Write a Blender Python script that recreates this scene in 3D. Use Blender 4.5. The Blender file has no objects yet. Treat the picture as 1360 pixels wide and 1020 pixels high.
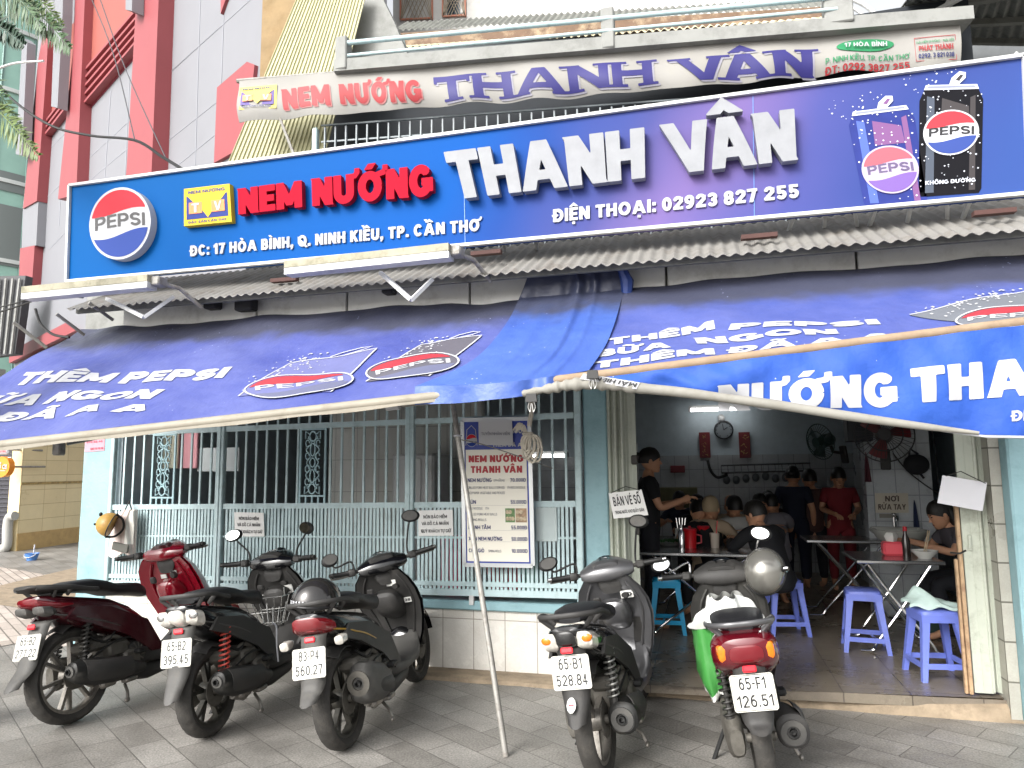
import bpy, bmesh, math, random, unicodedata
import numpy as np
from mathutils import Vector, Matrix, Euler
S = bpy.context.scene
COL = S.collection
R = math.radians
# ---------------------------------------------------------------- camera
CAMP = Vector((0, 0, 1.55))
RT = Vector((0.9658945, 0.2587504, -0.0098040))
UP = Vector((0.0397450, -0.1107383, 0.9930546))
FW = Vector((-0.2558676, 0.9595756, 0.1172456))
FPX = 943.0
cam = bpy.data.objects.new('camera', bpy.data.cameras.new('camera'))
COL.objects.link(cam)
cam.matrix_world = Matrix(((RT.x, UP.x, -FW.x, CAMP.x), (RT.y, UP.y, -FW.y, CAMP.y), (RT.z, UP.z, -FW.z, CAMP.z), (0, 0, 0, 1)))
cam.data.sensor_width = 36.0
cam.data.lens = FPX / 1360 * 36
cam.data.clip_start = 0.05
cam.data.clip_end = 2000
S.camera = cam
# ---------------------------------------------------------------- light
SUN_EL, SUN_AZ = 34, 205      # degrees; azimuth clockwise from +Y
w = bpy.data.worlds.new('World'); S.world = w; w.use_nodes = True
nt = w.node_tree; nt.nodes.clear()
out = nt.nodes.new('ShaderNodeOutputWorld'); bg = nt.nodes.new('ShaderNodeBackground')
sky = nt.nodes.new('ShaderNodeTexSky'); sky.sky_type = 'NISHITA'; sky.sun_disc = False
sky.sun_elevation = R(SUN_EL); sky.sun_rotation = R(SUN_AZ); sky.dust_density = 6.0; sky.air_density = 1.4; sky.ozone_density = 1.0
hs = nt.nodes.new('ShaderNodeHueSaturation'); hs.inputs['Saturation'].default_value = 0.14
nt.links.new(sky.outputs[0], hs.inputs['Color']); nt.links.new(hs.outputs[0], bg.inputs['Color']); nt.links.new(bg.outputs[0], out.inputs[0])
bg.inputs['Strength'].default_value = 0.15
sl = bpy.data.lights.new('sun', 'SUN'); sl.energy = 0.75; sl.angle = R(22); sl.color = (1.0, 0.97, 0.92)
so = bpy.data.objects.new('sun', sl); COL.objects.link(so)
az = R(SUN_AZ); el = R(SUN_EL)
sd = Vector((math.sin(az) * math.cos(el), math.cos(az) * math.cos(el), math.sin(el)))
so.rotation_euler = (-sd).to_track_quat('-Z', 'Y').to_euler()
S.view_settings.view_transform = 'Standard'; S.view_settings.look = 'None'; S.view_settings.gamma = 1.0
S.view_settings.exposure = 1.22
S.cycles.max_bounces = 8
S.cycles.use_adaptive_sampling = True
S.render.use_persistent_data = False
# ---------------------------------------------------------------- helpers
def ray(px, py): return RT * ((px - 680) / FPX) - UP * ((py - 510) / FPX) + FW
def P(px, py, Y):
    d = ray(px, py); return CAMP + d * (Y / d.y)
def Pz(px, py, z):
    d = ray(px, py); return CAMP + d * ((z - CAMP.z) / d.z)
def Ppl(px, py, p0, n):
    d = ray(px, py); return CAMP + d * ((p0 - CAMP).dot(n) / d.dot(n))
def V(*a): return Vector(a)
def lerp(a, b, t): return a + (b - a) * t
def lin(h, k=1.0):
    h = h.lstrip('#'); c = [int(h[i:i + 2], 16) / 255 for i in (0, 2, 4)]
    return tuple(min(1, (x / 12.92 if x <= .04045 else ((x + .055) / 1.055) ** 2.4) * k) for x in c) + (1,)
MATS = {}
def mat(name, col, rough=.5, metal=0, var=0.0, vscale=8, bump=0, bscale=60, emit=0, coat=0, spec=.5, trans=0, dirt=None, dscale=3, damt=.5, alpha=1):
    if name in MATS: return MATS[name]
    m = bpy.data.materials.new(name); m.use_nodes = True; N = m.node_tree.nodes; L = m.node_tree.links
    b = N['Principled BSDF']; col = lin(col) if isinstance(col, str) else tuple(col) + ((1,) if len(col) == 3 else ())
    b.inputs['Roughness'].default_value = rough; b.inputs['Metallic'].default_value = metal
    b.inputs['Specular IOR Level'].default_value = spec; b.inputs['Coat Weight'].default_value = coat
    b.inputs['Coat Roughness'].default_value = .08
    b.inputs['Transmission Weight'].default_value = trans; b.inputs['Alpha'].default_value = alpha
    b.inputs['Base Color'].default_value = col
    if emit: b.inputs['Emission Color'].default_value = col; b.inputs['Emission Strength'].default_value = emit
    src = None
    if var or dirt or bump:
        tc = N.new('ShaderNodeTexCoord')
    if var:
        n = N.new('ShaderNodeTexNoise'); n.inputs['Scale'].default_value = vscale; n.inputs['Detail'].default_value = 5; n.inputs['Roughness'].default_value = .6
        L.new(tc.outputs['Object'], n.inputs['Vector'])
        mr = N.new('ShaderNodeMapRange'); mr.inputs[1].default_value = .25; mr.inputs[2].default_value = .75; mr.inputs[3].default_value = 1 - var; mr.inputs[4].default_value = 1 + var
        L.new(n.outputs[0], mr.inputs[0])
        mx = N.new('ShaderNodeVectorMath'); mx.operation = 'SCALE'; mx.inputs[0].default_value = col[:3]; L.new(mr.outputs[0], mx.inputs['Scale'])
        src = mx.outputs[0]
    if dirt:
        n = N.new('ShaderNodeTexNoise'); n.inputs['Scale'].default_value = dscale; n.inputs['Detail'].default_value = 9; n.inputs['Roughness'].default_value = .72
        L.new(tc.outputs['Object'], n.inputs['Vector'])
        mr = N.new('ShaderNodeMapRange'); mr.inputs[1].default_value = .5; mr.inputs[2].default_value = .72; mr.inputs[3].default_value = 0; mr.inputs[4].default_value = damt
        L.new(n.outputs[0], mr.inputs[0])
        mix = N.new('ShaderNodeMix'); mix.data_type = 'RGBA'; L.new(mr.outputs[0], mix.inputs[0])
        if src: L.new(src, mix.inputs[6])
        else: mix.inputs[6].default_value = col
        mix.inputs[7].default_value = lin(dirt); src = mix.outputs[2]
        rr = N.new('ShaderNodeMapRange'); rr.inputs[1].default_value = 0; rr.inputs[2].default_value = 1; rr.inputs[3].default_value = rough; rr.inputs[4].default_value = min(1, rough + .45)
        L.new(mr.outputs[0], rr.inputs[0]); L.new(rr.outputs[0], b.inputs['Roughness'])
    if src: L.new(src, b.inputs['Base Color'])
    if bump:
        n = N.new('ShaderNodeTexNoise'); n.inputs['Scale'].default_value = bscale; n.inputs['Detail'].default_value = 6
        L.new(tc.outputs['Object'], n.inputs['Vector'])
        bp = N.new('ShaderNodeBump'); bp.inputs['Strength'].default_value = bump; bp.inputs['Distance'].default_value = .01
        L.new(n.outputs[0], bp.inputs['Height']); L.new(bp.outputs[0], b.inputs['Normal'])
    MATS[name] = m
    return m
class MB:
    def __init__(s): s.v = []; s.f = []; s.m = []; s.s = []
    def add(s, vs, fs, m=0, sm=False):
        o = len(s.v); s.v += [Vector(x) for x in vs]
        for f in fs: s.f.append([o + i for i in f]); s.m.append(m); s.s.append(sm)
        return s
    def hull(s, pts, m=0, sm=False):
        bm = bmesh.new()
        for p in pts: bm.verts.new(p)
        r = bmesh.ops.convex_hull(bm, input=bm.verts)
        bm.verts.ensure_lookup_table(); vs = [v.co.copy() for v in bm.verts]; bm.verts.index_update()
        fs = [[v.index for v in f.verts] for f in bm.faces]; bm.free()
        return s.add(vs, fs, m, sm)
    def box(s, c, d, m=0, bev=0, rot=None):
        hx, hy, hz = d[0] / 2, d[1] / 2, d[2] / 2; c = Vector(c); M = rot if rot is not None else Matrix.Identity(3)
        if bev:
            b = min(bev, hx * .9, hy * .9, hz * .9); pts = []
            for x in (-1, 1):
                for y in (-1, 1):
                    for z in (-1, 1):
                        for k in range(3):
                            q = [x * hx, y * hy, z * hz]
                            for j in range(3):
                                if j != k: q[j] -= (x, y, z)[j] * b
                            pts.append(c + M @ Vector(q))
            return s.hull(pts, m)
        vs = [c + M @ Vector((x * hx, y * hy, z * hz)) for x in (-1, 1) for y in (-1, 1) for z in (-1, 1)]
        return s.add(vs, [(0, 1, 3, 2), (4, 6, 7, 5), (0, 4, 5, 1), (2, 3, 7, 6), (0, 2, 6, 4), (1, 5, 7, 3)], m)
    def beam(s, a, b, wd, ht, m=0, up=(0, 0, 1)):
        a = Vector(a); b = Vector(b); d = (b - a); L = d.length; d.normalize(); u = Vector(up); u = (u - d * u.dot(d)).normalized(); r = d.cross(u)
        vs = []
        for p in (a, b):
            for i, j in ((-1, -1), (1, -1), (1, 1), (-1, 1)): vs.append(p + r * (i * wd / 2) + u * (j * ht / 2))
        return s.add(vs, [(3, 2, 1, 0), (4, 5, 6, 7), (0, 1, 5, 4), (1, 2, 6, 5), (2, 3, 7, 6), (3, 0, 4, 7)], m)
    def loft(s, rings, m=0, sm=True, cap=True, closed=True):
        n = len(rings[0]); vs = [p for r in rings for p in r]; fs = []
        for i in range(len(rings) - 1):
            for j in range(n if closed else n - 1):
                k = (j + 1) % n; fs.append((i * n + j, i * n + k, (i + 1) * n + k, (i + 1) * n + j))
        if cap and closed:
            fs.append(tuple(range(n - 1, -1, -1))); fs.append(tuple((len(rings) - 1) * n + j for j in range(n)))
        return s.add(vs, fs, m, sm)
    def tube(s, path, r, n=8, m=0, cap=True, closed=False, squash=None):
        path = [Vector(p) for p in path]; k = len(path); rs = r if isinstance(r, (list, tuple)) else [r] * k
        rings = []; prev = None
        for i, p in enumerate(path):
            if closed: t = path[(i + 1) % k] - path[i - 1]
            else: t = path[min(i + 1, k - 1)] - path[max(i - 1, 0)]
            t.normalize()
            if prev is None:
                u = Vector((0, 0, 1)) if abs(t.z) < .9 else Vector((1, 0, 0)); u = (u - t * u.dot(t)).normalized()
            else: u = (prev - t * prev.dot(t)).normalized()
            prev = u; q = t.cross(u); sq = squash or 1
            rings.append([p + (u * math.cos(a) + q * math.sin(a) * sq) * rs[i] for a in [2 * math.pi * j / n for j in range(n)]])
        if closed: rings.append(rings[0])
        return s.loft(rings, m, True, cap and not closed)
    def lathe(s, prof, o, ax=(0, 0, 1), n=24, m=0, sm=True, cap=False, mod=None):
        ax = Vector(ax).normalized(); u = Vector((1, 0, 0)) if abs(ax.x) < .9 else Vector((0, 1, 0)); u = (u - ax * u.dot(ax)).normalized(); q = ax.cross(u); o = Vector(o)
        rings = []
        for k, (r, h) in enumerate(prof):
            rings.append([o + ax * h + (u * math.cos(a) + q * math.sin(a)) * (r + (mod(k, j) if mod else 0)) for j, a in enumerate([2 * math.pi * j / n for j in range(n)])])
        return s.loft(rings, m, sm, cap)
    def ell(s, c, rad, m=0, rot=None, nu=16, nv=10, ex=1.0, z0=-1, z1=1):
        c = Vector(c); M = rot if rot is not None else Matrix.Identity(3); rings = []
        a0 = math.asin(z0); a1 = math.asin(z1)
        for i in range(nv + 1):
            a = lerp(a0, a1, i / nv); ca = max(1e-4, math.cos(a)); z = math.sin(a); ring = []
            for j in range(nu):
                b = 2 * math.pi * j / nu; x = math.cos(b); y = math.sin(b)
                sx = math.copysign(abs(x) ** ex, x); sy = math.copysign(abs(y) ** ex, y)
                ring.append(c + M @ Vector((rad[0] * ca * sx, rad[1] * ca * sy, rad[2] * z)))
            rings.append(ring)
        return s.loft(rings, m, True, True)
    def grid(s, fn, nu, nv, m=0, sm=True, thick=0, tdir=None):
        vs = [fn(i / nu, j / nv) for j in range(nv + 1) for i in range(nu + 1)]
        fs = [(j * (nu + 1) + i, j * (nu + 1) + i + 1, (j + 1) * (nu + 1) + i + 1, (j + 1) * (nu + 1) + i) for j in range(nv) for i in range(nu)]
        if not thick: return s.add(vs, fs, m, sm)
        vs = [Vector(v) for v in vs]; K = len(vs); d = Vector(tdir).normalized() * thick
        s.add(vs, fs, m, sm); s.add([v + d for v in vs], [f[::-1] for f in fs], m, sm)
        b = [i for i in range(nu + 1)] + [j * (nu + 1) + nu for j in range(1, nv + 1)] + [nv * (nu + 1) + i for i in range(nu - 1, -1, -1)] + [j * (nu + 1) for j in range(nv - 1, 0, -1)]
        e = []
        n = len(b)
        return s.add([vs[i] for i in b] + [vs[i] + d for i in b], [(k, n + k, n + (k + 1) % n, (k + 1) % n) for k in range(n)], m)
    def prism(s, poly, f, h0, h1, m=0, sm=False):
        n = len(poly); vs = [f(a, b, h0) for a, b in poly] + [f(a, b, h1) for a, b in poly]
        return s.add(vs, [tuple(range(n - 1, -1, -1)), tuple(range(n, 2 * n))] + [(i, (i + 1) % n, n + (i + 1) % n, n + i) for i in range(n)], m, sm)
    def build(s, name, mats, parent=None, auto=None):
        me = bpy.data.meshes.new(name); me.from_pydata([tuple(v) for v in s.v], [], s.f)
        for x in (mats if isinstance(mats, (list, tuple)) else [mats]): me.materials.append(x)
        me.polygons.foreach_set('material_index', s.m); me.polygons.foreach_set('use_smooth', s.s)
        bm = bmesh.new(); bm.from_mesh(me); bmesh.ops.remove_doubles(bm, verts=bm.verts, dist=1e-6)
        bmesh.ops.recalc_face_normals(bm, faces=bm.faces); bm.to_mesh(me); bm.free()
        if any(s.s): me.set_sharp_from_angle(angle=R(auto or 42))
        o = bpy.data.objects.new(name, me); COL.objects.link(o)
        if parent: o.parent = parent
        return o
def thing(name, label, cat, loc=(0, 0, 0), rot=(0, 0, 0), group=None):
    o = bpy.data.objects.new(name, None); COL.objects.link(o); o.location = loc; o.rotation_euler = rot; o.empty_display_size = .1
    o['label'] = label; o['category'] = cat
    if group: o['group'] = group
    return o
def tag(o, label, cat, group=None, kind=None):
    o['label'] = label; o['category'] = cat
    if group: o['group'] = group
    if kind: o['kind'] = kind
    return o
def struct(o, label, cat='ground', kind='structure'):
    o['kind'] = kind; o['label'] = label; o['category'] = cat; return o
def copytree(o, parent=None):
    c = o.copy(); COL.objects.link(c); c.parent = parent
    for ch in list(o.children): copytree(ch, c)
    return c
# ---------------------------------------------------------------- lettering
GLY = {}
def _rect(X, Y, x0, y0, x1, y1):
    return np.maximum(np.maximum(x0 - X, X - x1), np.maximum(y0 - Y, Y - y1))
def _seg(X, Y, x0, y0, x1, y1, th, y_lo=0, y_hi=1):
    dx, dy = x1 - x0, y1 - y0; L = math.hypot(dx, dy); nx, ny = -dy / L, dx / L
    return np.maximum(np.abs((X - x0) * nx + (Y - y0) * ny) - th / 2, np.maximum(y_lo - Y, Y - y_hi))
def _cap(X, Y, pts, th):
    best = None
    for k in range(len(pts) - 1):
        x0, y0 = pts[k]; x1, y1 = pts[k + 1]; dx, dy = x1 - x0, y1 - y0; L2 = dx * dx + dy * dy + 1e-12
        u = ((X - x0) * dx + (Y - y0) * dy) / L2; uc = np.clip(u, 0, 1)
        d = np.hypot(X - x0 - uc * dx, Y - y0 - uc * dy) - th / 2
        L = math.sqrt(L2)
        if k == 0: d = np.where(u < 0, np.maximum(d, -u * L), d)
        if k == len(pts) - 2: d = np.where(u > 1, np.maximum(d, (u - 1) * L), d)
        best = d if best is None else np.minimum(best, d)
    return best
def _arc(cx, cy, rx, ry, a0, a1, n=22):
    return [(cx + rx * math.cos(R(lerp(a0, a1, i / n))), cy + ry * math.sin(R(lerp(a0, a1, i / n)))) for i in range(n + 1)]
def glyph_def(ch, t, wd):
    """list of primitives and advance width; cap height 1, stroke t, width factor wd"""
    h = t * .86; q = t / 2; g = h / 2
    W = {'I': t, 'M': .95, 'W': 1.1, 'E': .6, 'F': .58, 'L': .56, 'T': .68, 'P': .68, 'R': .72, 'S': .66, 'B': .7, 'K': .74, 'J': .5, '1': .42, '.': t, ',': t, ':': t, '-': .36, ' ': .3, 'Q': .86, 'O': .86, 'C': .78, 'G': .82, 'D': .76, 'H': .74, 'N': .76, 'U': .74, 'A': .95, 'V': .93, 'Y': .8, 'X': .8, '(': .3, ')': .3}.get(ch, .66)
    if ch not in 'I.,:': W *= wd
    r = W - t
    D = {}
    def rc(*a): return ('r',) + a
    def sg(x0, y0, x1, y1, th=t): return ('s', x0, y0, x1, y1, th)
    def ar(cx, cy, rx, ry, a0, a1, th=t): return ('p', _arc(cx, cy, rx, ry, a0, a1), th)
    el = lambda a0=0, a1=360: ar(W / 2, .5, W / 2 - q, .5 - g, a0, a1)
    tw = t * 1.0
    if ch == 'I': p = [rc(0, 0, t, 1)]
    elif ch == 'H': p = [rc(0, 0, t, 1), rc(W - t, 0, W, 1), rc(0, .5 - g, W, .5 + g)]
    elif ch == 'T': p = [rc(0, 1 - h, W, 1), rc(W / 2 - q, 0, W / 2 + q, 1)]
    elif ch == 'L': p = [rc(0, 0, t, 1), rc(0, 0, W, h)]
    elif ch == 'E': p = [rc(0, 0, t, 1), rc(0, 0, W, h), rc(0, 1 - h, W, 1), rc(0, .5 - g, W * .93, .5 + g)]
    elif ch == 'F': p = [rc(0, 0, t, 1), rc(0, 1 - h, W, 1), rc(0, .45 - g, W * .9, .45 + g)]
    elif ch == 'N': p = [rc(0, 0, t, 1), rc(W - t, 0, W, 1), sg(q * .9, 1, W - q * .9, 0, t * 1.05)]
    elif ch == 'M': p = [rc(0, 0, t, 1), rc(W - t, 0, W, 1), sg(q * .9, 1, W / 2, .22), sg(W - q * .9, 1, W / 2, .22)]; p[2] = ('c', q * .9, 1, W / 2, .2, t * .95, 0, W / 2, .12); p[3] = ('c', W - q * .9, 1, W / 2, .2, t * .95, W / 2, W, .12)
    elif ch == 'A': p = [sg(q * 1.05, 0, W / 2, 1.0 + t * .2), sg(W - q * 1.05, 0, W / 2, 1.0 + t * .2), rc(W * .24, .2, W * .76, .2 + h * .85)]
    elif ch == 'V': p = [sg(q * 1.05, 1, W / 2, -t * .2), sg(W - q * 1.05, 1, W / 2, -t * .2)]
    elif ch == 'Y': p = [('c', q, 1, W / 2, .42, t, 0, W, .36), ('c', W - q, 1, W / 2, .42, t, 0, W, .36), rc(W / 2 - q, 0, W / 2 + q, .45)]
    elif ch == 'X': p = [sg(q, 0, W - q, 1), sg(q, 1, W - q, 0)]
    elif ch == 'K': p = [rc(0, 0, t, 1), ('c', t * .6, .38, W - q, 1, t, t * .5, W * 1.2, 0), ('c', t * 1.1, .58, W - q, 0, t, t * .5, W * 1.2, 0)]
    elif ch == 'O' or ch == '0': p = [el()]
    elif ch == 'Q': p = [el(), ('c', W * .55, .3, W * .98, -.08, t * .8, 0, W * 1.1, -.1)]
    elif ch == 'C': p = [el(42, 318)]
    elif ch == 'G': p = [el(42, 335), rc(W * .52, .34, W, .34 + h), rc(W - t, .14, W, .34 + h)]
    elif ch == 'D': p = [rc(0, 0, t, 1), rc(0, 0, W * .45, h), rc(0, 1 - h, W * .45, 1), ar(W * .42, .5, W * .58 - q, .5 - g, -90, 90)]
    elif ch == 'P': p = [rc(0, 0, t, 1), rc(0, 1 - h, W * .55, 1), rc(0, .36, W * .55, .36 + h), ar(W * .54, .68, W * .46 - q, .32 - g, -90, 90)]
    elif ch == 'R': p = [rc(0, 0, t, 1), rc(0, 1 - h, W * .55, 1), rc(0, .36, W * .55, .36 + h), ar(W * .54, .68, W * .46 - q, .32 - g, -90, 90), ('c', W * .45, .5, W - q, 0, t, 0, W * 1.2, 0)]
    elif ch == 'B': p = [rc(0, 0, t, 1), rc(0, 1 - h, W * .55, 1), rc(0, .5 - g, W * .55, .5 + g), rc(0, 0, W * .55, h), ar(W * .52, .75 - g / 2, W * .42 - q, .25 - g / 2, -90, 90), ar(W * .54, .25 + g / 2, W * .46 - q, .25 - g / 2 + .0, -90, 90)]
    elif ch == 'U': p = [rc(0, .35, t, 1), rc(W - t, .35, W, 1), ar(W / 2, .36, W / 2 - q, .36 - g, 180, 360)]
    elif ch == 'J': p = [rc(W - t, .3, W, 1), ar(W / 2, .3, W / 2 - q, .3 - g, 190, 360)]
    elif ch == 'S' : p = [ar(W / 2, .75 - g / 2, W / 2 - q, .25 - g / 2, 25, 270), ar(W / 2, .25 + g / 2, W / 2 - q, .25 - g / 2, -155, 90)]
    elif ch == '1': p = [rc(W - t, 0, W, 1), ('c', W - q, .92, 0, .7, h, 0, W, .5)]
    elif ch == '2': p = [ar(W / 2, .68, W / 2 - q, .32 - g, 165, -25), ('c', W - q * 1.1, .6, q * .9, h * .6, t, 0, W, 0), rc(0, 0, W, h)]
    elif ch == '3': p = [ar(W / 2, .74 - g / 2, W / 2 - q, .26 - g / 2, 150, -90), ar(W / 2, .26 + g / 2, W / 2 - q, .26 - g / 2, 90, -150)]
    elif ch == '4': p = [rc(W * .62 - q, 0, W * .62 + q, 1), rc(0, .22, W, .22 + h), ('c', W * .62, 1.02, q * .8, .24, t * .8, 0, W * .7, .22)]
    elif ch == '5': p = [rc(W * .1, 1 - h, W * .95, 1), rc(W * .1, .45, W * .1 + t * .9, 1), ar(W / 2, .33, W / 2 - q, .33 - g, 140, -150)]
    elif ch == '6': p = [ar(W / 2, .33, W / 2 - q, .33 - g, 0, 360), ar(W * .62, .42, W * .62 - q, .58 - g, 185, 80)]
    elif ch == '7': p = [rc(0, 1 - h, W, 1), ('c', W - q * 1.2, 1, W * .38, 0, t, 0, W, 0)]
    elif ch == '8': p = [ar(W / 2, .75 - g / 2, (W / 2 - q) * .93, .25 - g / 2, 0, 360), ar(W / 2, .26 + g / 3, W / 2 - q, .26 - g / 2, 0, 360)]
    elif ch == '9': p = [ar(W / 2, .67, W / 2 - q, .33 - g, 0, 360), ar(W * .38, .58, W * .62 - q, .58 - g, 5, -100)]
    elif ch == '.': p = [rc(0, 0, t, t)]
    elif ch == ',': p = [rc(0, 0, t, t), ('c', t * .6, .02, t * .2, -.18, t * .5, 0, t, -.18)]
    elif ch == ':': p = [rc(0, 0, t, t), rc(0, .5, t, .5 + t)]
    elif ch == '-': p = [rc(0, .4, W, .4 + h)]
    elif ch == '(': p = [ar(W * 1.3, .45, W * 1.2, .65, 130, 230, t * .8)]
    elif ch == ')': p = [ar(-W * .3, .45, W * 1.2, .65, -50, 50, t * .8)]
    else: p = []
    return p, W
def glyph(ch, t, wd, rows, grow, serif):
    key = (ch, round(t, 3), wd, rows, grow, serif)
    if key in GLY: return GLY[key]
    dec = unicodedata.normalize('NFD', ch); base = dec[0]; marks = dec[1:]
    bar = base == 'Đ'
    if bar: base = 'D'
    prims, W = glyph_def(base, t, wd)
    c = 1.0 / rows; x0, x1, y0, y1 = -.3, W + .45, -.42, 1.6
    xs = np.arange(x0, x1 + c, c); ys = np.arange(y0, y1 + c, c); X, Y = np.meshgrid(xs + c * .37, ys + c * .41)
    F = np.full(X.shape, 9.0)
    mt = t * .72
    def U(d):
        nonlocal F; F = np.minimum(F, d)
    for p in prims:
        if p[0] == 'r': U(_rect(X, Y, *p[1:]))
        elif p[0] == 's': U(_seg(X, Y, *p[1:]))
        elif p[0] == 'c': U(np.maximum(_seg(X, Y, *p[1:6], y_lo=min(p[2], p[4], p[8]) if p[8] < 0 else p[8], y_hi=1), np.maximum(p[6] - X, X - p[7])))
        elif p[0] == 'p': U(_cap(X, Y, p[1], p[2]))
    if serif and base in 'THANVIMEKP':
        e = t * .55; hh = .09
        for sx, yy in {'T': [(W / 2, 0)], 'H': [(t / 2, 0), (t / 2, 1), (W - t / 2, 0), (W - t / 2, 1)], 'A': [(t * .4, 0), (W - t * .4, 0)], 'N': [(t / 2, 0), (W - t / 2, 1), (t * .2, 1)], 'V': [(t * .4, 1), (W - t * .4, 1)]}.get(base, []):
            U(_rect(X, Y, sx - t / 2 - e, yy - hh if yy else 0, sx + t / 2 + e, 1 if yy else hh))
        if base == 'T': U(_rect(X, Y, -.02, .68, .07, 1)); U(_rect(X, Y, W - .07, .68, W + .02, 1))
    if bar: U(_rect(X, Y, -t * .35, .5 - mt * .4, W * .5, .5 + mt * .4))
    mx = W / 2; top = 1.07; circ = '\u0302' in marks; brv = '\u0306' in marks
    if circ:
        U(np.maximum(np.maximum(_seg(X, Y, mx - .22, top, mx, top + .2, mt, top, 1.4), X - mx), -1 * (X - mx + .34)));  U(np.maximum(_seg(X, Y, mx + .22, top, mx, top + .2, mt, top, 1.4), mx - X))
    if brv: U(_cap(X, Y, _arc(mx, top + .17, .17, .15, 190, 350), mt))
    ax, ay = (mx + (.26 if (circ or brv) else 0)), top + (.1 if (circ or brv) else 0)
    for k in marks:
        if k == '\u0301': U(np.maximum(_seg(X, Y, ax - .06, ay, ax + .1, ay + .2, mt * 1.1, ay, ay + .2), np.maximum(ax - .2 - X, X - ax - .3)))
        if k == '\u0300': ax2 = mx + (-.26 if circ else 0); U(np.maximum(_seg(X, Y, ax2 + .06, ay, ax2 - .1, ay + .2, mt * 1.1, ay, ay + .2), np.maximum(ax2 - .3 - X, X - ax2 - .25)))
        if k == '\u0303': U(_cap(X, Y, [(mx - .2 + .4 * i / 16, top + .1 + .05 * math.sin(i / 16 * 2 * math.pi)) for i in range(17)], mt * .85))
        if k == '\u0309': U(_cap(X, Y, _arc(mx, top + .2, .08, .075, 170, -60) + [(mx, top + .0)], mt * .7))
        if k == '\u0323': U(_rect(X, Y, mx - t * .42, -.3, mx + t * .42, -.3 + t * .8))
        if k == '\u031b': U(_cap(X, Y, [(W - t * .6, .88), (W + .05, .92), (W + .12, 1.02), (W + .12, 1.16)], mt * .9))
    F = F - grow
    ins = F < 0; ny, nx = F.shape
    vs = []; fs = []; idx = {}
    def vid(k, x, y):
        if k not in idx: idx[k] = len(vs); vs.append((x, y))
        return idx[k]
    cnt = ins[:-1, :-1].astype(int) + ins[1:, :-1] + ins[:-1, 1:] + ins[1:, 1:]
    for j, i in zip(*np.nonzero(cnt)):
        cs = ((j, i), (j, i + 1), (j + 1, i + 1), (j + 1, i)); poly = []
        for k in range(4):
            a, b = cs[k], cs[(k + 1) % 4]; fa, fb = F[a], F[b]
            if fa < 0: poly.append(vid(a, X[a], Y[a]))
            if (fa < 0) != (fb < 0):
                u = fa / (fa - fb); key2 = (a, b) if a < b else (b, a)
                poly.append(vid(key2, X[a] + (X[b] - X[a]) * u, Y[a] + (Y[b] - Y[a]) * u))
        if len(poly) > 2: fs.append(poly)
    ed = {}
    for f in fs:
        for k in range(len(f)):
            e = (f[k], f[(k + 1) % len(f)])
            if (e[1], e[0]) in ed: del ed[(e[1], e[0])]
            else: ed[e] = 1
    GLY[key] = (vs, fs, list(ed), W)
    return GLY[key]
def text2d(s, t=.2, wd=1.0, track=.09, rows=28, grow=0, serif=False, space=.32):
    vs = []; fs = []; es = []; x = 0
    for ch in s:
        if ch == ' ': x += space; pb_ = ' '; continue
        gv, gf, ge, W = glyph(ch, t, wd, rows, grow, serif); o = len(vs)
        b0 = unicodedata.normalize('NFD', ch)[0]
        if x and (pb_ + b0) in ('VA', 'AV', 'TA', 'AT', 'YA'): x -= .17 * wd
        pb_ = b0
        vs += [(a + x, b) for a, b in gv]; fs += [[o + k for k in f] for f in gf]; es += [(o + a, o + b) for a, b in ge]
        x += W + track + (.1 if '\u031b' in unicodedata.normalize('NFD', ch) else 0)
    return vs, fs, es, max(x - track, .01)
def put_text(mb, s, quad, n=None, lift=.003, depth=0, m=0, m2=None, fn=None, **kw):
    """quad = baseline-left, baseline-right, cap-right, cap-left (3D); or fn(u, v) -> 3D"""
    vs, fs, es, W = text2d(s, **kw)
    if fn is None:
        a, b, c, d = [Vector(p) for p in quad]
        if n is None: n = (b - a).cross(d - a).normalized()
        fn0 = lambda u, v: lerp(lerp(a, b, u), lerp(d, c, u), v)
    else: fn0 = fn
    pts = [fn0(x / W, y) for x, y in vs]
    n = Vector(n)
    front = [p + n * (lift + depth) for p in pts]
    mb.add(front, fs, m)
    if depth:
        K = len(front); o = len(mb.v)
        mb.add(front + [p + n * lift for p in pts], [(a, K + a, K + b, b) for a, b in es], m if m2 is None else m2)
    return mb
def label_text(name, s, quad, material, parent=None, **kw):
    mb = MB(); put_text(mb, s, quad, **kw); return mb.build(name, material, parent)
def sring(x, zc, hw, hh, n=2.6, N=20, yc=0, tilt=0, flat=0):
    out = []
    for j in range(N):
        a = 2 * math.pi * j / N; c, s_ = math.cos(a), math.sin(a)
        y = math.copysign(abs(c) ** (2 / n), c) * hw; z = math.copysign(abs(s_) ** (2 / n), s_) * hh
        out.append(Vector((x + z * tilt, yc + y, zc + z)))
    return out
def arcpts(c, r, a0, a1, n, plane='xz', y=0):
    o = []
    for i in range(n + 1):
        a = R(lerp(a0, a1, i / n)); p = (c[0] + r * math.cos(a), c[1] + r * math.sin(a))
        o.append(Vector((p[0], y, p[1])) if plane == 'xz' else Vector((p[0], p[1], y)))
    return o
def smooth_path(pts, n=6):
    pts = [Vector(p) for p in pts]; o = []
    for i in range(len(pts) - 1):
        p0 = pts[max(i - 1, 0)]; p1 = pts[i]; p2 = pts[i + 1]; p3 = pts[min(i + 2, len(pts) - 1)]
        for k in range(n):
            t = k / n; o.append(.5 * ((2 * p1) + (p2 - p0) * t + (2 * p0 - 5 * p1 + 4 * p2 - p3) * t * t + (3 * p1 - p0 - 3 * p2 + p3) * t ** 3))
    return o + [pts[-1]]
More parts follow.
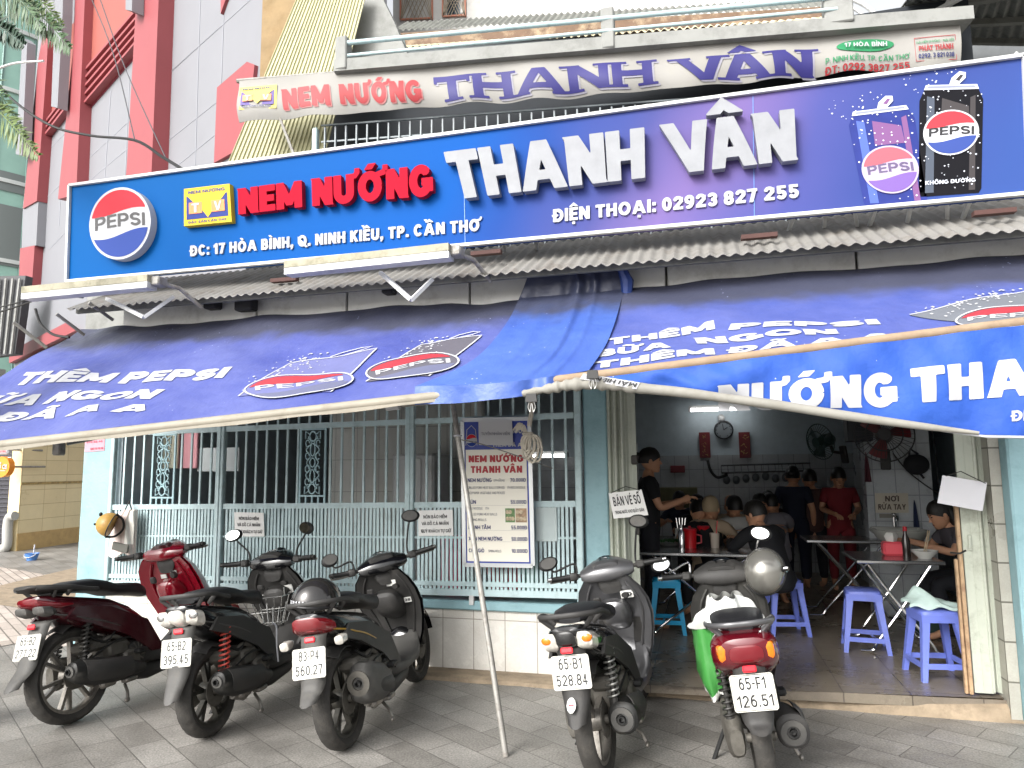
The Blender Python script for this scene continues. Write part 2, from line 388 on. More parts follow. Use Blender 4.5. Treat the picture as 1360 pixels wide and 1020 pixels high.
# ================================================================ materials of the setting
def nodes_of(m): return m.node_tree.nodes, m.node_tree.links, m.node_tree.nodes['Principled BSDF']
def brick_mat(name, c1, c2, mortar, bw, bh, rot=0, rough=.6, off=.5, msize=.012, noise=.25, nscale=3, grain=.15, stain=None, plane='xy', stain_amt=.5, bump=.3):
    m = bpy.data.materials.new(name); m.use_nodes = True; N, L, b = nodes_of(m)
    tc = N.new('ShaderNodeTexCoord'); mp = N.new('ShaderNodeMapping')
    mp.inputs['Rotation'].default_value = (0, 0, rot)
    if plane == 'xz': mp.inputs['Rotation'].default_value = (R(-90), 0, 0)
    if plane == 'yz': mp.inputs['Rotation'].default_value = (R(-90), 0, R(-90)); mp.vector_type = 'POINT'
    L.new(tc.outputs['Object'], mp.inputs[0])
    vec = mp.outputs[0]
    if plane == 'yz':
        sp = N.new('ShaderNodeSeparateXYZ'); cb = N.new('ShaderNodeCombineXYZ'); L.new(tc.outputs['Object'], sp.inputs[0]); L.new(sp.outputs[1], cb.inputs[0]); L.new(sp.outputs[2], cb.inputs[1]); vec = cb.outputs[0]
    if plane == 'xz':
        sp = N.new('ShaderNodeSeparateXYZ'); cb = N.new('ShaderNodeCombineXYZ'); L.new(tc.outputs['Object'], sp.inputs[0]); L.new(sp.outputs[0], cb.inputs[0]); L.new(sp.outputs[2], cb.inputs[1]); vec = cb.outputs[0]
    br = N.new('ShaderNodeTexBrick'); L.new(vec, br.inputs[0]); br.offset = off
    br.inputs['Color1'].default_value = lin(c1); br.inputs['Color2'].default_value = lin(c2); br.inputs['Mortar'].default_value = lin(mortar)
    br.inputs['Scale'].default_value = 1; br.inputs['Brick Width'].default_value = bw; br.inputs['Row Height'].default_value = bh; br.inputs['Mortar Size'].default_value = msize; br.inputs['Mortar Smooth'].default_value = .3
    src = br.outputs[0]
    n1 = N.new('ShaderNodeTexNoise'); n1.inputs['Scale'].default_value = nscale; n1.inputs['Detail'].default_value = 8; n1.inputs['Roughness'].default_value = .65; L.new(tc.outputs['Object'], n1.inputs['Vector'])
    n2 = N.new('ShaderNodeTexNoise'); n2.inputs['Scale'].default_value = 90; n2.inputs['Detail'].default_value = 4; L.new(tc.outputs['Object'], n2.inputs['Vector'])
    a = N.new('ShaderNodeMapRange'); a.inputs[1].default_value = .3; a.inputs[2].default_value = .7; a.inputs[3].default_value = 1 - noise; a.inputs[4].default_value = 1 + noise; L.new(n1.outputs[0], a.inputs[0])
    c = N.new('ShaderNodeMapRange'); c.inputs[1].default_value = .3; c.inputs[2].default_value = .7; c.inputs[3].default_value = 1 - grain; c.inputs[4].default_value = 1 + grain; L.new(n2.outputs[0], c.inputs[0])
    mu = N.new('ShaderNodeMath'); mu.operation = 'MULTIPLY'; L.new(a.outputs[0], mu.inputs[0]); L.new(c.outputs[0], mu.inputs[1])
    vm = N.new('ShaderNodeVectorMath'); vm.operation = 'SCALE'; L.new(src, vm.inputs[0]); L.new(mu.outputs[0], vm.inputs['Scale']); src = vm.outputs[0]
    if stain:
        n3 = N.new('ShaderNodeTexNoise'); n3.inputs['Scale'].default_value = 1.3; n3.inputs['Detail'].default_value = 10; n3.inputs['Roughness'].default_value = .7; L.new(tc.outputs['Object'], n3.inputs['Vector'])
        d = N.new('ShaderNodeMapRange'); d.inputs[1].default_value = .48; d.inputs[2].default_value = .66; d.inputs[4].default_value = stain_amt; L.new(n3.outputs[0], d.inputs[0])
        mx = N.new('ShaderNodeMix'); mx.data_type = 'RGBA'; L.new(d.outputs[0], mx.inputs[0]); L.new(src, mx.inputs[6]); mx.inputs[7].default_value = lin(stain); src = mx.outputs[2]
    L.new(src, b.inputs['Base Color']); b.inputs['Roughness'].default_value = rough
    rr = N.new('ShaderNodeMapRange'); rr.inputs[1].default_value = .3; rr.inputs[2].default_value = .7; rr.inputs[3].default_value = rough - .12; rr.inputs[4].default_value = min(1, rough + .15); L.new(n1.outputs[0], rr.inputs[0]); L.new(rr.outputs[0], b.inputs['Roughness'])
    bp = N.new('ShaderNodeBump'); bp.inputs['Strength'].default_value = bump; bp.inputs['Distance'].default_value = .006
    ad = N.new('ShaderNodeMath'); ad.operation = 'ADD'; L.new(br.outputs[1], ad.inputs[0]); ad.inputs[1].default_value = 0
    su = N.new('ShaderNodeMath'); su.operation = 'SUBTRACT'; L.new(n2.outputs[0], su.inputs[0]); L.new(br.outputs[1], su.inputs[1]); L.new(su.outputs[0], bp.inputs['Height']); L.new(bp.outputs[0], b.inputs['Normal'])
    return m
M_PAVE = brick_mat('stone_paving', '#8c8984', '#75726d', '#56534f', .40, .20, R(33), .5, .5, .0035, .28, 2.2, .35, '#4f4c48', stain_amt=.5, bump=.35)
M_PAVE2 = brick_mat('pale_paving', '#b9aea5', '#a0968d', '#6f6760', .40, .10, R(33), .6, .5, .008, .18, 2.5, .15)
M_FLOOR = brick_mat('floor_tiles', '#7f7668', '#776e62', '#4a433c', .40, .40, R(0), .3, 0, .004, .15, 3, .06, '#4b4440')
M_TILEW = brick_mat('white_wall_tiles', '#d6d3cc', '#d0cdc5', '#989288', .25, .40, 0, .22, .0, .004, .05, 3, .03, '#a39c8e', 'xz', stain_amt=.35)
M_TILEG = brick_mat('grey_reveal_tiles', '#a5a399', '#9d9b92', '#5c5a52', .30, .235, 0, .35, .0, .006, .08, 3, .05, '#77736a', 'yz', stain_amt=.4)
M_TILEI = brick_mat('inner_wall_tiles', '#a9adb0', '#a2a7ab', '#7f8488', .20, .25, 0, .3, .0, .005, .1, 3, .05, '#77736a', 'xz', stain_amt=.4)
M_CREAMT = brick_mat('cream_wall_tiles', '#e3d3aa', '#decca1', '#b8a275', .60, .30, 0, .35, .0, .006, .06, 2, .04, None, 'yz')
M_BLUE = mat('sky_blue_paint', '#86a9b0', .55, var=.08, vscale=5, dirt='#4d6a70', dscale=4, damt=.35, bump=.25, bscale=40)
M_BLUEG = mat('blue_grey_metal_paint', '#b3c9cc', .4, var=.06, vscale=12, dirt='#5a6a68', dscale=9, damt=.4)
M_CONC = mat('rough_concrete', '#8e7f6b', .9, var=.3, vscale=9, bump=.6, bscale=50, dirt='#4d443a', dscale=6, damt=.5)
M_GREYW = mat('grey_plaster', '#8c8d8a', .85, var=.12, vscale=4, dirt='#4f4f4c', dscale=3, damt=.55)
M_WHITEP = mat('white_painted_metal', '#c8c9c8', .45, var=.05, vscale=6, dirt='#7a7770', dscale=5, damt=.45)
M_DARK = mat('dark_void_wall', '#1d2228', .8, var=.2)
M_ROOF = mat('weathered_tin_roof', '#7c7a76', .6, var=.18, vscale=4, dirt='#5b4f43', dscale=5, damt=.7)
M_ROOFD = mat('grimy_grey_roof', '#6f706a', .7, var=.2, vscale=4, dirt='#3b3a36', dscale=5, damt=.7)
M_RUST = mat('rusted_sheet', '#6a5443', .8, var=.3, vscale=6, dirt='#c9b79a', dscale=4, damt=.7)
M_YEL = mat('pale_yellow_cladding', '#aeab88', .6, var=.04, vscale=4, dirt='#a5a27c', dscale=3, damt=.3)
M_PLY = mat('bare_plywood', '#8a7452', .8, var=.2, vscale=5, dirt='#6f5638', dscale=4, damt=.5)
M_STEEL = mat('galvanised_steel', '#9a9a98', .35, .8, var=.1, vscale=20, dirt='#6b6660', dscale=14, damt=.5)
M_GALV = mat('dull_pipe', '#8f8d88', .5, .3, var=.15, vscale=20, dirt='#5d5148', dscale=14, damt=.7)
M_BLACK = mat('black_rubber_cable', '#101010', .6)
YW = 5.35
def qmap0(q):
    a, b, c, d = [Vector(p) for p in q]
    return lambda u, v: lerp(lerp(a, b, u), lerp(d, c, u), v)
# ================================================================ ground
mb = MB(); mb.add([(-60, -30, 0), (60, -30, 0), (60, 60, 0), (-60, 60, 0)], [(0, 1, 2, 3)])
struct(mb.build('sidewalk', M_PAVE), 'grey stone slab pavement in front of the eatery')
a = Pz(0, 858, .004); b = Pz(118, 772, .004)
mb = MB(); mb.add([(-30, 3.0, .004), (a.x - .6, 3.0, .004), (a.x + .1, a.y + .3, .004), (-5.58, 5.3, .004), (-5.58, 7.4, .004), (-30, 16, .004)], [(0, 1, 2, 3, 4, 5)])
struct(mb.build('path', M_PAVE2), 'pale ribbed paving of the side passage on the left')
# alley floor of rough grey stone
mb = MB(); mb.add([(-9.2, 7.0, .008), (-5.58, 6.2, .008), (-5.58, 24, .008), (-14, 24, .008)], [(0, 1, 2, 3)])
struct(mb.build('alley_ground', M_CONC), 'rough brown grey ground of the narrow alley')
ZF = .115
e0 = Pz(560, 893, ZF); e1 = Pz(883, 911, ZF); e2 = Pz(1338, 928, ZF)
mb = MB(); mb.add([(-5.2, 5.45, ZF), (-.72, 5.45, ZF), (e1.x - .16, e1.y + .0, ZF), tuple(e1), tuple(e2), (e2.x + .5, e2.y + .0, ZF), (2.6, 5.6, ZF), (2.6, 10.6, ZF), (-5.2, 10.6, ZF)], [tuple(range(9))])
mb.add([(-.88, e1.y, ZF), (e2.x + .5, e2.y, ZF), (e2.x + .5, e2.y, ZF - .06), (-.88, e1.y, ZF - .06)], [(0, 1, 2, 3)])
struct(mb.build('floor', M_FLOOR), 'brown tiled floor inside the open eatery')
# concrete kerb under the wall and the doorway
c0 = Pz(380, 889, 0); c1 = Pz(1360, 962, 0)
mb = MB(); rows = []
for i in range(41):
    u = i / 40; x = lerp(-5.25, 2.6, u); yb = lerp(5.135, 5.07, u); rnd = .006 * math.sin(i * 2.3) + .004 * math.sin(i * 5.1)
    ztop = lerp(.03, .03, u) if x < -.92 else lerp(.045, ZF - .012, min(1, (x + .92) / .5))
    rows.append([V(x, yb + rnd, -.01), V(x, yb + .03 + rnd, ztop * .7), V(x, yb + .075, ztop), V(x, 5.5 if x < -.92 else max(e1.y, e2.y) + .05, ztop)])
mb.loft(rows, 0, False, False, False)
struct(mb.build('kerb', M_CONC), 'rough worn concrete step along the eatery front')

# ================================================================ the eatery building
shop = thing('eatery_building', 'low corner eatery with sky blue pillars, white tiled plinth and open doorway', 'building', (-1.8, YW, 0))
def sb(mb, name, m):
    o = mb.build(name, m); o.parent = shop; o.matrix_parent_inverse = Matrix.Translation((1.8, -YW, 0)); return o
def px_x(px, py, Y=YW): return P(px, py, Y).x
XL0, XL1 = -5.52, -5.2; XP0, XP1 = -.87, -.69; XR0, XR1 = P(1341, 660, 5.0).x, P(1341, 660, 5.0).x + .6
# pillars
mb = MB(); mb.box(((XL0 + XL1) / 2, YW + .16, 1.35), (XL1 - XL0, .36, 2.7), bev=.012); sb(mb, 'pillar', M_BLUE)
mb = MB(); mb.box(((XP0 + XP1) / 2, YW + .1, 1.35), (XP1 - XP0, .24, 2.7), bev=.01); sb(mb, 'pillar', M_BLUE)
mb = MB(); mb.box(((XR0 + XR1) / 2, YW - .22, 1.4), (XR1 - XR0, .3, 2.8), bev=.012); sb(mb, 'pillar', M_BLUE)
# plinth
zs = P(640, 810, YW).z
mb = MB(); mb.box(((XL1 + XP0) / 2 - .0, YW + .1, (.0 + zs) / 2), (XP0 - XL1 - .006, .2, zs)); sb(mb, 'plinth', M_TILEW)
mb = MB(); mb.box(((XL1 + XP0) / 2, YW + .09, zs + .035), (XP0 - XL1 - .006, .26, .07), bev=.01); sb(mb, 'window_sill', M_BLUE)
# reveal on the right and its pier
mb = MB(); mb.box((XR0 - .003 - .03, YW + .04, 1.4), (.06, .6, 2.76)); sb(mb, 'door_reveal', M_TILEG)
mb = MB(); mb.box((XL1 + .05, 7.9, 1.4), (.1, 5.1, 2.8)); sb(mb, 'inner_side_wall', mat('inner_blue_plaster', '#b3c0c6', .7, var=.1))
mb = MB(); mb.box((2.65, 8.0, 1.4), (.1, 5.2, 2.8)); sb(mb, 'inner_side_wall', MATS['inner_blue_plaster'])
mb = MB(); mb.box((-1.3, 10.55, 1.45), (8, .1, 2.9)); sb(mb, 'inner_back_wall', MATS['inner_blue_plaster'])
mb = MB(); mb.box((-1.3, 10.485, .9), (7.7, .03, 1.6)); sb(mb, 'tiled_wainscot', M_TILEI)
mb = MB(); mb.box((-1.3, 8.0, 2.82), (8, 5.4, .06)); sb(mb, 'ceiling', mat('grey_ceiling', '#6d7478', .8, var=.1))
# partition with the basin
q0 = P(1150, 640, 7.7); q1 = P(1238, 640, 7.7)
mb = MB(); mb.box(((q0.x + q1.x) / 2, 7.78, 1.45), (q1.x - q0.x, .16, 2.7)); sb(mb, 'partition_wall', M_TILEI)
mb = MB(); mb.box((1.95, 9.0, 1.45), (.14, 2.2, 2.7)); sb(mb, 'partition_wall', M_TILEI)
pa_, pb_ = P(436, 640, 6.8), P(640, 640, 6.8)
mb = MB(); mb.box(((pa_.x + pb_.x) / 2, 6.85, 1.2), (pb_.x - pa_.x, .1, 2.2)); sb(mb, 'partition_wall', brick_mat('cream_inner_tiles', '#b5b6b1', '#aeb0ab', '#8a8c88', .25, .33, 0, .35, 0, .004, .06, 3, .04, '#9c937f', 'xz', stain_amt=.4))
# fascia panels under the tin roof
YF = 4.85
zb = P(430, 413, YF).z; zt = P(430, 372, YF).z
xl = P(125, 420, YF).x
for k, (xa, xb) in enumerate([(xl + .28, -3.42), (-3.41, -2.62), (-2.61, -1.62), (-1.61, -.2), (-.19, 1.0), (1.01, 2.6)]):
    mb = MB(); mb.box(((xa + xb) / 2, YF + .12, (zb + zt) / 2 - .02), (xb - xa - .006, .2, zt - zb + .08), bev=.006); sb(mb, 'fascia_panel', M_WHITEP)
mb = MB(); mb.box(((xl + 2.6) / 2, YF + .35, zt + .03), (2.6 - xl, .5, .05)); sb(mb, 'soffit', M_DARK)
mb = MB(); mb.box((-1.5, YW + .05, zb + .1), (8.0, .3, .75)); sb(mb, 'lintel', M_GREYW)
# tin roof
YR = 4.5
za = P(430, 384, YR).z; xr0 = P(88, 405, YR).x; xr1 = 2.9
def tin(xa, xb, y0, z0, y1, z1, pitch, amp, jag=0):
    mb = MB(); n = int((xb - xa) / pitch * 8)
    def f(u, v):
        x = lerp(xa, xb, u); k = int(u * n) // 24
        j = (random.Random(k).random() - .5) * jag * (1 - v)
        return V(x, lerp(y0 + j, y1, v), lerp(z0, z1, v) + amp * math.sin(2 * math.pi * x / pitch))
    mb.grid(f, n, 3, thick=.004, tdir=(0, 0, -1)); return mb
sb(tin(xr0, xr1, YR, za + .01, 5.42, za + .50, .076, .009, .02), 'roof', M_ROOF)
mb = MB(); mb.beam((xr0 + .02, YR + .09, za + .015), (xr1, YR + .09, za + .015), .03, .05); mb.beam((xr0 + .02, YR + .5, za + .22), (xr1, YR + .5, za + .22), .03, .05); sb(mb, 'roof_purlin', M_ROOFD)
# upper storey
zu = 5.6
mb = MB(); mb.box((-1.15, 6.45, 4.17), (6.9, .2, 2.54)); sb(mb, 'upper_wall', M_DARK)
bA_ = P(455, 92, 5.3); bB_ = Pz(1120, 37, bA_.z); bd_ = (bB_ - bA_); bn_ = V(bd_.y, -bd_.x, 0).normalized()
def Pb(px, py): return Ppl(px, py, bA_, bn_)
e0_, e1_ = bA_ - bd_ * .02, bA_ + bd_ * 1.235
mb = MB(); mb.beam(e0_ - bn_ * .25 + V(0, 0, .045), e1_ - bn_ * .25 + V(0, 0, .045), .5, .11); sb(mb, 'balcony_slab', M_GREYW)
for px, y0, y1, w_ in ((453, 48, 92, .11), (806, 10, 64, .11), (1112, -14, 30, .22)):
    p, q = Pb(px, y0), Pb(px, y1); mb = MB(); mb.box((p.x, p.y + .05, (p.z + q.z) / 2), (w_, .12, p.z - q.z), bev=.01); sb(mb, 'balcony_post', M_GREYW)
for (xa, ya, xb, yb, r_) in ((462, 57, 1112, -4, .021), (462, 74, 1112, 12, .016)):
    mb = MB(); mb.tube([Pb(xa, ya), Pb(xb, yb)], r_, 10); sb(mb, 'balcony_rail', M_BLUEG)
# upper window lattice
LP = bA_ - bn_ * .16; wl = Ppl(424, 150, LP, bn_); wr = Ppl(1000, 150, LP, bn_); du_ = (wr - wl); du_.z = 0; du_.normalize()
mb = MB()
for k in range(44):
    p = wl + du_ * (.06 + .098 * k); mb.box((p.x, p.y, 3.85), (.013, .02, 1.5))
for yy in (165, 187):
    p = Ppl(440, yy, LP, bn_) + V(0, .012, 0); mb.beam(p - du_ * .1, p + du_ * 4.2, .014, .014)
sb(mb, 'window_grille', mat('dull_white_bars', '#7c8488', .5))
mb = MB(); mb.box((wl.x - .03, wl.y, 3.9), (.05, .06, 1.4), bev=.01); sb(mb, 'window_frame', M_BLUEG)
mb = MB(); mb.box((wl.x + .24, 5.75, 3.85), (.36, .03, .9)); mb.box((wl.x + .9, 5.8, 3.85), (.3, .03, .9)); sb(mb, 'window_pane', mat('dark_glass', '#2c3a44', .1, spec=.8))
# pale yellow ribbed cladding at the left end
tl, tr, bl, br = P(398, -12, 5.9), P(487, -12, 5.9), P(296, 232, 5.55), P(420, 250, 5.55)
def clad(u, v):
    p = lerp(lerp(tl, tr, u), lerp(bl, br, u), v); q = (u * 22) % 1
    return p + V(0, -.013 * (1 if .15 < q < .4 else 0), 0)
mb = MB(); mb.grid(clad, 180, 6, sm=False, thick=.01, tdir=(0, 1, 0)); sb(mb, 'ribbed_cladding', M_YEL)
mb = MB(); mb.prism([(0, 0)], lambda a, b, h: V(0, 0, 0), 0, 0) if False else None
def pxprism(mb, pts, Y, d, m=0):
    n = len(pts); f = [P(x, y, Y) for x, y in pts]; k = [p + V(0, d, 0) for p in f]
    mb.add(f + k, [tuple(range(n)), tuple(range(2 * n - 1, n - 1, -1))] + [(i, (i + 1) % n, n + (i + 1) % n, n + i) for i in range(n)], m); return mb
mb = pxprism(MB(), [(349, -8), (397, -8), (366, 102), (345, 104)], 6.0, .3); sb(mb, 'plywood_gable', M_PLY)
mb = pxprism(MB(), [(486, -8), (505, -8), (524, 30), (545, 82), (470, 92), (455, 98)], 6.02, .1); sb(mb, 'side_wall', M_GREYW)
# rusty roof sheets behind the balcony rail
def edge_sheet(name, pl, pr, Y, depth, rise, m, pitch=.076, amp=.014):
    A, B = P(*pl, Y), P(*pr, Y); n = int((B - A).length / pitch * 8)
    def f(u, v):
        p = lerp(A, B, u); return V(p.x, p.y + depth * v, p.z + rise * v + amp * math.sin(2 * math.pi * p.x / pitch))
    mb = MB(); mb.grid(f, n, 2, thick=.006, tdir=(0, 0, -1)); return sb(mb, name, m)
edge_sheet('lean_to_roof', (522, 40), (1105, 8), 7.4, .4, .36, M_ROOFD)
edge_sheet('lean_to_roof', (517, 64), (1105, 24), 6.9, .3, .2, mat('chalky_sheet', '#c9bfa0', .7, var=.15, vscale=5, dirt='#8a6a48', dscale=5, damt=.6))
mb = pxprism(MB(), [(526, 44), (1105, 8), (1105, 24), (522, 62)], 7.25, .05); sb(mb, 'rusty_fascia', M_RUST)
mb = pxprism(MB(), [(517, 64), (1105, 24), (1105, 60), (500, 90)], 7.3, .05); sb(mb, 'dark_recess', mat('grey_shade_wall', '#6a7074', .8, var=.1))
mb = MB()
for i in range(7): mb.beam(P(500 + 6 * i, 30 + 4 * i, 6.6), P(508 + 6 * i, 90, 6.6), .03, .02)
sb(mb, 'louvre_screen', mat('pale_green_louvre', '#93a8a4', .5))
# dark roof at the upper right
qc = [P(1212, -10, 5.95), P(1500, -70, 5.95), P(1500, 62, 8.6), P(1166, 52, 8.6)]; fc_ = qmap0(qc)
def canopy(u, v): p = fc_(u, v); return p + V(0, 0, .018 * math.sin(u * 2 * math.pi * 22))
mb = MB(); mb.grid(canopy, 176, 4, thick=.01, tdir=(0, 0, 1)); sb(mb, 'canopy_roof', M_ROOFD)
for v_ in (.2, .55, .9): mb = MB(); mb.beam(fc_(0, v_) + V(0, 0, -.05), fc_(1, v_) + V(0, 0, -.05), .05, .06); sb(mb, 'canopy_purlin', M_ROOFD)
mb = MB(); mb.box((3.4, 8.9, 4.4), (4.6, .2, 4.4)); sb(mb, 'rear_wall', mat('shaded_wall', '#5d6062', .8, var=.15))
mb = MB(); mb.beam(P(1180, 48, 6.3), P(1286, -8, 6.3), .045, .03); sb(mb, 'canopy_strut', M_WHITEP); mb = MB(); mb.beam(P(1240, 32, 6.3), P(1262, -4, 6.3), .03, .02); sb(mb, 'canopy_strut', M_WHITEP)
mb = MB(); mb.beam(P(1290, 110, 6.3), P(1420, 88, 6.3), .04, .03); sb(mb, 'canopy_strut', M_WHITEP); mb = MB(); mb.beam(P(1330, 100, 6.31), P(1350, 70, 6.31), .03, .02); sb(mb, 'canopy_strut', M_WHITEP)
mb = MB(); mb.tube([P(1108 + 62 * math.cos(R(a)), 42 - 46 * math.sin(R(a)), 6.6) for a in range(0, 120, 8)], .02, 8); mb.tube([P(1108 + 48 * math.cos(R(a)), 42 - 36 * math.sin(R(a)), 6.6) for a in range(0, 120, 8)], .015, 8)
mb.tube([P(1165, 20, 6.6), P(1140, 3, 6.6)], .012, 6); sb(mb, 'arched_bracket', M_WHITEP)
# rear pale house seen over the roofs
rear = thing('rear_house', 'white plastered house wall with lattice windows seen above the rusty roofs', 'house', tuple(P(660, 60, 12.5)))
inv = Matrix.Translation(-rear.location)
def rb(mb, name, m): o = mb.build(name, m); o.parent = rear; o.matrix_parent_inverse = inv; return o
rb(pxprism(MB(), [(522, -40), (1100, -60), (1100, 40), (522, 80)], 12.5, .3), 'wall', mat('bright_plaster', '#c4c3bf', .8, var=.06, dirt='#a5a39b', dscale=5, damt=.4))
for (x0, x1, y0, y1) in ((532, 574, -20, 26), (588, 618, -20, 22)):
    mb = MB()
    for a, b in (((x0, y0), (x0, y1)), ((x1, y0), (x1, y1)), ((x0, y1), (x1, y1 - 2))): mb.beam(P(*a, 12.47), P(*b, 12.47), .03, .03)
    fr = rb(mb, 'window', mat('salmon_frame', '#b5745c', .6))
    mb = MB()
    for i in range(8):
        t = i / 8 * (x1 - x0); mb.beam(P(x0 + t, y0, 12.46), P(min(x1, x0 + t + 20), y1, 12.46), .012, .012); mb.beam(P(x1 - t, y0, 12.46), P(max(x0, x1 - t - 20), y1, 12.46), .012, .012)
    o = rb(mb, 'lattice', mat('tan_lattice', '#9a8c78', .6))
mb = pxprism(MB(), [(594, -20), (614, -20), (614, 18), (594, 20)], 12.48, .02); rb(mb, 'window_pane', MATS['dark_glass'])
# ================================================================ street buildings on the left
DB = V(-.877, .48, 0).normalized(); NB = V(-.48, -.877, 0).normalized(); Q0 = P(340, 300, 8.6)
red = thing('panelled_building', 'tall red and white panelled building with diagonal louvres behind the sign', 'building', tuple(Ppl(190, 400, Q0, NB)))
rinv = Matrix.Translation(-red.location)
def pp(mb, pts, h0, h1, m=0):
    f = [Ppl(x, y, Q0, NB) for x, y in pts]; n = len(f); a = [p + NB * h0 for p in f]; b = [p + NB * h1 for p in f]
    mb.add(a + b, [tuple(range(n)), tuple(range(2 * n - 1, n - 1, -1))] + [(i, (i + 1) % n, n + (i + 1) % n, n + i) for i in range(n)], m); return mb
def pb(mb, name, m): o = mb.build(name, m); o.parent = red; o.matrix_parent_inverse = rinv; return o
M_PANEL = mat('white_cladding_panel', '#818287', .5, spec=.2, var=.03, vscale=2)
M_REDP = mat('coral_red_panel', '#914a4e', .5, spec=.3, var=.04, vscale=2)
M_REDD = mat('deep_red_side', '#7a303a', .4)
M_ORG = mat('salmon_panel', '#95534a', .5, spec=.3, var=.04, vscale=2)
M_LOUV = mat('maroon_louvre', '#7c2c3c', .5)
# core volume
fx = [Ppl(346, 200, Q0, NB), Ppl(40, 200, Q0, NB)]
mb = MB(); back = -NB * 2.2; zl, zh = 3.15, 16
cs = [fx[0], fx[1], fx[1] + back, fx[0] + back]
mb.add([V(p.x, p.y, z) for z in (zl, zh) for p in cs], [(0, 1, 2, 3), (4, 5, 6, 7), (0, 1, 5, 4), (1, 2, 6, 5), (2, 3, 7, 6), (3, 0, 4, 7)]); pb(mb, 'wall', M_PANEL)
pb(pp(MB(), [(203, -30), (233, -30), (223, 235), (187, 250), (189, 227)], 0, .28), 'pilaster', M_REDP)
pb(pp(MB(), [(115, -30), (129, -30), (117, 262), (92, 268), (112, 70)], 0, .24), 'pilaster', M_REDP)
pb(pp(MB(), [(72, 40), (77, 60), (76, 85), (63, 270), (44, 280), (64, 85)], 0, .24), 'pilaster', M_REDP)
pb(pp(MB(), [(293, 118), (333, 84), (343, 88), (332, 194), (289, 218)], 0, .06), 'accent_panel', M_REDP)
pb(pp(MB(), [(297, -40), (318, -40), (297, 20), (297, 6)], 0, .05), 'accent_panel', M_REDP)
pb(pp(MB(), [(130, -20), (199, -20), (198, 2), (121, 92)], 0, .05), 'salmon_panel', M_ORG)
pb(pp(MB(), [(77, 55), (108, 24), (100, 118), (66, 160)], 0, .05), 'salmon_panel', M_ORG)
for nm, (xa, ya, xb, yb, n, dy) in {'louvre_bank': (120, 92, 199, 2, 5, 10.5), 'louvre_bank.001': (67, 160, 100, 118, 3, 8)}.items():
    mb = MB(); mb2 = MB()
    pp(mb, [(xa, ya), (xb, yb), (xb - 2, yb + n * dy + 3), (xa - 2, ya + n * dy + 3)], .005, .012)
    o = pb(mb, 'louvre_bank', M_LOUV); mb = MB()
    for i in range(n): pp(mb, [(xa, ya + i * dy + 5), (xb, yb + i * dy + 5), (xb, yb + i * dy + 8.2), (xa, ya + i * dy + 8.2)], .012, .16)
    pb(mb, 'louvre_slats', M_REDP)
for pts in ([(103, -20), (115, -20), (114, 30), (108, 153), (99, 151), (103, 30)], [(203, -20), (213, -20), (212, 30), (203, 28)], [(57, 60), (64, 66), (58, 214), (49, 212)], [(86, 32), (94, 32), (93, 52), (87, 50)]):
    pb(pp(MB(), pts, .29, .5), 'white_fin', M_PANEL)
pb(pp(MB(), [(42, 270), (63, 266), (60, 328), (40, 332)], 0, .2), 'white_block', M_PANEL)
pb(pp(MB(), [(38, 332), (58, 328), (54, 384), (36, 388)], 0, .2), 'pilaster', M_REDP)
pb(pp(MB(), [(20, 468), (96, 430), (110, 440), (20, 483)], .01, .14), 'red_band', M_REDP)
# panel joints
mb = MB()
JM = mat('joint_grey', '#8d8f97', .7)
for a, b in (((225, 97), (293, 35)), ((225, 97), (345, -12)), ((224, 186), (292, 132)), ((223, 230), (290, 175)), ((120, 208), (194, 140)), ((118, 240), (190, 180)), ((68, 195), (95, 168)), ((62, 262), (93, 232)), ((66, 330), (95, 300)), ((165, 236), (189, 220))):
    d = V(0, 0, 0); pp(mb, [a, b, (b[0], b[1] + .9), (a[0], a[1] + .9)], .002, .006)
for a, b in (((266, -10), (259, 225)), ((297, 20), (290, 215)), ((147, 120), (139, 236)), ((172, 100), (166, 236)), ((85, 180), (78, 300))): pp(mb, [a, (a[0] + .8, a[1]), (b[0] + .8, b[1]), b], .0025, .007)
pb(mb, 'panel_joints', JM)
# green glass tower, far left
gt = thing('glass_tower', 'curved green glass tower at the far left behind the palm', 'building', tuple(P(-10, 560, 26)))
ginv = Matrix.Translation(-gt.location)
def gb(mb, name, m): o = mb.build(name, m); o.parent = gt; o.matrix_parent_inverse = ginv; return o
gc = P(-45, 560, 30); gr = (P(62, 560, 30) - gc).length
M_GLS = mat('green_curtain_glass', '#8fb8aa', .12, var=.12, vscale=.6, spec=.9)
mb = MB(); mb.lathe([(gr, 0), (gr, 30)], V(gc.x, gc.y, 0), n=48, sm=True); gb(mb, 'curtain_wall', M_GLS)
mb = MB()
for yy in (0, 84, 210, 322, 362):
    z = P(40, yy, gc.y - gr * .8).z; mb.lathe([(gr + .0, -.1), (gr + .12, -.1), (gr + .12, .1), (gr, .1)], V(gc.x, gc.y, z), n=48)
gb(mb, 'floor_band', mat('white_spandrel', '#c9cdcb', .4))
mb = MB()
for k in range(14):
    a = R(-160 + k * 14); mb.box((gc.x + math.cos(a) * (gr + .03), gc.y + math.sin(a) * (gr + .03), 15), (.08, .08, 30))
gb(mb, 'mullion', mat('grey_mullion', '#6f8f88', .4))
mb = MB()
for (y0, y1, dk) in ((182, 210, 0), (230, 318, 0)):
    z0, z1 = P(20, y1, gc.y - gr).z, P(20, y0, gc.y - gr).z; mb.lathe([(gr + .05, z0), (gr + .05, z1)], V(gc.x, gc.y, 0), n=48)
gb(mb, 'shaded_glazing', mat('grey_glass', '#6a716f', .2, spec=.8))
cc = P(115, 60, 17)
cd_ = Ppl(86, 48, Q0, NB) + NB * .1; ct_ = Ppl(86, 16, Q0, NB); 
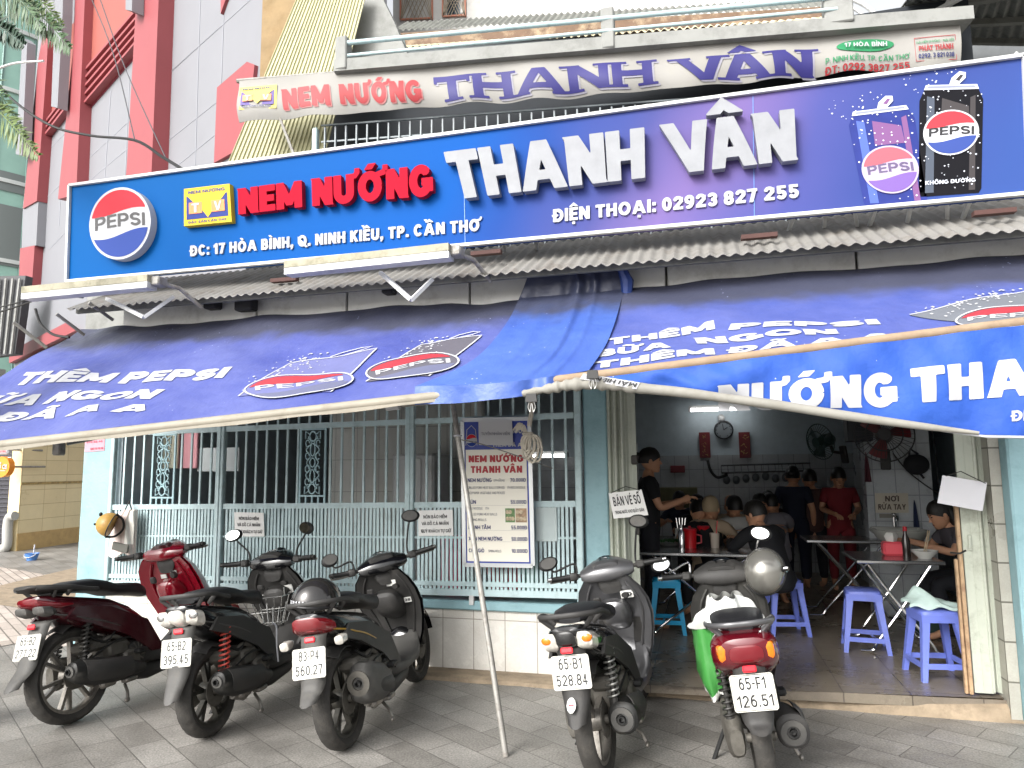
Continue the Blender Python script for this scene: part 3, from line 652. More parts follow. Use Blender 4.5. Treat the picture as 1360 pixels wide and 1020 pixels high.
mb = MB(); mb.lathe([(0, 0), (.42, 0), (.46, .10), (.46, .24), (0, .24)], V(cd_.x, cd_.y, ct_.z), n=40); gb(mb, 'round_canopy', mat('grey_canopy', '#8b918e', .5))
mb = MB(); mb.lathe([(.36, cd_.z - ct_.z - .1), (.36, 0)], V(cd_.x, cd_.y, ct_.z), n=40); gb(mb, 'white_drum', M_PANEL)
# shop row at far left with cream corner
K = Pz(21, 732, 0); dk = V(-.132, .991, 0)
row = thing('cream_building', 'cream tiled building corner beside the alley left of the blue pillar', 'building', tuple(K))
kinv = Matrix.Translation(-K)
def kb(mb, name, m): o = mb.build(name, m); o.parent = row; o.matrix_parent_inverse = kinv; return o
e = K + dk * 9; lf = V(-.95, -.3, 0)
mb = MB(); mb.add([K, e, e + V(0, 0, 3.3), K + V(0, 0, 3.3)], [(0, 1, 2, 3)]); mb.add([K + V(-.12, 0, 0), e + V(-.12, 0, 0), e + V(-.12, 0, 3.3), K + V(-.12, 0, 3.3)], [(3, 2, 1, 0)]); kb(mb, 'alley_wall', M_CREAMT)
nk = V(.991, .132, 0)
mb = MB(); mb.add([K + nk * .02, e + nk * .02, e + nk * .02 + V(0, 0, .34), K + nk * .02 + V(0, 0, .34), K, e, e + V(0, 0, .34), K + V(0, 0, .34)], [(0, 1, 2, 3), (3, 2, 6, 7), (0, 3, 7, 4)]); kb(mb, 'skirting', mat('ochre_skirting_tile', '#b99a64', .4, var=.15, vscale=6, dirt='#8a6f45', dscale=5, damt=.5))
mb = MB(); z = P(60, 647, e.y * .5 + K.y * .5).z; mb.beam(K + nk * .012 + V(0, 0, 1.33), e + nk * .012 + V(0, 0, 1.33), .02, .05); kb(mb, 'tile_border', mat('patterned_border', '#9b8450', .4, var=.5, vscale=14))
lw = V(-.11, -.02, 0)
mb = MB(); mb.add([K, K + V(-.26, -.02, 0), K + V(-.26, -.02, 3.3), K + V(0, 0, 3.3)], [(0, 1, 2, 3)]); kb(mb, 'corner_pier', mat('cream_plaster', '#e6d3a6', .7, var=.06, dirt='#a08a62', dscale=4, damt=.4))
fa = K + V(-.26, .15, 0); fb = fa + V(-6, -1.2, 0)
mb = MB(); mb.add([fa, fb, fb + V(0, 0, 3.3), fa + V(0, 0, 3.3)], [(0, 1, 2, 3)]); kb(mb, 'shopfront', mat('dark_shutter', '#2b2b33', .5, var=.15, bump=.3, bscale=30))
mb = MB()
for i in range(16): mb.beam(fa + V(0, -.02, .15 + i * .09), fb + V(0, -.02, .15 + i * .09), .03, .02)
kb(mb, 'shutter_slats', mat('slate_slat', '#3d3d47', .45))
mb = MB(); mb.box((fa + fb) / 2 + V(0, -.1, 3.4), (6.3, .3, .4)); kb(mb, 'shop_parapet', M_GREYW)
for i in range(3):
    x0 = -2 + i * 11
mb = MB()
for i, (px, m) in enumerate(((2, 0), (10, 1), (20, 0))):
    pass
# dark grey ribbed cladding above the shops at the very left edge
pk = [P(-60, 368, 13.2), P(34, 366, 13.2), P(20, 470, 13.2), P(-60, 480, 13.2)]
mb = MB(); mb.add([p for p in pk] + [p + V(0, .2, 0) for p in pk], [(0, 1, 2, 3), (7, 6, 5, 4), (0, 1, 5, 4), (1, 2, 6, 5), (2, 3, 7, 6), (3, 0, 4, 7)]); kb(mb, 'ribbed_signband', mat('dark_ribbed_metal', '#3c3d40', .5, var=.2))
mb = MB()
for i in range(7): mb.beam(P(-28 + i * 9, 370, 13.15), P(-34 + i * 8, 470, 13.15), .03, .05)
kb(mb, 'ribs', M_GREYW)
# ================================================================ signs and awnings
def qmap(q):
    a, b, c, d = [Vector(p) for p in q]
    return lambda u, v: lerp(lerp(a, b, u), lerp(d, c, u), v)
def ribbon(mb, pts, wd, n, lift=.003, m=0, closed=False):
    pts = [Vector(p) for p in pts]; n = Vector(n); k = len(pts); vs = []
    for i, p in enumerate(pts):
        t = (pts[(i + 1) % k] - pts[i - 1]) if closed else (pts[min(i + 1, k - 1)] - pts[max(i - 1, 0)])
        s = n.cross(t.normalized()) * (wd / 2); vs += [p + s + n * lift, p - s + n * lift]
    fs = [(2 * i, 2 * i + 1, 2 * ((i + 1) % k) + 1, 2 * ((i + 1) % k)) for i in range(k if closed else k - 1)]
    return mb.add(vs, fs, m)
def flat(mb, pts, n, lift=.002, m=0):
    return mb.add([Vector(p) + Vector(n) * lift for p in pts], [tuple(range(len(pts)))], m)
M_WHITE = mat('white_print', '#abacb0', .6, spec=.25, var=.04)
M_REDPR = mat('red_print', '#c8142c', .45)
M_BLUEPR = mat('deep_blue_print', '#1c3fa0', .45)
M_BLKPR = mat('black_print', '#131318', .45)
M_NAVY = mat('navy_print', '#1d2560', .5)
def wave_t(x): return .30 + .10 * math.sin(x * 2.4 + .3)
def wave_b(x): return -.30 + .12 * math.sin(x * 2.4 - .2)
def round_logo(mb, f, n, lift, mw, mr, mblue, mk, ring=.93, txt=True):
    """f(x, y) maps the unit disc to 3D"""
    C = [(math.cos(2 * math.pi * i / 48), math.sin(2 * math.pi * i / 48)) for i in range(48)]
    mb.grid(lambda u, v: f(v * math.cos(2 * math.pi * u), v * math.sin(2 * math.pi * u)) + Vector(n) * lift, 48, 6, mw, False)
    r = ring
    def region(fn, up):
        xs = [r * math.cos(math.pi * i / 40) for i in range(1, 40)]; top = []; bot = []
        for x in xs:
            y = math.sqrt(max(0, r * r - x * x)); w_ = fn(x)
            if up and y > w_: top.append((x, y)); bot.append((x, w_))
            if not up and -y < w_: top.append((x, w_)); bot.append((x, -y))
        return top, bot
    for fn, up, m in ((wave_t, True, mr), (wave_b, False, mblue)):
        t, b = region(fn, up)
        k = len(t); vs = [f(lerp(t[i][0], b[i][0], q / 6), lerp(t[i][1], b[i][1], q / 6)) + Vector(n) * (lift + .002) for q in range(7) for i in range(k)]
        mb.add(vs, [(q * k + i, q * k + i + 1, q * k + k + i + 1, q * k + k + i) for q in range(6) for i in range(k - 1)], m)
    if txt:
        put_text(mb, 'PEPSI', None, n=n, lift=lift + .003, m=mk, fn=lambda u, v: f(lerp(-.8, .82, u), -.16 + .02 * u + .36 * v + .06 * math.sin(u * 3)), t=.2, wd=1.1, rows=24)
# ---- big board
YS = 4.72
c_tl, c_tr, c_br, c_bl = P(94, 247, YS), P(1359, 75, YS), P(1366, 257.5, YS), P(90, 374, YS)
board = thing('shop_sign_board', 'long blue sign board with raised red and white letters above the tin roof', 'sign', tuple((c_bl + c_br) / 2))
binv = Matrix.Translation(-board.location)
def bb(mb, name, m): o = mb.build(name, m); o.parent = board; o.matrix_parent_inverse = binv; return o
NS = V(0, -1, 0)
m = bpy.data.materials.new('blue_purple_print'); m.use_nodes = True; N, L, b = nodes_of(m)
tc = N.new('ShaderNodeTexCoord'); sp = N.new('ShaderNodeSeparateXYZ'); L.new(tc.outputs['Object'], sp.inputs[0])
cr = N.new('ShaderNodeValToRGB'); mr = N.new('ShaderNodeMapRange'); mr.inputs[1].default_value = c_tl.x; mr.inputs[2].default_value = c_tr.x
ns = N.new('ShaderNodeTexNoise'); ns.inputs['Scale'].default_value = .9; L.new(tc.outputs['Object'], ns.inputs['Vector'])
ad = N.new('ShaderNodeMath'); ad.operation = 'MULTIPLY_ADD'; ad.inputs[1].default_value = 1.1; L.new(ns.outputs[0], ad.inputs[0]); L.new(sp.outputs[0], ad.inputs[2]); 
zz = N.new('ShaderNodeMath'); zz.operation = 'MULTIPLY_ADD'; zz.inputs[1].default_value = -.5; L.new(sp.outputs[2], zz.inputs[0]); L.new(ad.outputs[0], zz.inputs[2]); z2 = N.new('ShaderNodeMath'); z2.operation = 'ADD'; z2.inputs[1].default_value = 1.2; L.new(zz.outputs[0], z2.inputs[0])
L.new(z2.outputs[0], mr.inputs[0]); L.new(mr.outputs[0], cr.inputs[0]); E_ = cr.color_ramp.elements
E_[0].position = .0; E_[0].color = lin('#00508f'); E_[1].position = .46; E_[1].color = lin('#054c98')
for ps, h in ((.56, '#1f4288'), (.66, '#43477f'), (.74, '#6a5a8e'), (.82, '#454a86'), (.9, '#36437f'), (1.0, '#334a86')):
    q = E_.new(ps); q.color = lin(h)
L.new(cr.outputs[0], b.inputs['Base Color']); b.inputs['Roughness'].default_value = .6; b.inputs['Specular IOR Level'].default_value = .08
mb = MB(); n = 4
fr = [c_tl, c_tr, c_br, c_bl]
mb.add(fr + [p + V(0, .07, 0) for p in fr], [(0, 1, 2, 3), (7, 6, 5, 4), (0, 1, 5, 4), (1, 2, 6, 5), (2, 3, 7, 6), (3, 0, 4, 7)]); bb(mb, 'board_panel', m)
mb = MB(); off = V(0, -.008, 0)
for i in range(4): mb.beam(fr[i] + off, fr[(i + 1) % 4] + off, .035, .022)
bb(mb, 'board_frame', M_WHITEP)
mb = MB()
for px in (616, 1000): mb.beam(P(px, 205 if px < 700 else 128, YS) + V(0, -.001, 0), P(px + 2, 330 if px < 700 else 292, YS) + V(0, -.001, 0), .006, .004)
bb(mb, 'panel_seam', mat('seam_blue', '#5b86c8', .4))
def sgn(pts): return [P(x, y, YS) for x, y in pts]
M_LRED = mat('red_acrylic', '#a00424', .6, spec=.08); M_LRED2 = mat('dark_red_return', '#8e0a20', .6, spec=.2)
M_LWH = mat('brushed_white_face', '#8b8d91', .5, spec=.15, var=.1, vscale=9); M_LWH2 = mat('pale_grey_return', '#7d8086', .4)
for s_, q in (('NEM', [(324, 289), (408, 279), (407, 244), (323, 255)]), ('NƯỚNG', [(421, 278), (580, 264), (579, 222.5), (420, 242)])):
    mb = MB(); put_text(mb, s_, sgn(q), n=NS, depth=.05, m=0, m2=1, t=.285, track=.04, rows=44, lift=.02); bb(mb, 'raised_lettering', [M_LRED, M_LRED2])
for s_, q in (('THANH', [(610, 270), (858, 242), (857, 176), (594, 208)]), ('VÂN', [(897, 237), (1056, 219), (1053, 152), (876, 173)])):
    mb = MB(); put_text(mb, s_, sgn(q), n=NS, depth=.06, m=0, m2=1, t=.27, track=.03, rows=52, lift=.02, wd=1.0); bb(mb, 'raised_lettering', [M_LWH, M_LWH2])
mb = MB(); put_text(mb, 'ĐC: 17 HÒA BÌNH, Q. NINH KIỀU, TP. CẦN THƠ', sgn([(254, 341), (639, 307), (639, 291), (254, 327)]), n=NS, depth=.012, t=.25, track=.1, rows=24, lift=.002, wd=.95); bb(mb, 'address_lettering', M_WHITE)
mb = MB(); put_text(mb, 'ĐIỆN THOẠI: 02923 827 255', sgn([(735, 296), (1061, 263), (1060, 245), (735, 279)]), n=NS, depth=.012, t=.25, track=.09, rows=28, lift=.002); bb(mb, 'phone_lettering', M_WHITE)
# round emblem
ec = P(167.5, 300, YS); ex_ = (P(208, 296, YS) - P(127, 304, YS)) / 2; ez = (P(167, 253, YS) - P(168, 347.5, YS)) / 2
fmap = lambda x, y: V(ec.x, YS, ec.z) + ex_ * x + ez * y
mb = MB(); C = [fmap(math.cos(2 * math.pi * i / 48), math.sin(2 * math.pi * i / 48)) for i in range(48)]
mb.add([p + NS * .07 for p in C] + C, [(i, (i + 1) % 48, 48 + (i + 1) % 48, 48 + i) for i in range(48)], 0); bbx = mb
round_logo(mb, fmap, NS, .07, 0, 1, 2, 3); bb(mb, 'round_emblem', [M_WHITE, mat('logo_red', '#b8182a', .6, spec=.25), mat('logo_blue', '#173682', .6, spec=.25), M_BLKPR])
# square TV badge
def badge(mb, f, n, l0, mats_):
    Y_, B_, O_, W_, D_ = mats_
    flat(mb, [f(0, 0), f(1, 0), f(1, 1), f(0, 1)], n, l0, Y_)
    flat(mb, [f(.06, .16), f(.94, .16), f(.94, .78), f(.06, .78)], n, l0 + .002, B_)
    flat(mb, [f(.06, .80), f(.94, .80), f(.52, .14), f(.40, .18)], n, l0 + .004, Y_) if False else flat(mb, [f(.08, .78), f(.92, .78), f(.62, .34), f(.52, .17), f(.42, .34)], n, l0 + .004, Y_)
    flat(mb, [f(.12, .3), f(.4, .3), f(.4, .6), f(.12, .6)], n, l0 + .006, O_); flat(mb, [f(.6, .3), f(.88, .3), f(.88, .6), f(.6, .6)], n, l0 + .006, O_)
    put_text(mb, 'T', None, n=n, lift=l0 + .008, m=W_, fn=lambda u, v: f(.18 + .16 * u, .33 + .24 * v), t=.24, rows=20)
    put_text(mb, 'V', None, n=n, lift=l0 + .008, m=W_, fn=lambda u, v: f(.66 + .16 * u, .33 + .24 * v), t=.24, rows=20)
    put_text(mb, 'NEM NƯỚNG', None, n=n, lift=l0 + .003, m=D_, fn=lambda u, v: f(.1 + .8 * u, .84 + .08 * v), t=.2, rows=14)
    put_text(mb, 'ĐẶC SẢN CẦN THƠ', None, n=n, lift=l0 + .003, m=D_, fn=lambda u, v: f(.1 + .8 * u, .05 + .06 * v), t=.2, rows=12)
M_BY = mat('badge_yellow', '#c9ab2c', .6, spec=.25); M_BB = mat('badge_blue', '#22327a', .6, spec=.25); M_BO = mat('badge_orange', '#e0782c', .4)
q = qmap(sgn([(250, 303), (313, 297), (310, 247), (250, 254)])); mb = MB()
cs = [q(0, 0), q(1, 0), q(1, 1), q(0, 1)]; mb.add([p + NS * .05 for p in cs] + cs, [(0, 1, 5, 4), (1, 2, 6, 5), (2, 3, 7, 6), (3, 0, 4, 7)], 0)
badge(mb, q, NS, .05, (0, 1, 2, 3, 4)); bb(mb, 'square_badge', [M_BY, M_BB, M_BO, M_WHITE, M_NAVY])
# two printed cans
def can(name, q, body, hi, dark, txt2=None, ly=.42, lg=('#c8192a', '#b9bac0', '#173682', '#131318')):
    f = qmap(sgn(q)); mb = MB()
    prof = [(.04, 0), (.96, 0), (1, .04), (1, .86), (.93, .95), (.90, .985), (.10, .985), (.07, .95), (0, .86), (0, .04)]
    flat(mb, [f(*p) for p in prof], NS, .003, 0)
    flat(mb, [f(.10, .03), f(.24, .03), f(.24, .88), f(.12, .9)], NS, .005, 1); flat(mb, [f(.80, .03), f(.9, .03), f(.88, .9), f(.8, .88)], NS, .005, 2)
    flat(mb, [f(.34, .62), f(.8, .62), f(.78, .8), f(.36, .88)], NS, .0045, 2)
    flat(mb, [f(.07, .955), f(.93, .955), f(.9, 1.0), f(.1, 1.0)], NS, .006, 3); flat(mb, [f(.12, .97), f(.88, .97), f(.86, .99), f(.14, .99)], NS, .008, 4)
    # open ring pull
    k = [(.46, .99), (.5, 1.06), (.62, 1.12), (.72, 1.11), (.72, 1.06), (.6, .99)]; flat(mb, [f(*p) for p in k], NS, .009, 3); k = [(.56, 1.04), (.64, 1.09), (.68, 1.08), (.62, 1.03)]; flat(mb, [f(*p) for p in k], NS, .011, 2)
    asp = (f(1, 0) - f(0, 0)).length / (f(0, 1) - f(0, 0)).length; r = .44
    round_logo(mb, lambda x, y: f(.5 + r * x, ly + r * asp * y), NS, .010, 5, 6, 7, 8)
    rng = random.Random(5)
    for i in range(70):
        x, y = rng.uniform(.02, .98), rng.uniform(.05, .94); s_ = rng.uniform(.008, .02); flat(mb, [f(x - s_, y), f(x, y - s_ * asp), f(x + s_, y), f(x, y + s_ * asp)], NS, .0075, 3)
    if txt2: put_text(mb, txt2, None, n=NS, lift=.01, m=3, fn=lambda u, v: f(.1 + .8 * u, .1 + .035 * v), t=.2, rows=16)
    for i in range(26):
        x, y = rng.uniform(-.25, .6), rng.uniform(1.0, 1.22) - .1 * rng.random(); s_ = rng.uniform(.006, .02); flat(mb, [f(x - s_, y), f(x, y - s_ * asp), f(x + s_, y), f(x, y + s_ * asp)], NS, .004, 3)
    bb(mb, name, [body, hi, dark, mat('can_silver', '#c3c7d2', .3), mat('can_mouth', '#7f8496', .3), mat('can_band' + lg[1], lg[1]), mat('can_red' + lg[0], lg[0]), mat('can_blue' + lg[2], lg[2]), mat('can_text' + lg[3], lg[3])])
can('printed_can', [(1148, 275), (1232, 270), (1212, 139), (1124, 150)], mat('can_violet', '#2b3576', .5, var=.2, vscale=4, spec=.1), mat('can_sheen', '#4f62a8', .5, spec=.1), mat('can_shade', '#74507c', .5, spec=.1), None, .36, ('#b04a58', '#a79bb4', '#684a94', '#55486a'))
can('printed_can', [(1220, 262), (1303, 256), (1306, 112), (1221, 114)], mat('can_black', '#121217', .6, spec=.1), mat('can_grey_sheen', '#4b525e', .5, spec=.1), mat('can_brown', '#2c2628', .35), 'KHÔNG ĐƯỜNG', .56)
# posts carrying the board and struts behind it
for px, py in ((642, 322), (790, 308), (1010, 290), (1325, 262), (230, 358)):
    mb = MB(); a = P(px, py, YS + .05); mb.beam(a + V(0, 0, .02), a + V(0, .0, -.16), .03, .03); bb(mb, 'support_post', M_WHITEP)
for px in (672, 720, 1060, 1090, 1120, 1160, 1200, 1240, 1275):
    mb = MB(); a = P(px, 290, YS + .35); mb.beam(V(a.x, YS + .06, a.z + .1), V(a.x + .12 * math.sin(px), YS + .45, a.z - .22), .022, .022); bb(mb, 'strut', M_WHITEP)
for px, py in ((646, 336), (1008, 314), (1320, 282), (378, 372)):
    mb = MB(); a = P(px, py, YS - .05); mb.beam(a - V(.11, 0, 0), a + V(.11, 0, 0), .05, .028); bb(mb, 'foot_bracket', mat('rust_red_bracket', '#4a302c', .8, var=.2))
# ---- cloth banner on the balcony
YB = 5.22
ban = thing('cloth_banner', 'white cloth banner with red and violet lettering hanging from the balcony', 'banner', tuple(P(800, 100, YB)))
ninv = Matrix.Translation(-ban.location)
def nb(mb, name, m): o = mb.build(name, m); o.parent = ban; o.matrix_parent_inverse = ninv; return o
tA = P(317, 107, YB); tB = Pz(1275, 31, tA.z); bA, bB = P(318, 163, YB), P(1276, 86, tB.y)
def bsurf(u, v):
    """v 0 bottom, 1 top"""
    p = lerp(lerp(bA, bB, u), lerp(tA, tB, u), v); k = 1 - v
    mid = 1 if .1 < u < .9 else u / .1 if u <= .1 else (1 - u) / .1
    return p + V(0, -.018 * math.sin(u * 60) * k - .008 * math.sin(u * 23 + v * 5) - .05 * k * math.sin(v * 3.1), (.009 * math.sin(u * 75) + .008 * math.sin(u * 9)) * k * mid)
mb = MB(); mb.grid(bsurf, 160, 14, thick=.004, tdir=(0, 1, 0)); nb(mb, 'cloth', mat('white_cloth', '#908e8a', .7, var=.05, vscale=4, dirt='#9a978c', dscale=3, damt=.35))
mb = MB(); mb.tube([tA + V(-.03, .02, .01), tB + V(.03, .02, .01)], .02, 8); nb(mb, 'top_bar', M_GALV)
mb = MB(); mb.tube([P(372, 158, YB), P(391, 207, YS + .02)], .012, 6); nb(mb, 'stay_rod', M_GALV)
def bq(pts):
    """pixel quad -> (u, v) corners -> follows the cloth"""
    uv = []
    for x, y in pts:
        u = (x - 317) / (1275.5 - 317); yt = lerp(107, 31, u); yb = lerp(163, 86, u); uv.append((u, (yb - y) / (yb - yt)))
    def f(a, b_):
        u = lerp(lerp(uv[0][0], uv[1][0], a), lerp(uv[3][0], uv[2][0], a), b_); v = lerp(lerp(uv[0][1], uv[1][1], a), lerp(uv[3][1], uv[2][1], a), b_); return bsurf(u, v)
    return f
M_BRED = mat('banner_red', '#98262c', .6, var=.08); M_BVIO = mat('banner_violet', '#252168', .6, var=.08); M_BGRN = mat('banner_green', '#217a4e', .6)
for s_, q in (('NEM', [(385, 147), (455, 141), (452, 113), (381, 119)]), ('NƯỚNG', [(468, 139), (584, 136), (582, 107), (466, 113)])):
    mb = MB(); put_text(mb, s_, None, n=NS, fn=bq(q), t=.26, rows=30, grow=.0, lift=.009, m=0); put_text(mb, s_, None, n=NS, fn=bq([(x + 1.6, y + 1.4) for x, y in q]), t=.26, rows=30, lift=.006, m=1, grow=.0); nb(mb, 'lettering', [M_BRED, mat('pink_outline', '#b07070', .6)])
for s_, q in (('THANH', [(605, 136), (895, 111), (893, 78), (600, 102)]), ('VÂN', [(935, 107), (1097, 101), (1096, 66), (922, 78)])):
    mb = MB(); put_text(mb, s_, None, n=NS, fn=bq(q), t=.27, rows=40, wd=1.5 if s_ == 'THANH' else 1.25, serif=True, track=.1, lift=.009, m=0); put_text(mb, s_, None, n=NS, fn=bq([(x + 2.5, y + 2) for x, y in q]), t=.27, rows=36, wd=1.5 if s_ == 'THANH' else 1.25, serif=True, track=.1, lift=.006, m=1); nb(mb, 'lettering', [M_BVIO, mat('grey_outline', '#8d8b98', .6)])
mb = MB(); f = bq([(1115, 87), (1216, 79), (1216, 74), (1115, 80)]); put_text(mb, 'P. NINH KIỀU, TP. CẦN THƠ', None, n=NS, fn=bq([(1112, 87.5), (1214, 80), (1214, 73.5), (1112, 80)]), t=.16, rows=18, lift=.009); nb(mb, 'green_lettering', M_BGRN)
mb = MB(); put_text(mb, 'ĐT: 0292 3827 255', None, n=NS, fn=bq([(1112, 100), (1215, 92), (1214, 84), (1112, 91)]), t=.2, rows=18, lift=.009); nb(mb, 'phone_lettering', M_BRED)
mb = MB(); f = bq([(1126, 74), (1196, 68.5), (1196, 50), (1126, 55)]); C = [f(.5 + .5 * math.cos(2 * math.pi * i / 40), .5 + .5 * math.sin(2 * math.pi * i / 40)) for i in range(40)]
flat(mb, C, NS, .008, 0); put_text(mb, '17 HÒA BÌNH', None, n=NS, fn=lambda u, v: f(.13 + .74 * u, .3 + .36 * v), t=.2, rows=18, lift=.03, m=1); nb(mb, 'green_oval', [M_BGRN, M_WHITE])
mb = MB(); f = bq([(1222, 84), (1270, 80), (1268, 49), (1220, 53)])
ribbon(mb, [f(0, 0), f(1, 0), f(1, 1), f(0, 1)], .006, NS, .008, 0, True); put_text(mb, 'HẢI HIỀN DI ĐỘNG - MÁI XẾP', None, n=NS, fn=lambda u, v: f(.04 + .92 * u, .74 + .1 * v), t=.16, rows=12, lift=.009, m=1); put_text(mb, 'PHÁT THÀNH', None, n=NS, fn=lambda u, v: f(.08 + .84 * u, .4 + .22 * v), t=.2, rows=16, lift=.009, m=0, serif=True); put_text(mb, '0292. 3 821 038', None, n=NS, fn=lambda u, v: f(.06 + .88 * u, .1 + .18 * v), t=.2, rows=16, lift=.009, m=2)
nb(mb, 'stamp_panel', [M_BRED, M_BGRN, M_NAVY])
mb = MB(); badge(mb, bq([(321, 149), (375, 145), (374, 112), (319, 117)]), NS, .008, (0, 1, 2, 3, 4)); nb(mb, 'square_badge', [mat('faded_yellow', '#d8c65a', .6), mat('faded_blue', '#5a4a8c', .6), mat('faded_orange', '#d98a5c', .6), M_WHITE, M_NAVY])
# ---- awnings
def cloth_mat(name, c1, c2, rough=.55, specks=True):
    m = bpy.data.materials.new(name); m.use_nodes = True; N, L, b = nodes_of(m); tc = N.new('ShaderNodeTexCoord')
    n1 = N.new('ShaderNodeTexNoise'); n1.inputs['Scale'].default_value = 1.6; n1.inputs['Detail'].default_value = 8; n1.inputs['Roughness'].default_value = .65; L.new(tc.outputs['Object'], n1.inputs['Vector'])
    mx = N.new('ShaderNodeMix'); mx.data_type = 'RGBA'; mr = N.new('ShaderNodeMapRange'); mr.inputs[1].default_value = .35; mr.inputs[2].default_value = .68; L.new(n1.outputs[0], mr.inputs[0]); L.new(mr.outputs[0], mx.inputs[0]); mx.inputs[6].default_value = lin(c1); mx.inputs[7].default_value = lin(c2); src = mx.outputs[2]
    # darker stripe along the top edge of the cloth, its border broken by noise
    at = N.new('ShaderNodeAttribute'); at.attribute_name = 'top_band'; n4 = N.new('ShaderNodeTexNoise'); n4.inputs['Scale'].default_value = 5; n4.inputs['Detail'].default_value = 6; L.new(tc.outputs['Object'], n4.inputs['Vector'])
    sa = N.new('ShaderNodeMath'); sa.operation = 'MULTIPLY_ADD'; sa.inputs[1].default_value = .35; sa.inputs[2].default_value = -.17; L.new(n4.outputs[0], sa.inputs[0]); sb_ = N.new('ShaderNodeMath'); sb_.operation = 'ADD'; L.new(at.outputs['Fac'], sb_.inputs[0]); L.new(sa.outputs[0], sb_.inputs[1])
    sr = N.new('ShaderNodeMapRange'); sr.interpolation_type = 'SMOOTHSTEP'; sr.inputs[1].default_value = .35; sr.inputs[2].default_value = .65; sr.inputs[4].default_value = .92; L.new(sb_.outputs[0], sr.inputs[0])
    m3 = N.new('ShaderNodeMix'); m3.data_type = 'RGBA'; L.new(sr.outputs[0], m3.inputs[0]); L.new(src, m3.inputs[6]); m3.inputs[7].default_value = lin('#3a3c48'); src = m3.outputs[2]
    if specks:
        vo = N.new('ShaderNodeTexVoronoi'); vo.inputs['Scale'].default_value = 22; L.new(tc.outputs['Object'], vo.inputs['Vector']); n2 = N.new('ShaderNodeTexNoise'); n2.inputs['Scale'].default_value = 3; L.new(tc.outputs['Object'], n2.inputs['Vector'])
        ml = N.new('ShaderNodeMapRange'); ml.inputs[1].default_value = .5; ml.inputs[2].default_value = .75; ml.inputs[3].default_value = 0; ml.inputs[4].default_value = .16; L.new(n2.outputs[0], ml.inputs[0])
        lt = N.new('ShaderNodeMath'); lt.operation = 'LESS_THAN'; L.new(vo.outputs[0], lt.inputs[0]); L.new(ml.outputs[0], lt.inputs[1])
        m2 = N.new('ShaderNodeMix'); m2.data_type = 'RGBA'; L.new(lt.outputs[0], m2.inputs[0]); L.new(src, m2.inputs[6]); m2.inputs[7].default_value = lin('#9aa2c4'); src = m2.outputs[2]
    L.new(src, b.inputs['Base Color']); b.inputs['Roughness'].default_value = rough
    n3 = N.new('ShaderNodeTexNoise'); n3.inputs['Scale'].default_value = 7; n3.inputs['Detail'].default_value = 5; L.new(tc.outputs['Object'], n3.inputs['Vector']); bp = N.new('ShaderNodeBump'); bp.inputs['Strength'].default_value = .5; bp.inputs['Distance'].default_value = .03; L.new(n3.outputs[0], bp.inputs['Height']); L.new(bp.outputs[0], b.inputs['Normal'])
    return m
M_AWN = cloth_mat('faded_violet_blue_cloth', '#3d4789', '#555d94'); M_AWN2 = cloth_mat('faded_blue_cloth', '#3a498b', '#515a94'); M_TARP = cloth_mat('bright_blue_tarpaulin', '#34509c', '#4561a2', .45); M_VAL = cloth_mat('royal_blue_vinyl', '#1a4499', '#2350a6', .7)
M_UNDER = mat('grey_cloth_underside', '#85837c', .7, var=.1, vscale=6, dirt='#6f6a5c', dscale=7, damt=.5)
M_TAN = mat('tan_edge_tape', '#927e68', .8, var=.2, vscale=14)
def set_top_band(o, fn):
    a = o.data.attributes.new('top_band', 'FLOAT', 'POINT')
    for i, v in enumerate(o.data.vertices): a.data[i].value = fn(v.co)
def ripple(p): return .005 * math.sin((p.x * 1.2 + p.y * 2.4) * 5 + 2 * math.sin(p.x * 1.7)) + .003 * math.sin((p.x * 2.1 - p.y * 1.3) * 7 + 1.5 * math.sin(p.y * 3)) + .008 * math.sin(p.x * 5 + p.y * 9) + .005 * math.sin(p.x * 13 - p.y * 4) + .006 * math.sin(p.x * 2.1 + 1)
# left awning
aTL, aTR, aB = P(108, 438, YF - .02), P(760, 392, YF - .02), P(700, 508, 3.72)
nL = (aTR - aTL).cross(aB - aTR).normalized(); nL = nL if nL.z > 0 else -nL
aBL = Ppl(-197, 609, aTL, nL); aBR = Ppl(730, 505, aTL, nL)
def sL(p): return p + nL * ripple(p)
fL = qmap([aBL, aBR, aTR, aTL])
awl = thing('left_awning', 'wide violet blue awning with slanted lettering over the parked maroon and black scooters', 'awning', tuple((aTL + aTR) / 2))
awl.name = 'sloping_awning'
linv = Matrix.Translation(-awl.location)
def lb(mb, name, m): o = mb.build(name, m); o.parent = awl; o.matrix_parent_inverse = linv; return o
mb = MB(); mb.grid(lambda u, v: sL(fL(u, v)), 200, 60, thick=.004, tdir=-nL); o = lb(mb, 'cloth', [M_AWN]); set_top_band(o, lambda p: 1 - (aTL.z - p.z) / (aTL.z - aB.z) * 1.55)
mb = MB(); mb.tube([aBL + V(0, -.01, -.02), aBR + V(0, -.01, -.02)], .028, 12); mb.grid(lambda u, v: lerp(aBL, aBR, u) + V(0, -.032, -.02 - .035 * v + .004 * math.sin(u * 40)), 60, 2, thick=.006, tdir=(0, 1, 0)); lb(mb, 'front_bar', mat('dirty_cream_bar', '#8b8578', .6, var=.12, vscale=8, dirt='#6a6252', dscale=6, damt=.5))
def lq(pts): return [sL(Ppl(x, y, aTL, nL)) for x, y in pts]
def ltext(s, pts, **k):
    q = qmap([Ppl(x, y, aTL, nL) for x, y in pts]); mb = MB(); put_text(mb, s, None, n=nL, fn=lambda u, v: sL(q(u, v)), t=.3, track=.06, rows=26, lift=.005, **k); lb(mb, 'lettering', M_WHITE)
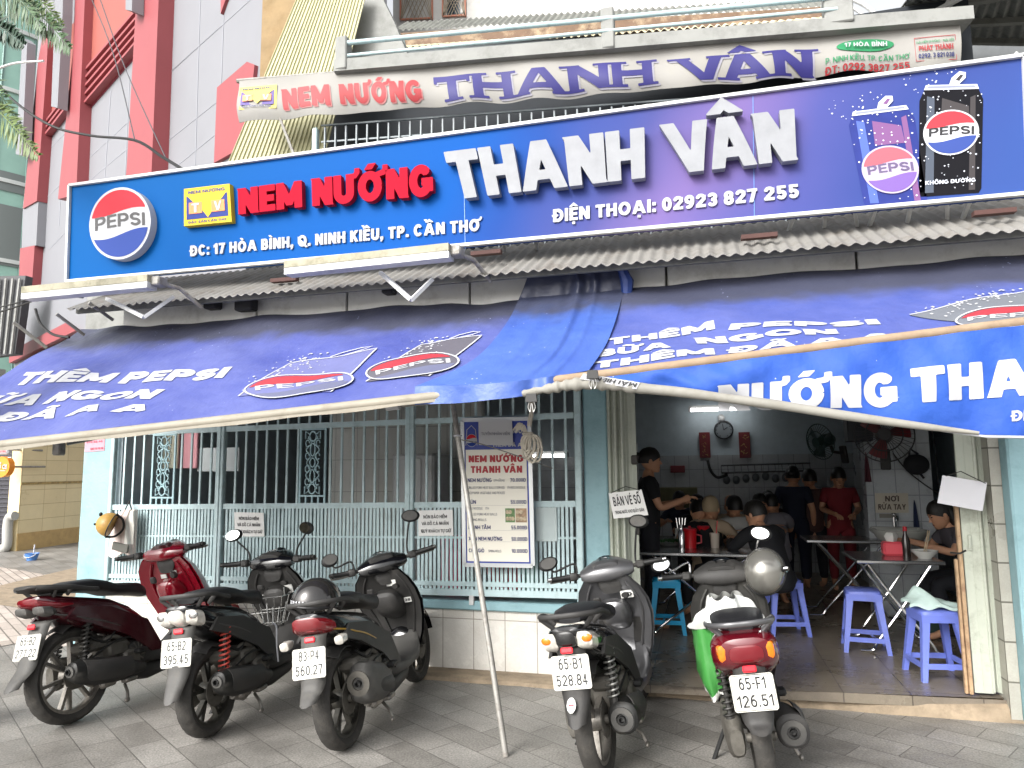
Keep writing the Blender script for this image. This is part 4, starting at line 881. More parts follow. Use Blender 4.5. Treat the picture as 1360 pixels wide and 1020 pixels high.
ltext('THÊM PEPSI', [(13.5, 510), (297, 505.5), (311, 491.5), (36, 495)], wd=1.2)
ltext('BỮA NGON', [(-60, 540), (198, 529), (220, 517), (-30, 525)], wd=1.2)
ltext('THÊM ĐÃ A A', [(-160, 569), (193, 545.5), (207, 535), (-130, 553)], wd=1.2)
def awn_can(bld, p0, n, sfn, top, bot, ring, lw=.012, shade='#5f6390'):
    """outlined can printed on an awning: pixel corner lists"""
    f = lambda x, y: sfn(Ppl(x, y, p0, n)); mb = MB(); poly = [top[0], top[1], bot[1], bot[0]]
    P4 = qmap([Ppl(x, y, p0, n) for x, y in (bot[0], bot[1], top[1], top[0])]); g = lambda u, v: sfn(P4(u, v))
    mb.grid(lambda u, v: g(u, v) + n * .005, 40, 40, 0)
    ribbon(mb, [g(t, 1) for t in np.linspace(0, 1, 9)] + [g(1, t) for t in np.linspace(.96, 0, 9)], lw, n, .008, 1); ribbon(mb, [g(0, t) for t in np.linspace(0, 1, 9)], lw, n, .008, 1)
    ribbon(mb, [g(.45, 1.02), g(.55, 1.09), g(.75, 1.13), g(.9, 1.1), g(.8, 1.04), g(.6, 1.0)], lw, n, .008, 1)
    cx_, cy_, rx_, ry_, rot = ring; cr_, sr_ = math.cos(rot), math.sin(rot)
    r2 = lambda x, y: f(cx_ + rx_ * x * cr_ - ry_ * y * sr_ * -1, cy_ - ry_ * y * cr_ + rx_ * x * sr_)
    C = [(math.cos(2 * math.pi * i / 40), math.sin(2 * math.pi * i / 40)) for i in range(40)]
    round_logo(mb, lambda x, y: r2(x, y), n, .009, 0, 2, 4, 1); ribbon(mb, [r2(x, y) for x, y in C], lw, n, .0135, 1, True)
    rng = random.Random(3)
    for i in range(90):
        u, v = rng.gauss(.2, .18), rng.uniform(.1, 1.25); s_ = rng.uniform(.004, .011); c = g(u, v) if v <= 1 else f(lerp(top[0][0], top[1][0], u), lerp(top[0][1], top[1][1], u) - (v - 1) * 30)
        e1_ = (g(1, .5) - g(0, .5)).normalized() * s_; e2_ = n.cross(e1_); flat(mb, [c - e1_, c - e2_, c + e1_, c + e2_], n, .008, 1)
    bld(mb, 'printed_can', [mat('slate_print' + shade[1:], shade, .55, var=.12, vscale=3), M_WHITE, mat('faded_red_print', '#982c36', .5), mat('faded_blue_print', '#3b489c', .5), mat('grey_print', '#5c5f78', .5)])
awn_can(lb, aTL, nL, sL, ((386, 483), (502, 467)), ((318, 530), (440, 522)), (398, 514, 72, 14, -.14))
awn_can(lb, aTL, nL, sL, ((560, 456), (640, 445)), ((486, 506), (570, 500)), (548, 488, 62, 14, -.16), .012, '#55535c')
# awning arms
mb = MB(); a, b_, c = P(78, 602, 4.0), P(90, 586, 4.05), P(190, 566, 4.85); mb.tube([c, b_], .018, 8); mb.box(a + V(0, 0, .03), (.07, .06, .09), bev=.01); mb.tube([c + V(0, 0, -.03), b_ + V(0, 0, -.02)], .01, 6)
p = P(520, 538, 3.75); mb.tube([p, p + V(.35, .1, .03)], .018, 8); lb(mb, 'folding_arm', M_GALV)
mb = MB(); mb.tube([p - V(.03, 0, .005), p + V(.05, 0, 0)], .028, 10); lb(mb, 'arm_end_cap', M_WHITE)
# right awning
rTL, rTR, rBL, rBR = P(770, 388, YF - .02), P(1530, 322, YF - .02), P(720, 508, 3.66), P(1530, 407, 3.66)
nR = (rTR - rTL).cross(rBL - rTL).normalized(); nR = nR if nR.z > 0 else -nR
rBR = Ppl(1530, 407, rTL, nR)
def sR(p): return p + nR * ripple(p) * .8
fR = qmap([rBL, rBR, rTR, rTL])
awr = thing('sloping_awning', 'faded blue awning with a hanging royal blue valance over the open doorway', 'awning', tuple((rTL + rTR) / 2))
rinv2 = Matrix.Translation(-awr.location)
def ab(mb, name, m): o = mb.build(name, m); o.parent = awr; o.matrix_parent_inverse = rinv2; return o
mb = MB(); mb.grid(lambda u, v: sR(fR(u, v)), 200, 60, thick=.004, tdir=-nR); o = ab(mb, 'cloth', [M_AWN2]); set_top_band(o, lambda p: 1 - (rTL.z - p.z) / (rTL.z - rBL.z) * 1.7)
mb = MB(); mb.tube([rBL + V(0, -.012, 0), rBR + V(0, -.012, 0)], .026, 12); ab(mb, 'front_bar', M_TAN)
def rtext(s, pts, **k):
    q = qmap([Ppl(x, y, rTL, nR) for x, y in pts]); mb = MB(); put_text(mb, s, None, n=nR, fn=lambda u, v: sR(q(u, v)), t=.3, track=.06, rows=26, lift=.005, wd=1.2, **k); ab(mb, 'lettering', M_WHITE)
rtext('THÊM', [(806, 461), (950, 438.5), (948, 429), (806, 452)]); rtext('PEPSI', [(967, 440), (1170, 432.5), (1164, 425.5), (971, 433)])
rtext('BỮA', [(790, 476), (892, 464), (890, 455), (793, 467)]); rtext('NGON', [(926, 457), (1114, 445), (1110, 438), (922, 449)])
rtext('THÊM', [(786, 491), (950, 472), (948, 462.5), (788, 482)]); rtext('ĐÃ A A', [(967, 468.5), (1194, 450.5), (1190, 444.5), (970, 460)])
awn_can(ab, rTL, nR, sR, ((1300, 398), (1430, 372)), ((1208, 418), (1350, 440)), (1345, 421, 76, 13, -.10), .01, '#64686f')
# valance
YV = 3.60
bot = [(700, 518), (790, 505), (850, 510), (950, 525), (1050, 540), (1150, 555), (1245, 569), (1300, 577), (1360, 579), (1540, 572)]
def vtop(px): return lerp(508, 407, (px - 720) / 810) + 3
def vbot(px):
    for i in range(len(bot) - 1):
        if bot[i][0] <= px <= bot[i + 1][0]: return lerp(bot[i][1], bot[i + 1][1], (px - bot[i][0]) / (bot[i + 1][0] - bot[i][0]))
    return bot[-1][1]
def vs_(px, py):
    p = P(px, py, YV); t = (py - vtop(px)) / max(30, vbot(px) - vtop(px))
    return p + V(0, -.012 * math.sin(px * .045 + t * 4) - .006 * math.sin(px * .11 - t * 7) - .02 * math.sin(max(0, min(1, t)) * 3.1), 0)
mb = MB(); mb.grid(lambda u, v: vs_(lerp(770, 1540, u), lerp(vbot(lerp(770, 1540, u)), vtop(lerp(770, 1540, u)), v)), 110, 16, thick=.003, tdir=(0, 1, 0)); ab(mb, 'valance', M_VAL)
def vtext(s, pts, t=.29, **k):
    def f(u, v):
        x = lerp(lerp(pts[0][0], pts[1][0], u), lerp(pts[3][0], pts[2][0], u), v); y = lerp(lerp(pts[0][1], pts[1][1], u), lerp(pts[3][1], pts[2][1], u), v); return vs_(x, y)
    mb = MB(); put_text(mb, s, None, n=NS, fn=f, t=t, rows=34, lift=.004, track=.06, **k); ab(mb, 'valance_lettering', M_WHITE)
vtext('NƯỚNG', [(954, 546), (1191, 540), (1189, 494.5), (954, 513)]); vtext('THA', [(1210, 536), (1370, 525), (1366, 475), (1208, 490)]); vtext('NH VÂN', [(1378, 524), (1640, 505), (1640, 455), (1376, 474)])
vtext('ĐIỆN THOẠI: 02923 827 255', [(1341, 560), (1640, 540), (1640, 526), (1341, 546)], t=.24)
# rolled grey underside
roll = [(694, 523, .018), (730, 516, .03), (760, 511, .037), (800, 510, .036), (845, 515, .034), (905, 521, .030), (965, 529, .028), (1040, 539, .028), (1110, 550, .027), (1180, 560, .024), (1240, 568, .018), (1300, 575, .009)]
mb = MB(); pts = smooth_path([P(x, y, YV - .04) for x, y, r_ in roll], 8); rr = []
for i in range(len(pts)):
    t = i / 8; k = min(int(t), len(roll) - 2); w_ = 1 + (.18 * math.sin(i * 1.9) + .1 * math.sin(i * .83) if i < 34 else .03 * math.sin(i * .5)); rr.append(lerp(roll[k][2], roll[k + 1][2], min(1, t - k)) * w_ * .82)
mb.tube(pts, rr, 16); ab(mb, 'rolled_hem', M_UNDER)
mb = MB(); mb.tube([P(1245, 571, YV - .03), P(1310, 580, YV - .03), P(1400, 581, YV - .03), P(1540, 574, YV - .03)], .006, 6); ab(mb, 'white_hem_cord', M_WHITE)
mb = MB(); f = qmap([P(770, 503, 3.53), P(845, 517, 3.53), P(850, 508, 3.53), P(775, 496, 3.53)]); mb.grid(lambda u, v: f(u, v), 1, 1, 0, thick=.003, tdir=(0, 1, 0)); put_text(mb, 'MÁI HIÊN', None, n=NS, lift=.003, m=1, fn=lambda u, v: f(.97 - .72 * u, .85 - .6 * v), t=.2, rows=18); ab(mb, 'upturned_sticker', [M_WHITE, M_BLKPR])
# blue tarpaulin over the gap
tarp = thing('blue_tarpaulin', 'creased bright blue tarpaulin draped over the gap between both awnings', 'tarpaulin', tuple(P(740, 400, 4.6)))
tinv = Matrix.Translation(-tarp.location)
le = [(704, 357), (694, 385), (672, 430), (628, 478), (552, 513)]; re = [(818, 352), (829, 372), (822, 410), (806, 455), (782, 492)]
def pl(pts, v):
    t = v * (len(pts) - 1); k = min(int(t), len(pts) - 2); return tuple(lerp(pts[k][j], pts[k + 1][j], t - k) for j in (0, 1))
lep = [tuple(p) for p in smooth_path([(x, y, 0) for x, y in le], 6)]; rep = [tuple(p) for p in smooth_path([(x, y, 0) for x, y in re], 6)]
def tsurf(u, v):
    a = pl([(p[0], p[1]) for p in lep], v); b_ = pl([(p[0], p[1]) for p in rep], v); x = lerp(a[0], b_[0], u); y = lerp(a[1], b_[1], u) + 6 * math.sin(u * 3.14) * v
    q1 = Ppl(x, y, aTL, nL); q2 = Ppl(x, y, rTL, nR); Y = min(q1.y, q2.y, YF - .05) - .05
    fold = .06 * math.exp(-((u - .52 - .1 * v) / .05) ** 2) + .055 * math.exp(-((u - .70 - .06 * v) / .045) ** 2) + .014 * math.sin(u * 23 + v * 3) * (.4 + v) + .05 * math.exp(-((u - .32 - .25 * v) / .05) ** 2) * v + .03 * math.exp(-((u - .15 - .2 * v) / .05) ** 2) * v
    return P(x, y, Y - fold * min(1, v * 4 + .15) * (1.05 - .55 * v))
mb = MB(); mb.grid(tsurf, 90, 60, thick=.004, tdir=(0, 1, .2))
le0 = [tsurf(u, 1) for u in np.linspace(0, .93, 40)]
def flap(u, v):
    k = u * 39; i = min(int(k), 38); p = lerp(le0[i], le0[i + 1], k - i); h = lerp(.105, .07, u) * (1 if u < .8 else 1 - (u - .8) * 2.5)
    return p + V(0, -.012 - .012 * math.sin(u * 17) * v, -h * v)
mb.grid(flap, 60, 6, thick=.004, tdir=(0, 1, 0))
o = mb.build('tarpaulin_cloth', [M_TARP]); o.parent = tarp; o.matrix_parent_inverse = tinv
zt0 = P(760, 360, 4.8).z; set_top_band(o, lambda p: 1 - (zt0 - p.z) / .75)
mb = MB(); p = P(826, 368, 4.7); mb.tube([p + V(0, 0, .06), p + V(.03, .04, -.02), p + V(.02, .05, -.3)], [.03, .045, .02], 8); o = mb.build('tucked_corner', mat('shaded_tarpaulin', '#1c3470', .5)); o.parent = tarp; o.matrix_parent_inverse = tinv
# spring clips
for px, py, Y in ((787, 497, 3.5), (706, 528, 3.5)):
    c = P(px, py, Y); t = thing('binder_clip', 'black binder clip gripping the rolled hem above the doorway' if px > 750 else 'wire binder clip hanging at the end of the rolled hem', 'clip', tuple(c))
    mb = MB(); mb.prism([(-.025, .02), (.025, .02), (.03, -.022), (-.03, -.022)], lambda a, b_, h: V(a, h, b_), -.012, .012); mb.build('clip_body', mat('clip_black', '#191919', .4), t)
    mb = MB()
    for s_ in (-1, 1): mb.tube([(s_ * .012, 0, -.02), (s_ * .02, 0, -.05), (s_ * .008, 0, -.075), (s_ * .002, 0, -.03)], .0025, 6)
    mb.build('clip_handle', M_STEEL, t)
# ---- lamps and brackets along the roof edge
for k, (xa, ya, xb, yb, Y, lab) in enumerate(((38, 390, 204, 374, 4.25, 'long dusty strip lamp housing at the left end of the tin roof'), (384, 357, 600, 334, 4.3, 'long dusty strip lamp housing below the middle of the big sign board'))):
    A, B = P(xa, ya, Y), P(xb, yb, Y); t = thing('strip_lamp', lab, 'lamp', tuple((A + B) / 2)); M_ = Matrix.Translation(-t.location); d = (B - A).normalized()
    mb = MB(); mb.beam(A + V(0, 0, .015), B + V(0, 0, .015), .13, .05); o = mb.build('lamp_housing', mat('mouldy_lamp_cover', '#9c9885', .8, var=.2, vscale=9, dirt='#5a5a44', dscale=8, damt=.7)); o.parent = t; o.matrix_parent_inverse = M_
    mb = MB(); mb.beam(A + V(0, -.012, -.035), B + V(0, -.012, -.035), .10, .045); o = mb.build('lamp_diffuser', M_WHITEP); o.parent = t; o.matrix_parent_inverse = M_
    mb = MB(); e = B; mb.tube([e, e + V(.1, .15, -.02), e + V(.18, .3, -.14)], .016, 8); mb.box(e + V(.03, .02, 0), (.08, .1, .07), bev=.01); o = mb.build('lamp_arm', M_GALV); o.parent = t; o.matrix_parent_inverse = M_
for k, (pa, pb_, pc) in enumerate((((142, 397), (191, 421), (231, 394)), ((505, 362), (546, 398), (574, 371)))):
    pts = [P(*pa, 4.45), P(*pb_, 4.3), P(*pc, 4.45)]
    mb = MB(); mb.beam(pts[0], pts[1], .025, .025); mb.beam(pts[1] + V(0, 0, -.003), pts[2], .025, .025); o = mb.build('angle_bracket', M_WHITEP)
    tag(o, 'white V shaped metal bracket below the left strip lamp' if k == 0 else 'white V shaped metal bracket under the roof left of the tarpaulin', 'bracket')
for k, (x, y, sx, sz) in enumerate(((283, 402, .12, .11), (327, 405, .16, .1), (517, 385, .09, .07))):
    p = P(x, y, 4.78); mb = MB(); mb.box(p, (sx, .1, sz), bev=.012); o = mb.build('junction_box', mat('black_box', '#222226', .6)); tag(o, ('square dark junction box on the fascia near the left end', 'wider black junction box with cables on the fascia', 'small black junction box on the fascia near the tarpaulin')[k], 'junction box')
# bracket rods reaching left from the corner
for k, (a, b_) in enumerate((((75, 417), (112, 445)), ((18, 428), (62, 462)), ((118, 402), (150, 425)))):
    mb = MB(); mb.tube([P(*a, 4.5), P(*b_, 4.7)], .014, 8); o = mb.build('steel_rod', M_GALV); tag(o, ('thin steel stay rod above the left awning corner', 'steel stay rod at the far left edge under the cables', 'short steel stay rod below the left lamp')[k], 'rod')
def cable(name, pts, r, label, m=None):
    mb = MB(); mb.tube(smooth_path(pts, 6), r, 6); o = mb.build(name, m or M_BLACK); tag(o, label, 'cable'); return o
cable('power_cable', [P(-20, 85, 6), P(12, 128, 6), P(66, 166, 6), P(120, 180, 6), P(178, 186, 5.6), P(215, 208, 5.2), P(246, 227, 4.75)], .014, 'thick black power cable swooping across the red building to the sign')
cable('power_cable', [P(118, -10, 9), P(150, 70, 8.6), P(179, 186, 8)], .008, 'thin grey wire running down the louvres', mat('thin_wire', '#4a4a4e', .6))
cable('power_cable', [P(130, -10, 9), P(166, 90, 8.6), P(222, 214, 8)], .008, 'second thin wire slanting down to the sign corner', MATS['thin_wire'])
cable('power_cable', [P(-20, 420, 5), P(20, 408, 5), P(70, 392, 4.8), P(110, 395, 4.7)], .009, 'black cable looping at the left end of the roof')
cable('power_cable', [P(-20, 412, 5), P(30, 400, 5), P(72, 380, 4.8), P(130, 388, 4.7)], .007, 'thinner black cable above the looped one', None)
cable('power_cable', [P(47, 410, 4.6), P(54, 430, 4.6), P(70, 444, 4.6), P(92, 448, 4.6)], .011, 'black cable curving down over the red band')
cable('steel_stay', [P(-5, 92, 9), P(20, 84, 9), P(58, 81, 9)], .02, 'pale curved rod crossing the glass tower', M_WHITEP)
# ================================================================ window grille
YG = 5.31
gx0, gx3 = P(150, 640, YG).x, P(771, 640, YG).x; gx1 = P(292.5, 660, YG).x; gx2 = P(544.8, 660, YG).x
def tilt(x): return (x - (gx0 + gx3) / 2) * .0105
zm = (P(150, 673.6, YG).z + P(770, 669, YG).z) / 2; ztr = (P(156, 576.2, YG).z + P(769, 551, YG).z) / 2; zbt = (P(141, 776, YG).z + P(774, 796, YG).z) / 2
zb2 = zbt + .085; zth = lerp(zb2, zm, .58); ztop = 2.62
gr_ = thing('window_grille', 'pale blue steel bar grille filling the window above the tiled plinth', 'grille', ((gx0 + gx3) / 2, YG, zbt))
ginv2 = Matrix.Translation(-gr_.location)
def gp(mb, name, m=M_BLUEG): o = mb.build(name, m); o.parent = gr_; o.matrix_parent_inverse = ginv2; return o
def hb(mb, x0, x1, z, w_=.03, h=.036): mb.beam((x0, YG, z + tilt(x0)), (x1, YG, z + tilt(x1)), w_, h)
for x, w_ in ((gx0, .04), (gx1, .075), (gx2, .075), (gx3 - .012, .05)):
    mb = MB(); mb.box((x, YG - .004, (zbt + ztop) / 2 - .01 + tilt(x)), (w_, .05, ztop - zbt + .04), bev=.006)
    if w_ > .07: mb.box((x, YG - .03, (zbt + ztop) / 2 + tilt(x)), (.012, .012, ztop - zbt))
    gp(mb, 'post')
secs = [(gx0 + .02, gx1 - .04), (gx1 + .04, gx2 - .04), (gx2 + .04, gx3 - .04)]
mb = MB()
for a, b_ in secs:
    for z, h in ((zm, .045), (ztr, .045), (zbt + .02, .05), (zb2, .034), (zth, .016), (ztop, .04)): hb(mb, a, b_, z, .028 if h > .02 else .012, h)
gp(mb, 'rail')
scroll = [P(218, 620, YG).x, P(416, 615, YG).x]; sw = .115
for a, b_ in secs:
    n = round((b_ - a) / .0665); up = MB(); lo = MB()
    for i in range(1, n * 2):
        x = a + (b_ - a) * i / (n * 2); jig = random.Random(i * 7 + int(a * 50)).uniform(-.004, .004)
        if i % 2 == 0 or True:
            lo.beam((x + jig, YG + .002, zbt + .02 + tilt(x)), (x - jig, YG + .002, zm + tilt(x)), .021, .012, up=(0, 1, 0))
        if i % 3 == 0 or (i % 3 == 0):
            if not any(abs(x - s) < sw for s in scroll): up.beam((x + jig, YG + .001, zm + tilt(x)), (x, YG + .001, ztop + tilt(x)), .017, .014, up=(0, 1, 0))
            else: up.beam((x, YG + .001, ztr + tilt(x)), (x, YG + .001, ztop + tilt(x)), .017, .014, up=(0, 1, 0))
    gp(lo, 'lower_bars'); gp(up, 'upper_bars')
for s in scroll:
    t = tilt(s); mb = MB(); h = ztr - zm; c = V(s, YG - .006, zm + t)
    for e in (-1, 1): mb.beam(c + V(e * sw, 0, 0), c + V(e * sw, 0, h), .016, .014, up=(0, 1, 0))
    mb.beam(c + V(-sw, 0, .08), c + V(sw, 0, .08), .016, .014); mb.beam(c + V(-sw, 0, h - .03), c + V(sw, 0, h - .03), .016, .014)
    for e in (-.5, 0, .5): mb.beam(c + V(e * sw, 0, .0), c + V(e * sw, 0, .08), .014, .012, up=(0, 1, 0))
    L0, L1 = .09, h - .04; Hh = L1 - L0
    def SC(x, z): return c + V(x * sw * .62, -.004, L0 + z * Hh)
    def cir(x, z, rx, rz, a0=0, a1=360, n=18): return [SC(x + rx * math.cos(R(lerp(a0, a1, i / n))), z + rz * math.sin(R(lerp(a0, a1, i / n)))) for i in range(n + 1)]
    for zc, rx, rz in ((.09, .42, .075), (.29, .3, .10), (.5, .34, .07), (.70, .3, .10), (.91, .42, .075)): mb.tube(cir(0, zc, rx, rz), .007, 6)
    for e in (-1, 1):
        for zc in (.2, .4, .6, .8): mb.tube(cir(e * .68, zc, .24, .05, 0, 320), .006, 6)
        for zc, d in ((.06, 1), (.94, -1)): mb.tube([SC(e * .4, zc), SC(e * .95, zc - d * .05), SC(e * .95, zc + d * .07), SC(e * .6, zc + d * .07), SC(e * .6, zc + d * .03)], .007, 6)
        mb.tube(smooth_path([SC(e * .5, .12), SC(e * .2, .2), SC(e * .85, .3), SC(e * .3, .4), SC(e * .75, .5), SC(e * .3, .6), SC(e * .85, .7), SC(e * .2, .8), SC(e * .5, .88)], 5), .0065, 6)
    gp(mb, 'scroll_panel', mat('pale_blue_iron', '#9dbcc2', .45, var=.1, vscale=14))
for x in (-4.3, -3.4, -2.45, -1.75): mb = MB(); mb.box((x, YG, zbt - .035 + tilt(x)), (.035, .03, .07)); gp(mb, 'foot', M_WHITEP)
# ================================================================ folding doors
M_DOOR = mat('pale_grey_green_door_paint', '#aeb3a6', .55, var=.1, vscale=7, dirt='#5c5a4c', dscale=7, damt=.55)
M_DRUST = mat('rust_streaked_rail', '#a58a6c', .7, var=.3, vscale=10, dirt='#5a2f22', dscale=8, damt=.8)
def door(label, pts, rail=None):
    """pts: plan zigzag of the folded leaves"""
    t = thing('folding_door', label, 'door', (pts[0][0], pts[0][1], ZF)); iv = Matrix.Translation(-t.location)
    for k in range(len(pts) - 1):
        (x0, y0), (x1, y1) = pts[k], pts[k + 1]; mb = MB(); mb.beam((x0, y0, ZF + 1.32), (x1, y1, ZF + 1.32), .022, 2.6); d = V(x1 - x0, y1 - y0, 0); n_ = V(d.y, -d.x, 0).normalized()
        for u in ((.25, .5, .75) if d.length > .12 else (.5,)): p = V(x0, y0, 0) + d * u; mb.box((p.x + n_.x * .011, p.y + n_.y * .011, ZF + 1.32), (.006, .006, 2.58))
        o = mb.build('door_leaf', M_DOOR); o.parent = t; o.matrix_parent_inverse = iv
    for k, (x, y) in enumerate(pts[1:-1]):
        mb = MB(); mb.tube([(x, y - .008, ZF + .03), (x, y - .008, ZF + 2.6)], .012, 6); o = mb.build('hinge_tube', M_DOOR); o.parent = t; o.matrix_parent_inverse = iv
    return t, iv
xa, xb_ = P(806, 640, 5.36).x, P(846, 640, 5.5).x
pts = [(XP1 + .012, 5.34)]
for k in range(5): pts.append((pts[-1][0] + (.028 if k % 2 == 0 else .022), 5.40 if k % 2 == 0 else 5.33))
pts.append((P(846, 640, 5.42).x, 5.42))
tL_, iv = door('left folding metal door gathered against the blue pillar with a lottery notice on it', pts)
mb = MB(); mb.box((pts[-1][0] - .01, 5.40, 1.27 + .33), (.05, .05, .07), bev=.008); mb.box((pts[-1][0] + .0, 5.395, 1.12), (.025, .03, .14), bev=.006); o = mb.build('door_latch', mat('dark_latch', '#2a2622', .6)); o.parent = tL_; o.matrix_parent_inverse = iv
p1 = P(1293, 905, 5.22); x0 = P(1284, 780, 5.28).x
pts = [(x0 + .01, 5.22)]
pts = [(P(1281, 760, 5.2).x, 5.20), (P(1306, 760, 5.2).x, 5.20), (P(1311, 760, 5.2).x, 5.26), (P(1321, 760, 5.2).x, 5.20), (P(1326, 760, 5.2).x, 5.27), (P(1333, 760, 5.2).x, 5.21), (P(1342, 760, 5.2).x, 5.30)]
tR_, iv = door('right folding metal door with a rusty edge rail and a blank paper hung on it', pts)
mb = MB(); a = V(pts[0][0] - .035, 5.19, ZF + .01); mb.box((pts[0][0] - .022, 5.185, ZF + .6), (.022, .035, 1.18), bev=.004); mb.box((pts[0][0] - .045, 5.195, ZF + .42), (.018, .03, .82), bev=.004); o = mb.build('rusty_rail', M_DRUST); o.parent = tR_; o.matrix_parent_inverse = iv
mb = MB(); mb.tube([P(1288, 714, 5.17), P(1288, 728, 5.17)], .008, 8); mb.box(P(1288, 721, 5.18), (.022, .012, .10), bev=.004); o = mb.build('door_handle', M_DOOR); o.parent = tR_; o.matrix_parent_inverse = iv
mb = MB(); mb.tube([P(1262, 734, 5.1), P(1275, 735, 5.1), P(1283, 731, 5.1)], .006, 6); o = mb.build('wire_hook', M_BLACK); o.parent = tR_; o.matrix_parent_inverse = iv
# ================================================================ notices
def panel_q(q, th, mb, m=0):
    q = [Vector(p) for p in q]; n = (q[1] - q[0]).cross(q[3] - q[0]).normalized(); k = [p - n * th for p in q]
    mb.add(q + k, [(0, 1, 2, 3), (7, 6, 5, 4), (0, 4, 5, 1), (1, 5, 6, 2), (2, 6, 7, 3), (3, 7, 4, 0)], m); return n
def notice(name, label, pts, Y, lines, base=None, ink=None, wire=None, cat='notice', yo=None):
    q = [P(x, y, Y if yo is None else Y + yo[k]) for k, (x, y) in enumerate(pts)]; c = sum(q, V(0, 0, 0)) / 4
    t = thing(name, label, cat, tuple(c)); iv = Matrix.Translation(-c); f = qmap(q)
    mb = MB(); n = panel_q(q, .004, mb); o = mb.build('board', base or mat('paper_white', '#e2e2df', .6, var=.03, vscale=5)); o.parent = t; o.matrix_parent_inverse = iv
    mb = MB()
    for (s, u0, u1, v0, h, tt, *mm) in lines: put_text(mb, s, None, n=n, lift=.003, fn=lambda u, v: f(lerp(u0, u1, u), v0 + h * v), t=tt, rows=22, m=mm[0] if mm else 0)
    if lines: o = mb.build('lettering', ink or [M_BLKPR]); o.parent = t; o.matrix_parent_inverse = iv
    if wire:
        mb = MB(); mb.tube([P(*w_, Y) for w_ in wire], .003, 6); o = mb.build('hanging_wire', M_BLACK); o.parent = t; o.matrix_parent_inverse = iv
    return t
L3 = [('NÓN BẢO HIỂM', .16, .84, .68, .13, .2), ('VÀ ĐỒ CÁ NHÂN', .1, .88, .42, .13, .2), ('QUÝ KHÁCH TỰ GIỮ', .08, .94, .13, .13, .2)]
notice('paper_notice', 'white printed notice about helmets behind the mirror of the black scooter with red springs', [(312, 712.5), (351, 712.5), (350, 681), (311, 680)], YG - .025, L3)
notice('paper_notice', 'white printed notice about helmets beside the menu board', [(556, 712), (602, 711.5), (601, 677), (555, 678)], YG - .025, L3)
notice('blank_notice', 'pale blank sheet tied to the grille right of the menu board', [(712, 719), (740, 719), (739, 674), (711, 674)], YG - .02, [], base=mat('pale_sheet', '#b5c2c2', .6))
notice('lottery_notice', 'white hanging notice offering lottery tickets at the left folding door', [(815, 689), (861, 684), (852, 650), (808, 655)], 5.2, [('BÁN VÉ SỐ', .09, .9, .47, .36, .2), ('TRONG NƯỚC KHO QUẦY GIÀN', .08, .92, .16, .13, .17)], wire=[(811, 655), (831, 646), (850, 651)])
notice('blank_notice', 'large blank white sheet hanging from a wire on the right folding door', [(1245, 668), (1305, 679), (1311, 641), (1252, 631)], 5.02, [], base=mat('plastic_sheet', '#c6c6cb', .35, var=.05, vscale=3), wire=[(1256, 632), (1276, 626), (1309, 642)], yo=(0, .04, .04, 0))
pr = notice('poster', 'small faded red poster on the upper left blue pillar', [(112.5, 600.5), (138.5, 598.5), (139.5, 571), (113, 573)], YW - .025, [('17 THÁNG', .2, .8, .78, .1, .18), ('GIÁ 4500', .12, .88, .58, .1, .18), ('070 66 46', .1, .9, .42, .09, .18), ('0917 92 90 90', .3, .95, .08, .1, .2)], base=mat('faded_pink_paper', '#c08a96', .6, var=.12, vscale=8), ink=[mat('faded_red_ink', '#a03a52', .6)])
# menu board
t = thing('menu_board', 'tall framed menu board with blue border standing against the grille', 'menu', tuple(P(660, 740, 5.2))); iv = Matrix.Translation(-t.location)
YM = 5.2; q = [P(617, 750, YM), P(708, 751.5, YM), P(703, 556, YM), P(614, 558, YM)]; f = qmap(q)
def mp(mb, name, m): o = mb.build(name, m); o.parent = t; o.matrix_parent_inverse = iv; return o
mb = MB(); n = panel_q(q, .02, mb); mp(mb, 'menu_panel', mat('menu_blue', '#1c3590', .4))
mb = MB()
for a, b_ in ((0, 1), (1, 2), (2, 3), (3, 0)): mb.beam(q[a] - n * .004, q[b_] - n * .004, .022, .03)
mp(mb, 'frame', mat('aluminium_frame', '#b9bcbd', .35, .6))
mb = MB(); flat(mb, [f(.045, .025), f(.945, .025), f(.945, .79), f(.045, .79)], n, .003, 0); mp(mb, 'menu_sheet', mat('menu_cream', '#e6e2d4', .4))
mb = MB(); put_text(mb, 'NEM NƯỚNG', None, n=n, lift=.006, fn=lambda u, v: f(lerp(.09, .9, u), .702 + .048 * v), t=.28, rows=30); put_text(mb, 'THANH VÂN', None, n=n, lift=.006, fn=lambda u, v: f(lerp(.12, .88, u), .628 + .048 * v), t=.28, rows=30); mp(mb, 'red_title', mat('menu_red', '#a8202a', .5))
mb = MB()
for s, u0, u1, v0 in (('NEM NƯỚNG', .07, .43, .565), ('BÚN', .07, .19, .415), ('BÁNH TẰM', .07, .4, .242), ('XIÊN NEM NƯỚNG', .07, .57, .165), ('CHẢ GIÒ', .07, .3, .085), ('70.000Đ', .70, .93, .565), ('55.000Đ', .70, .93, .415), ('55.000Đ', .70, .93, .242), ('50.000Đ', .70, .93, .165), ('10.000Đ', .70, .93, .085)):
    put_text(mb, s, None, n=n, lift=.006, fn=lambda u, v: f(lerp(u0, u1, u), v0 + .026 * v), t=.2, rows=20)
mp(mb, 'dish_lettering', M_NAVY)
mb = MB()
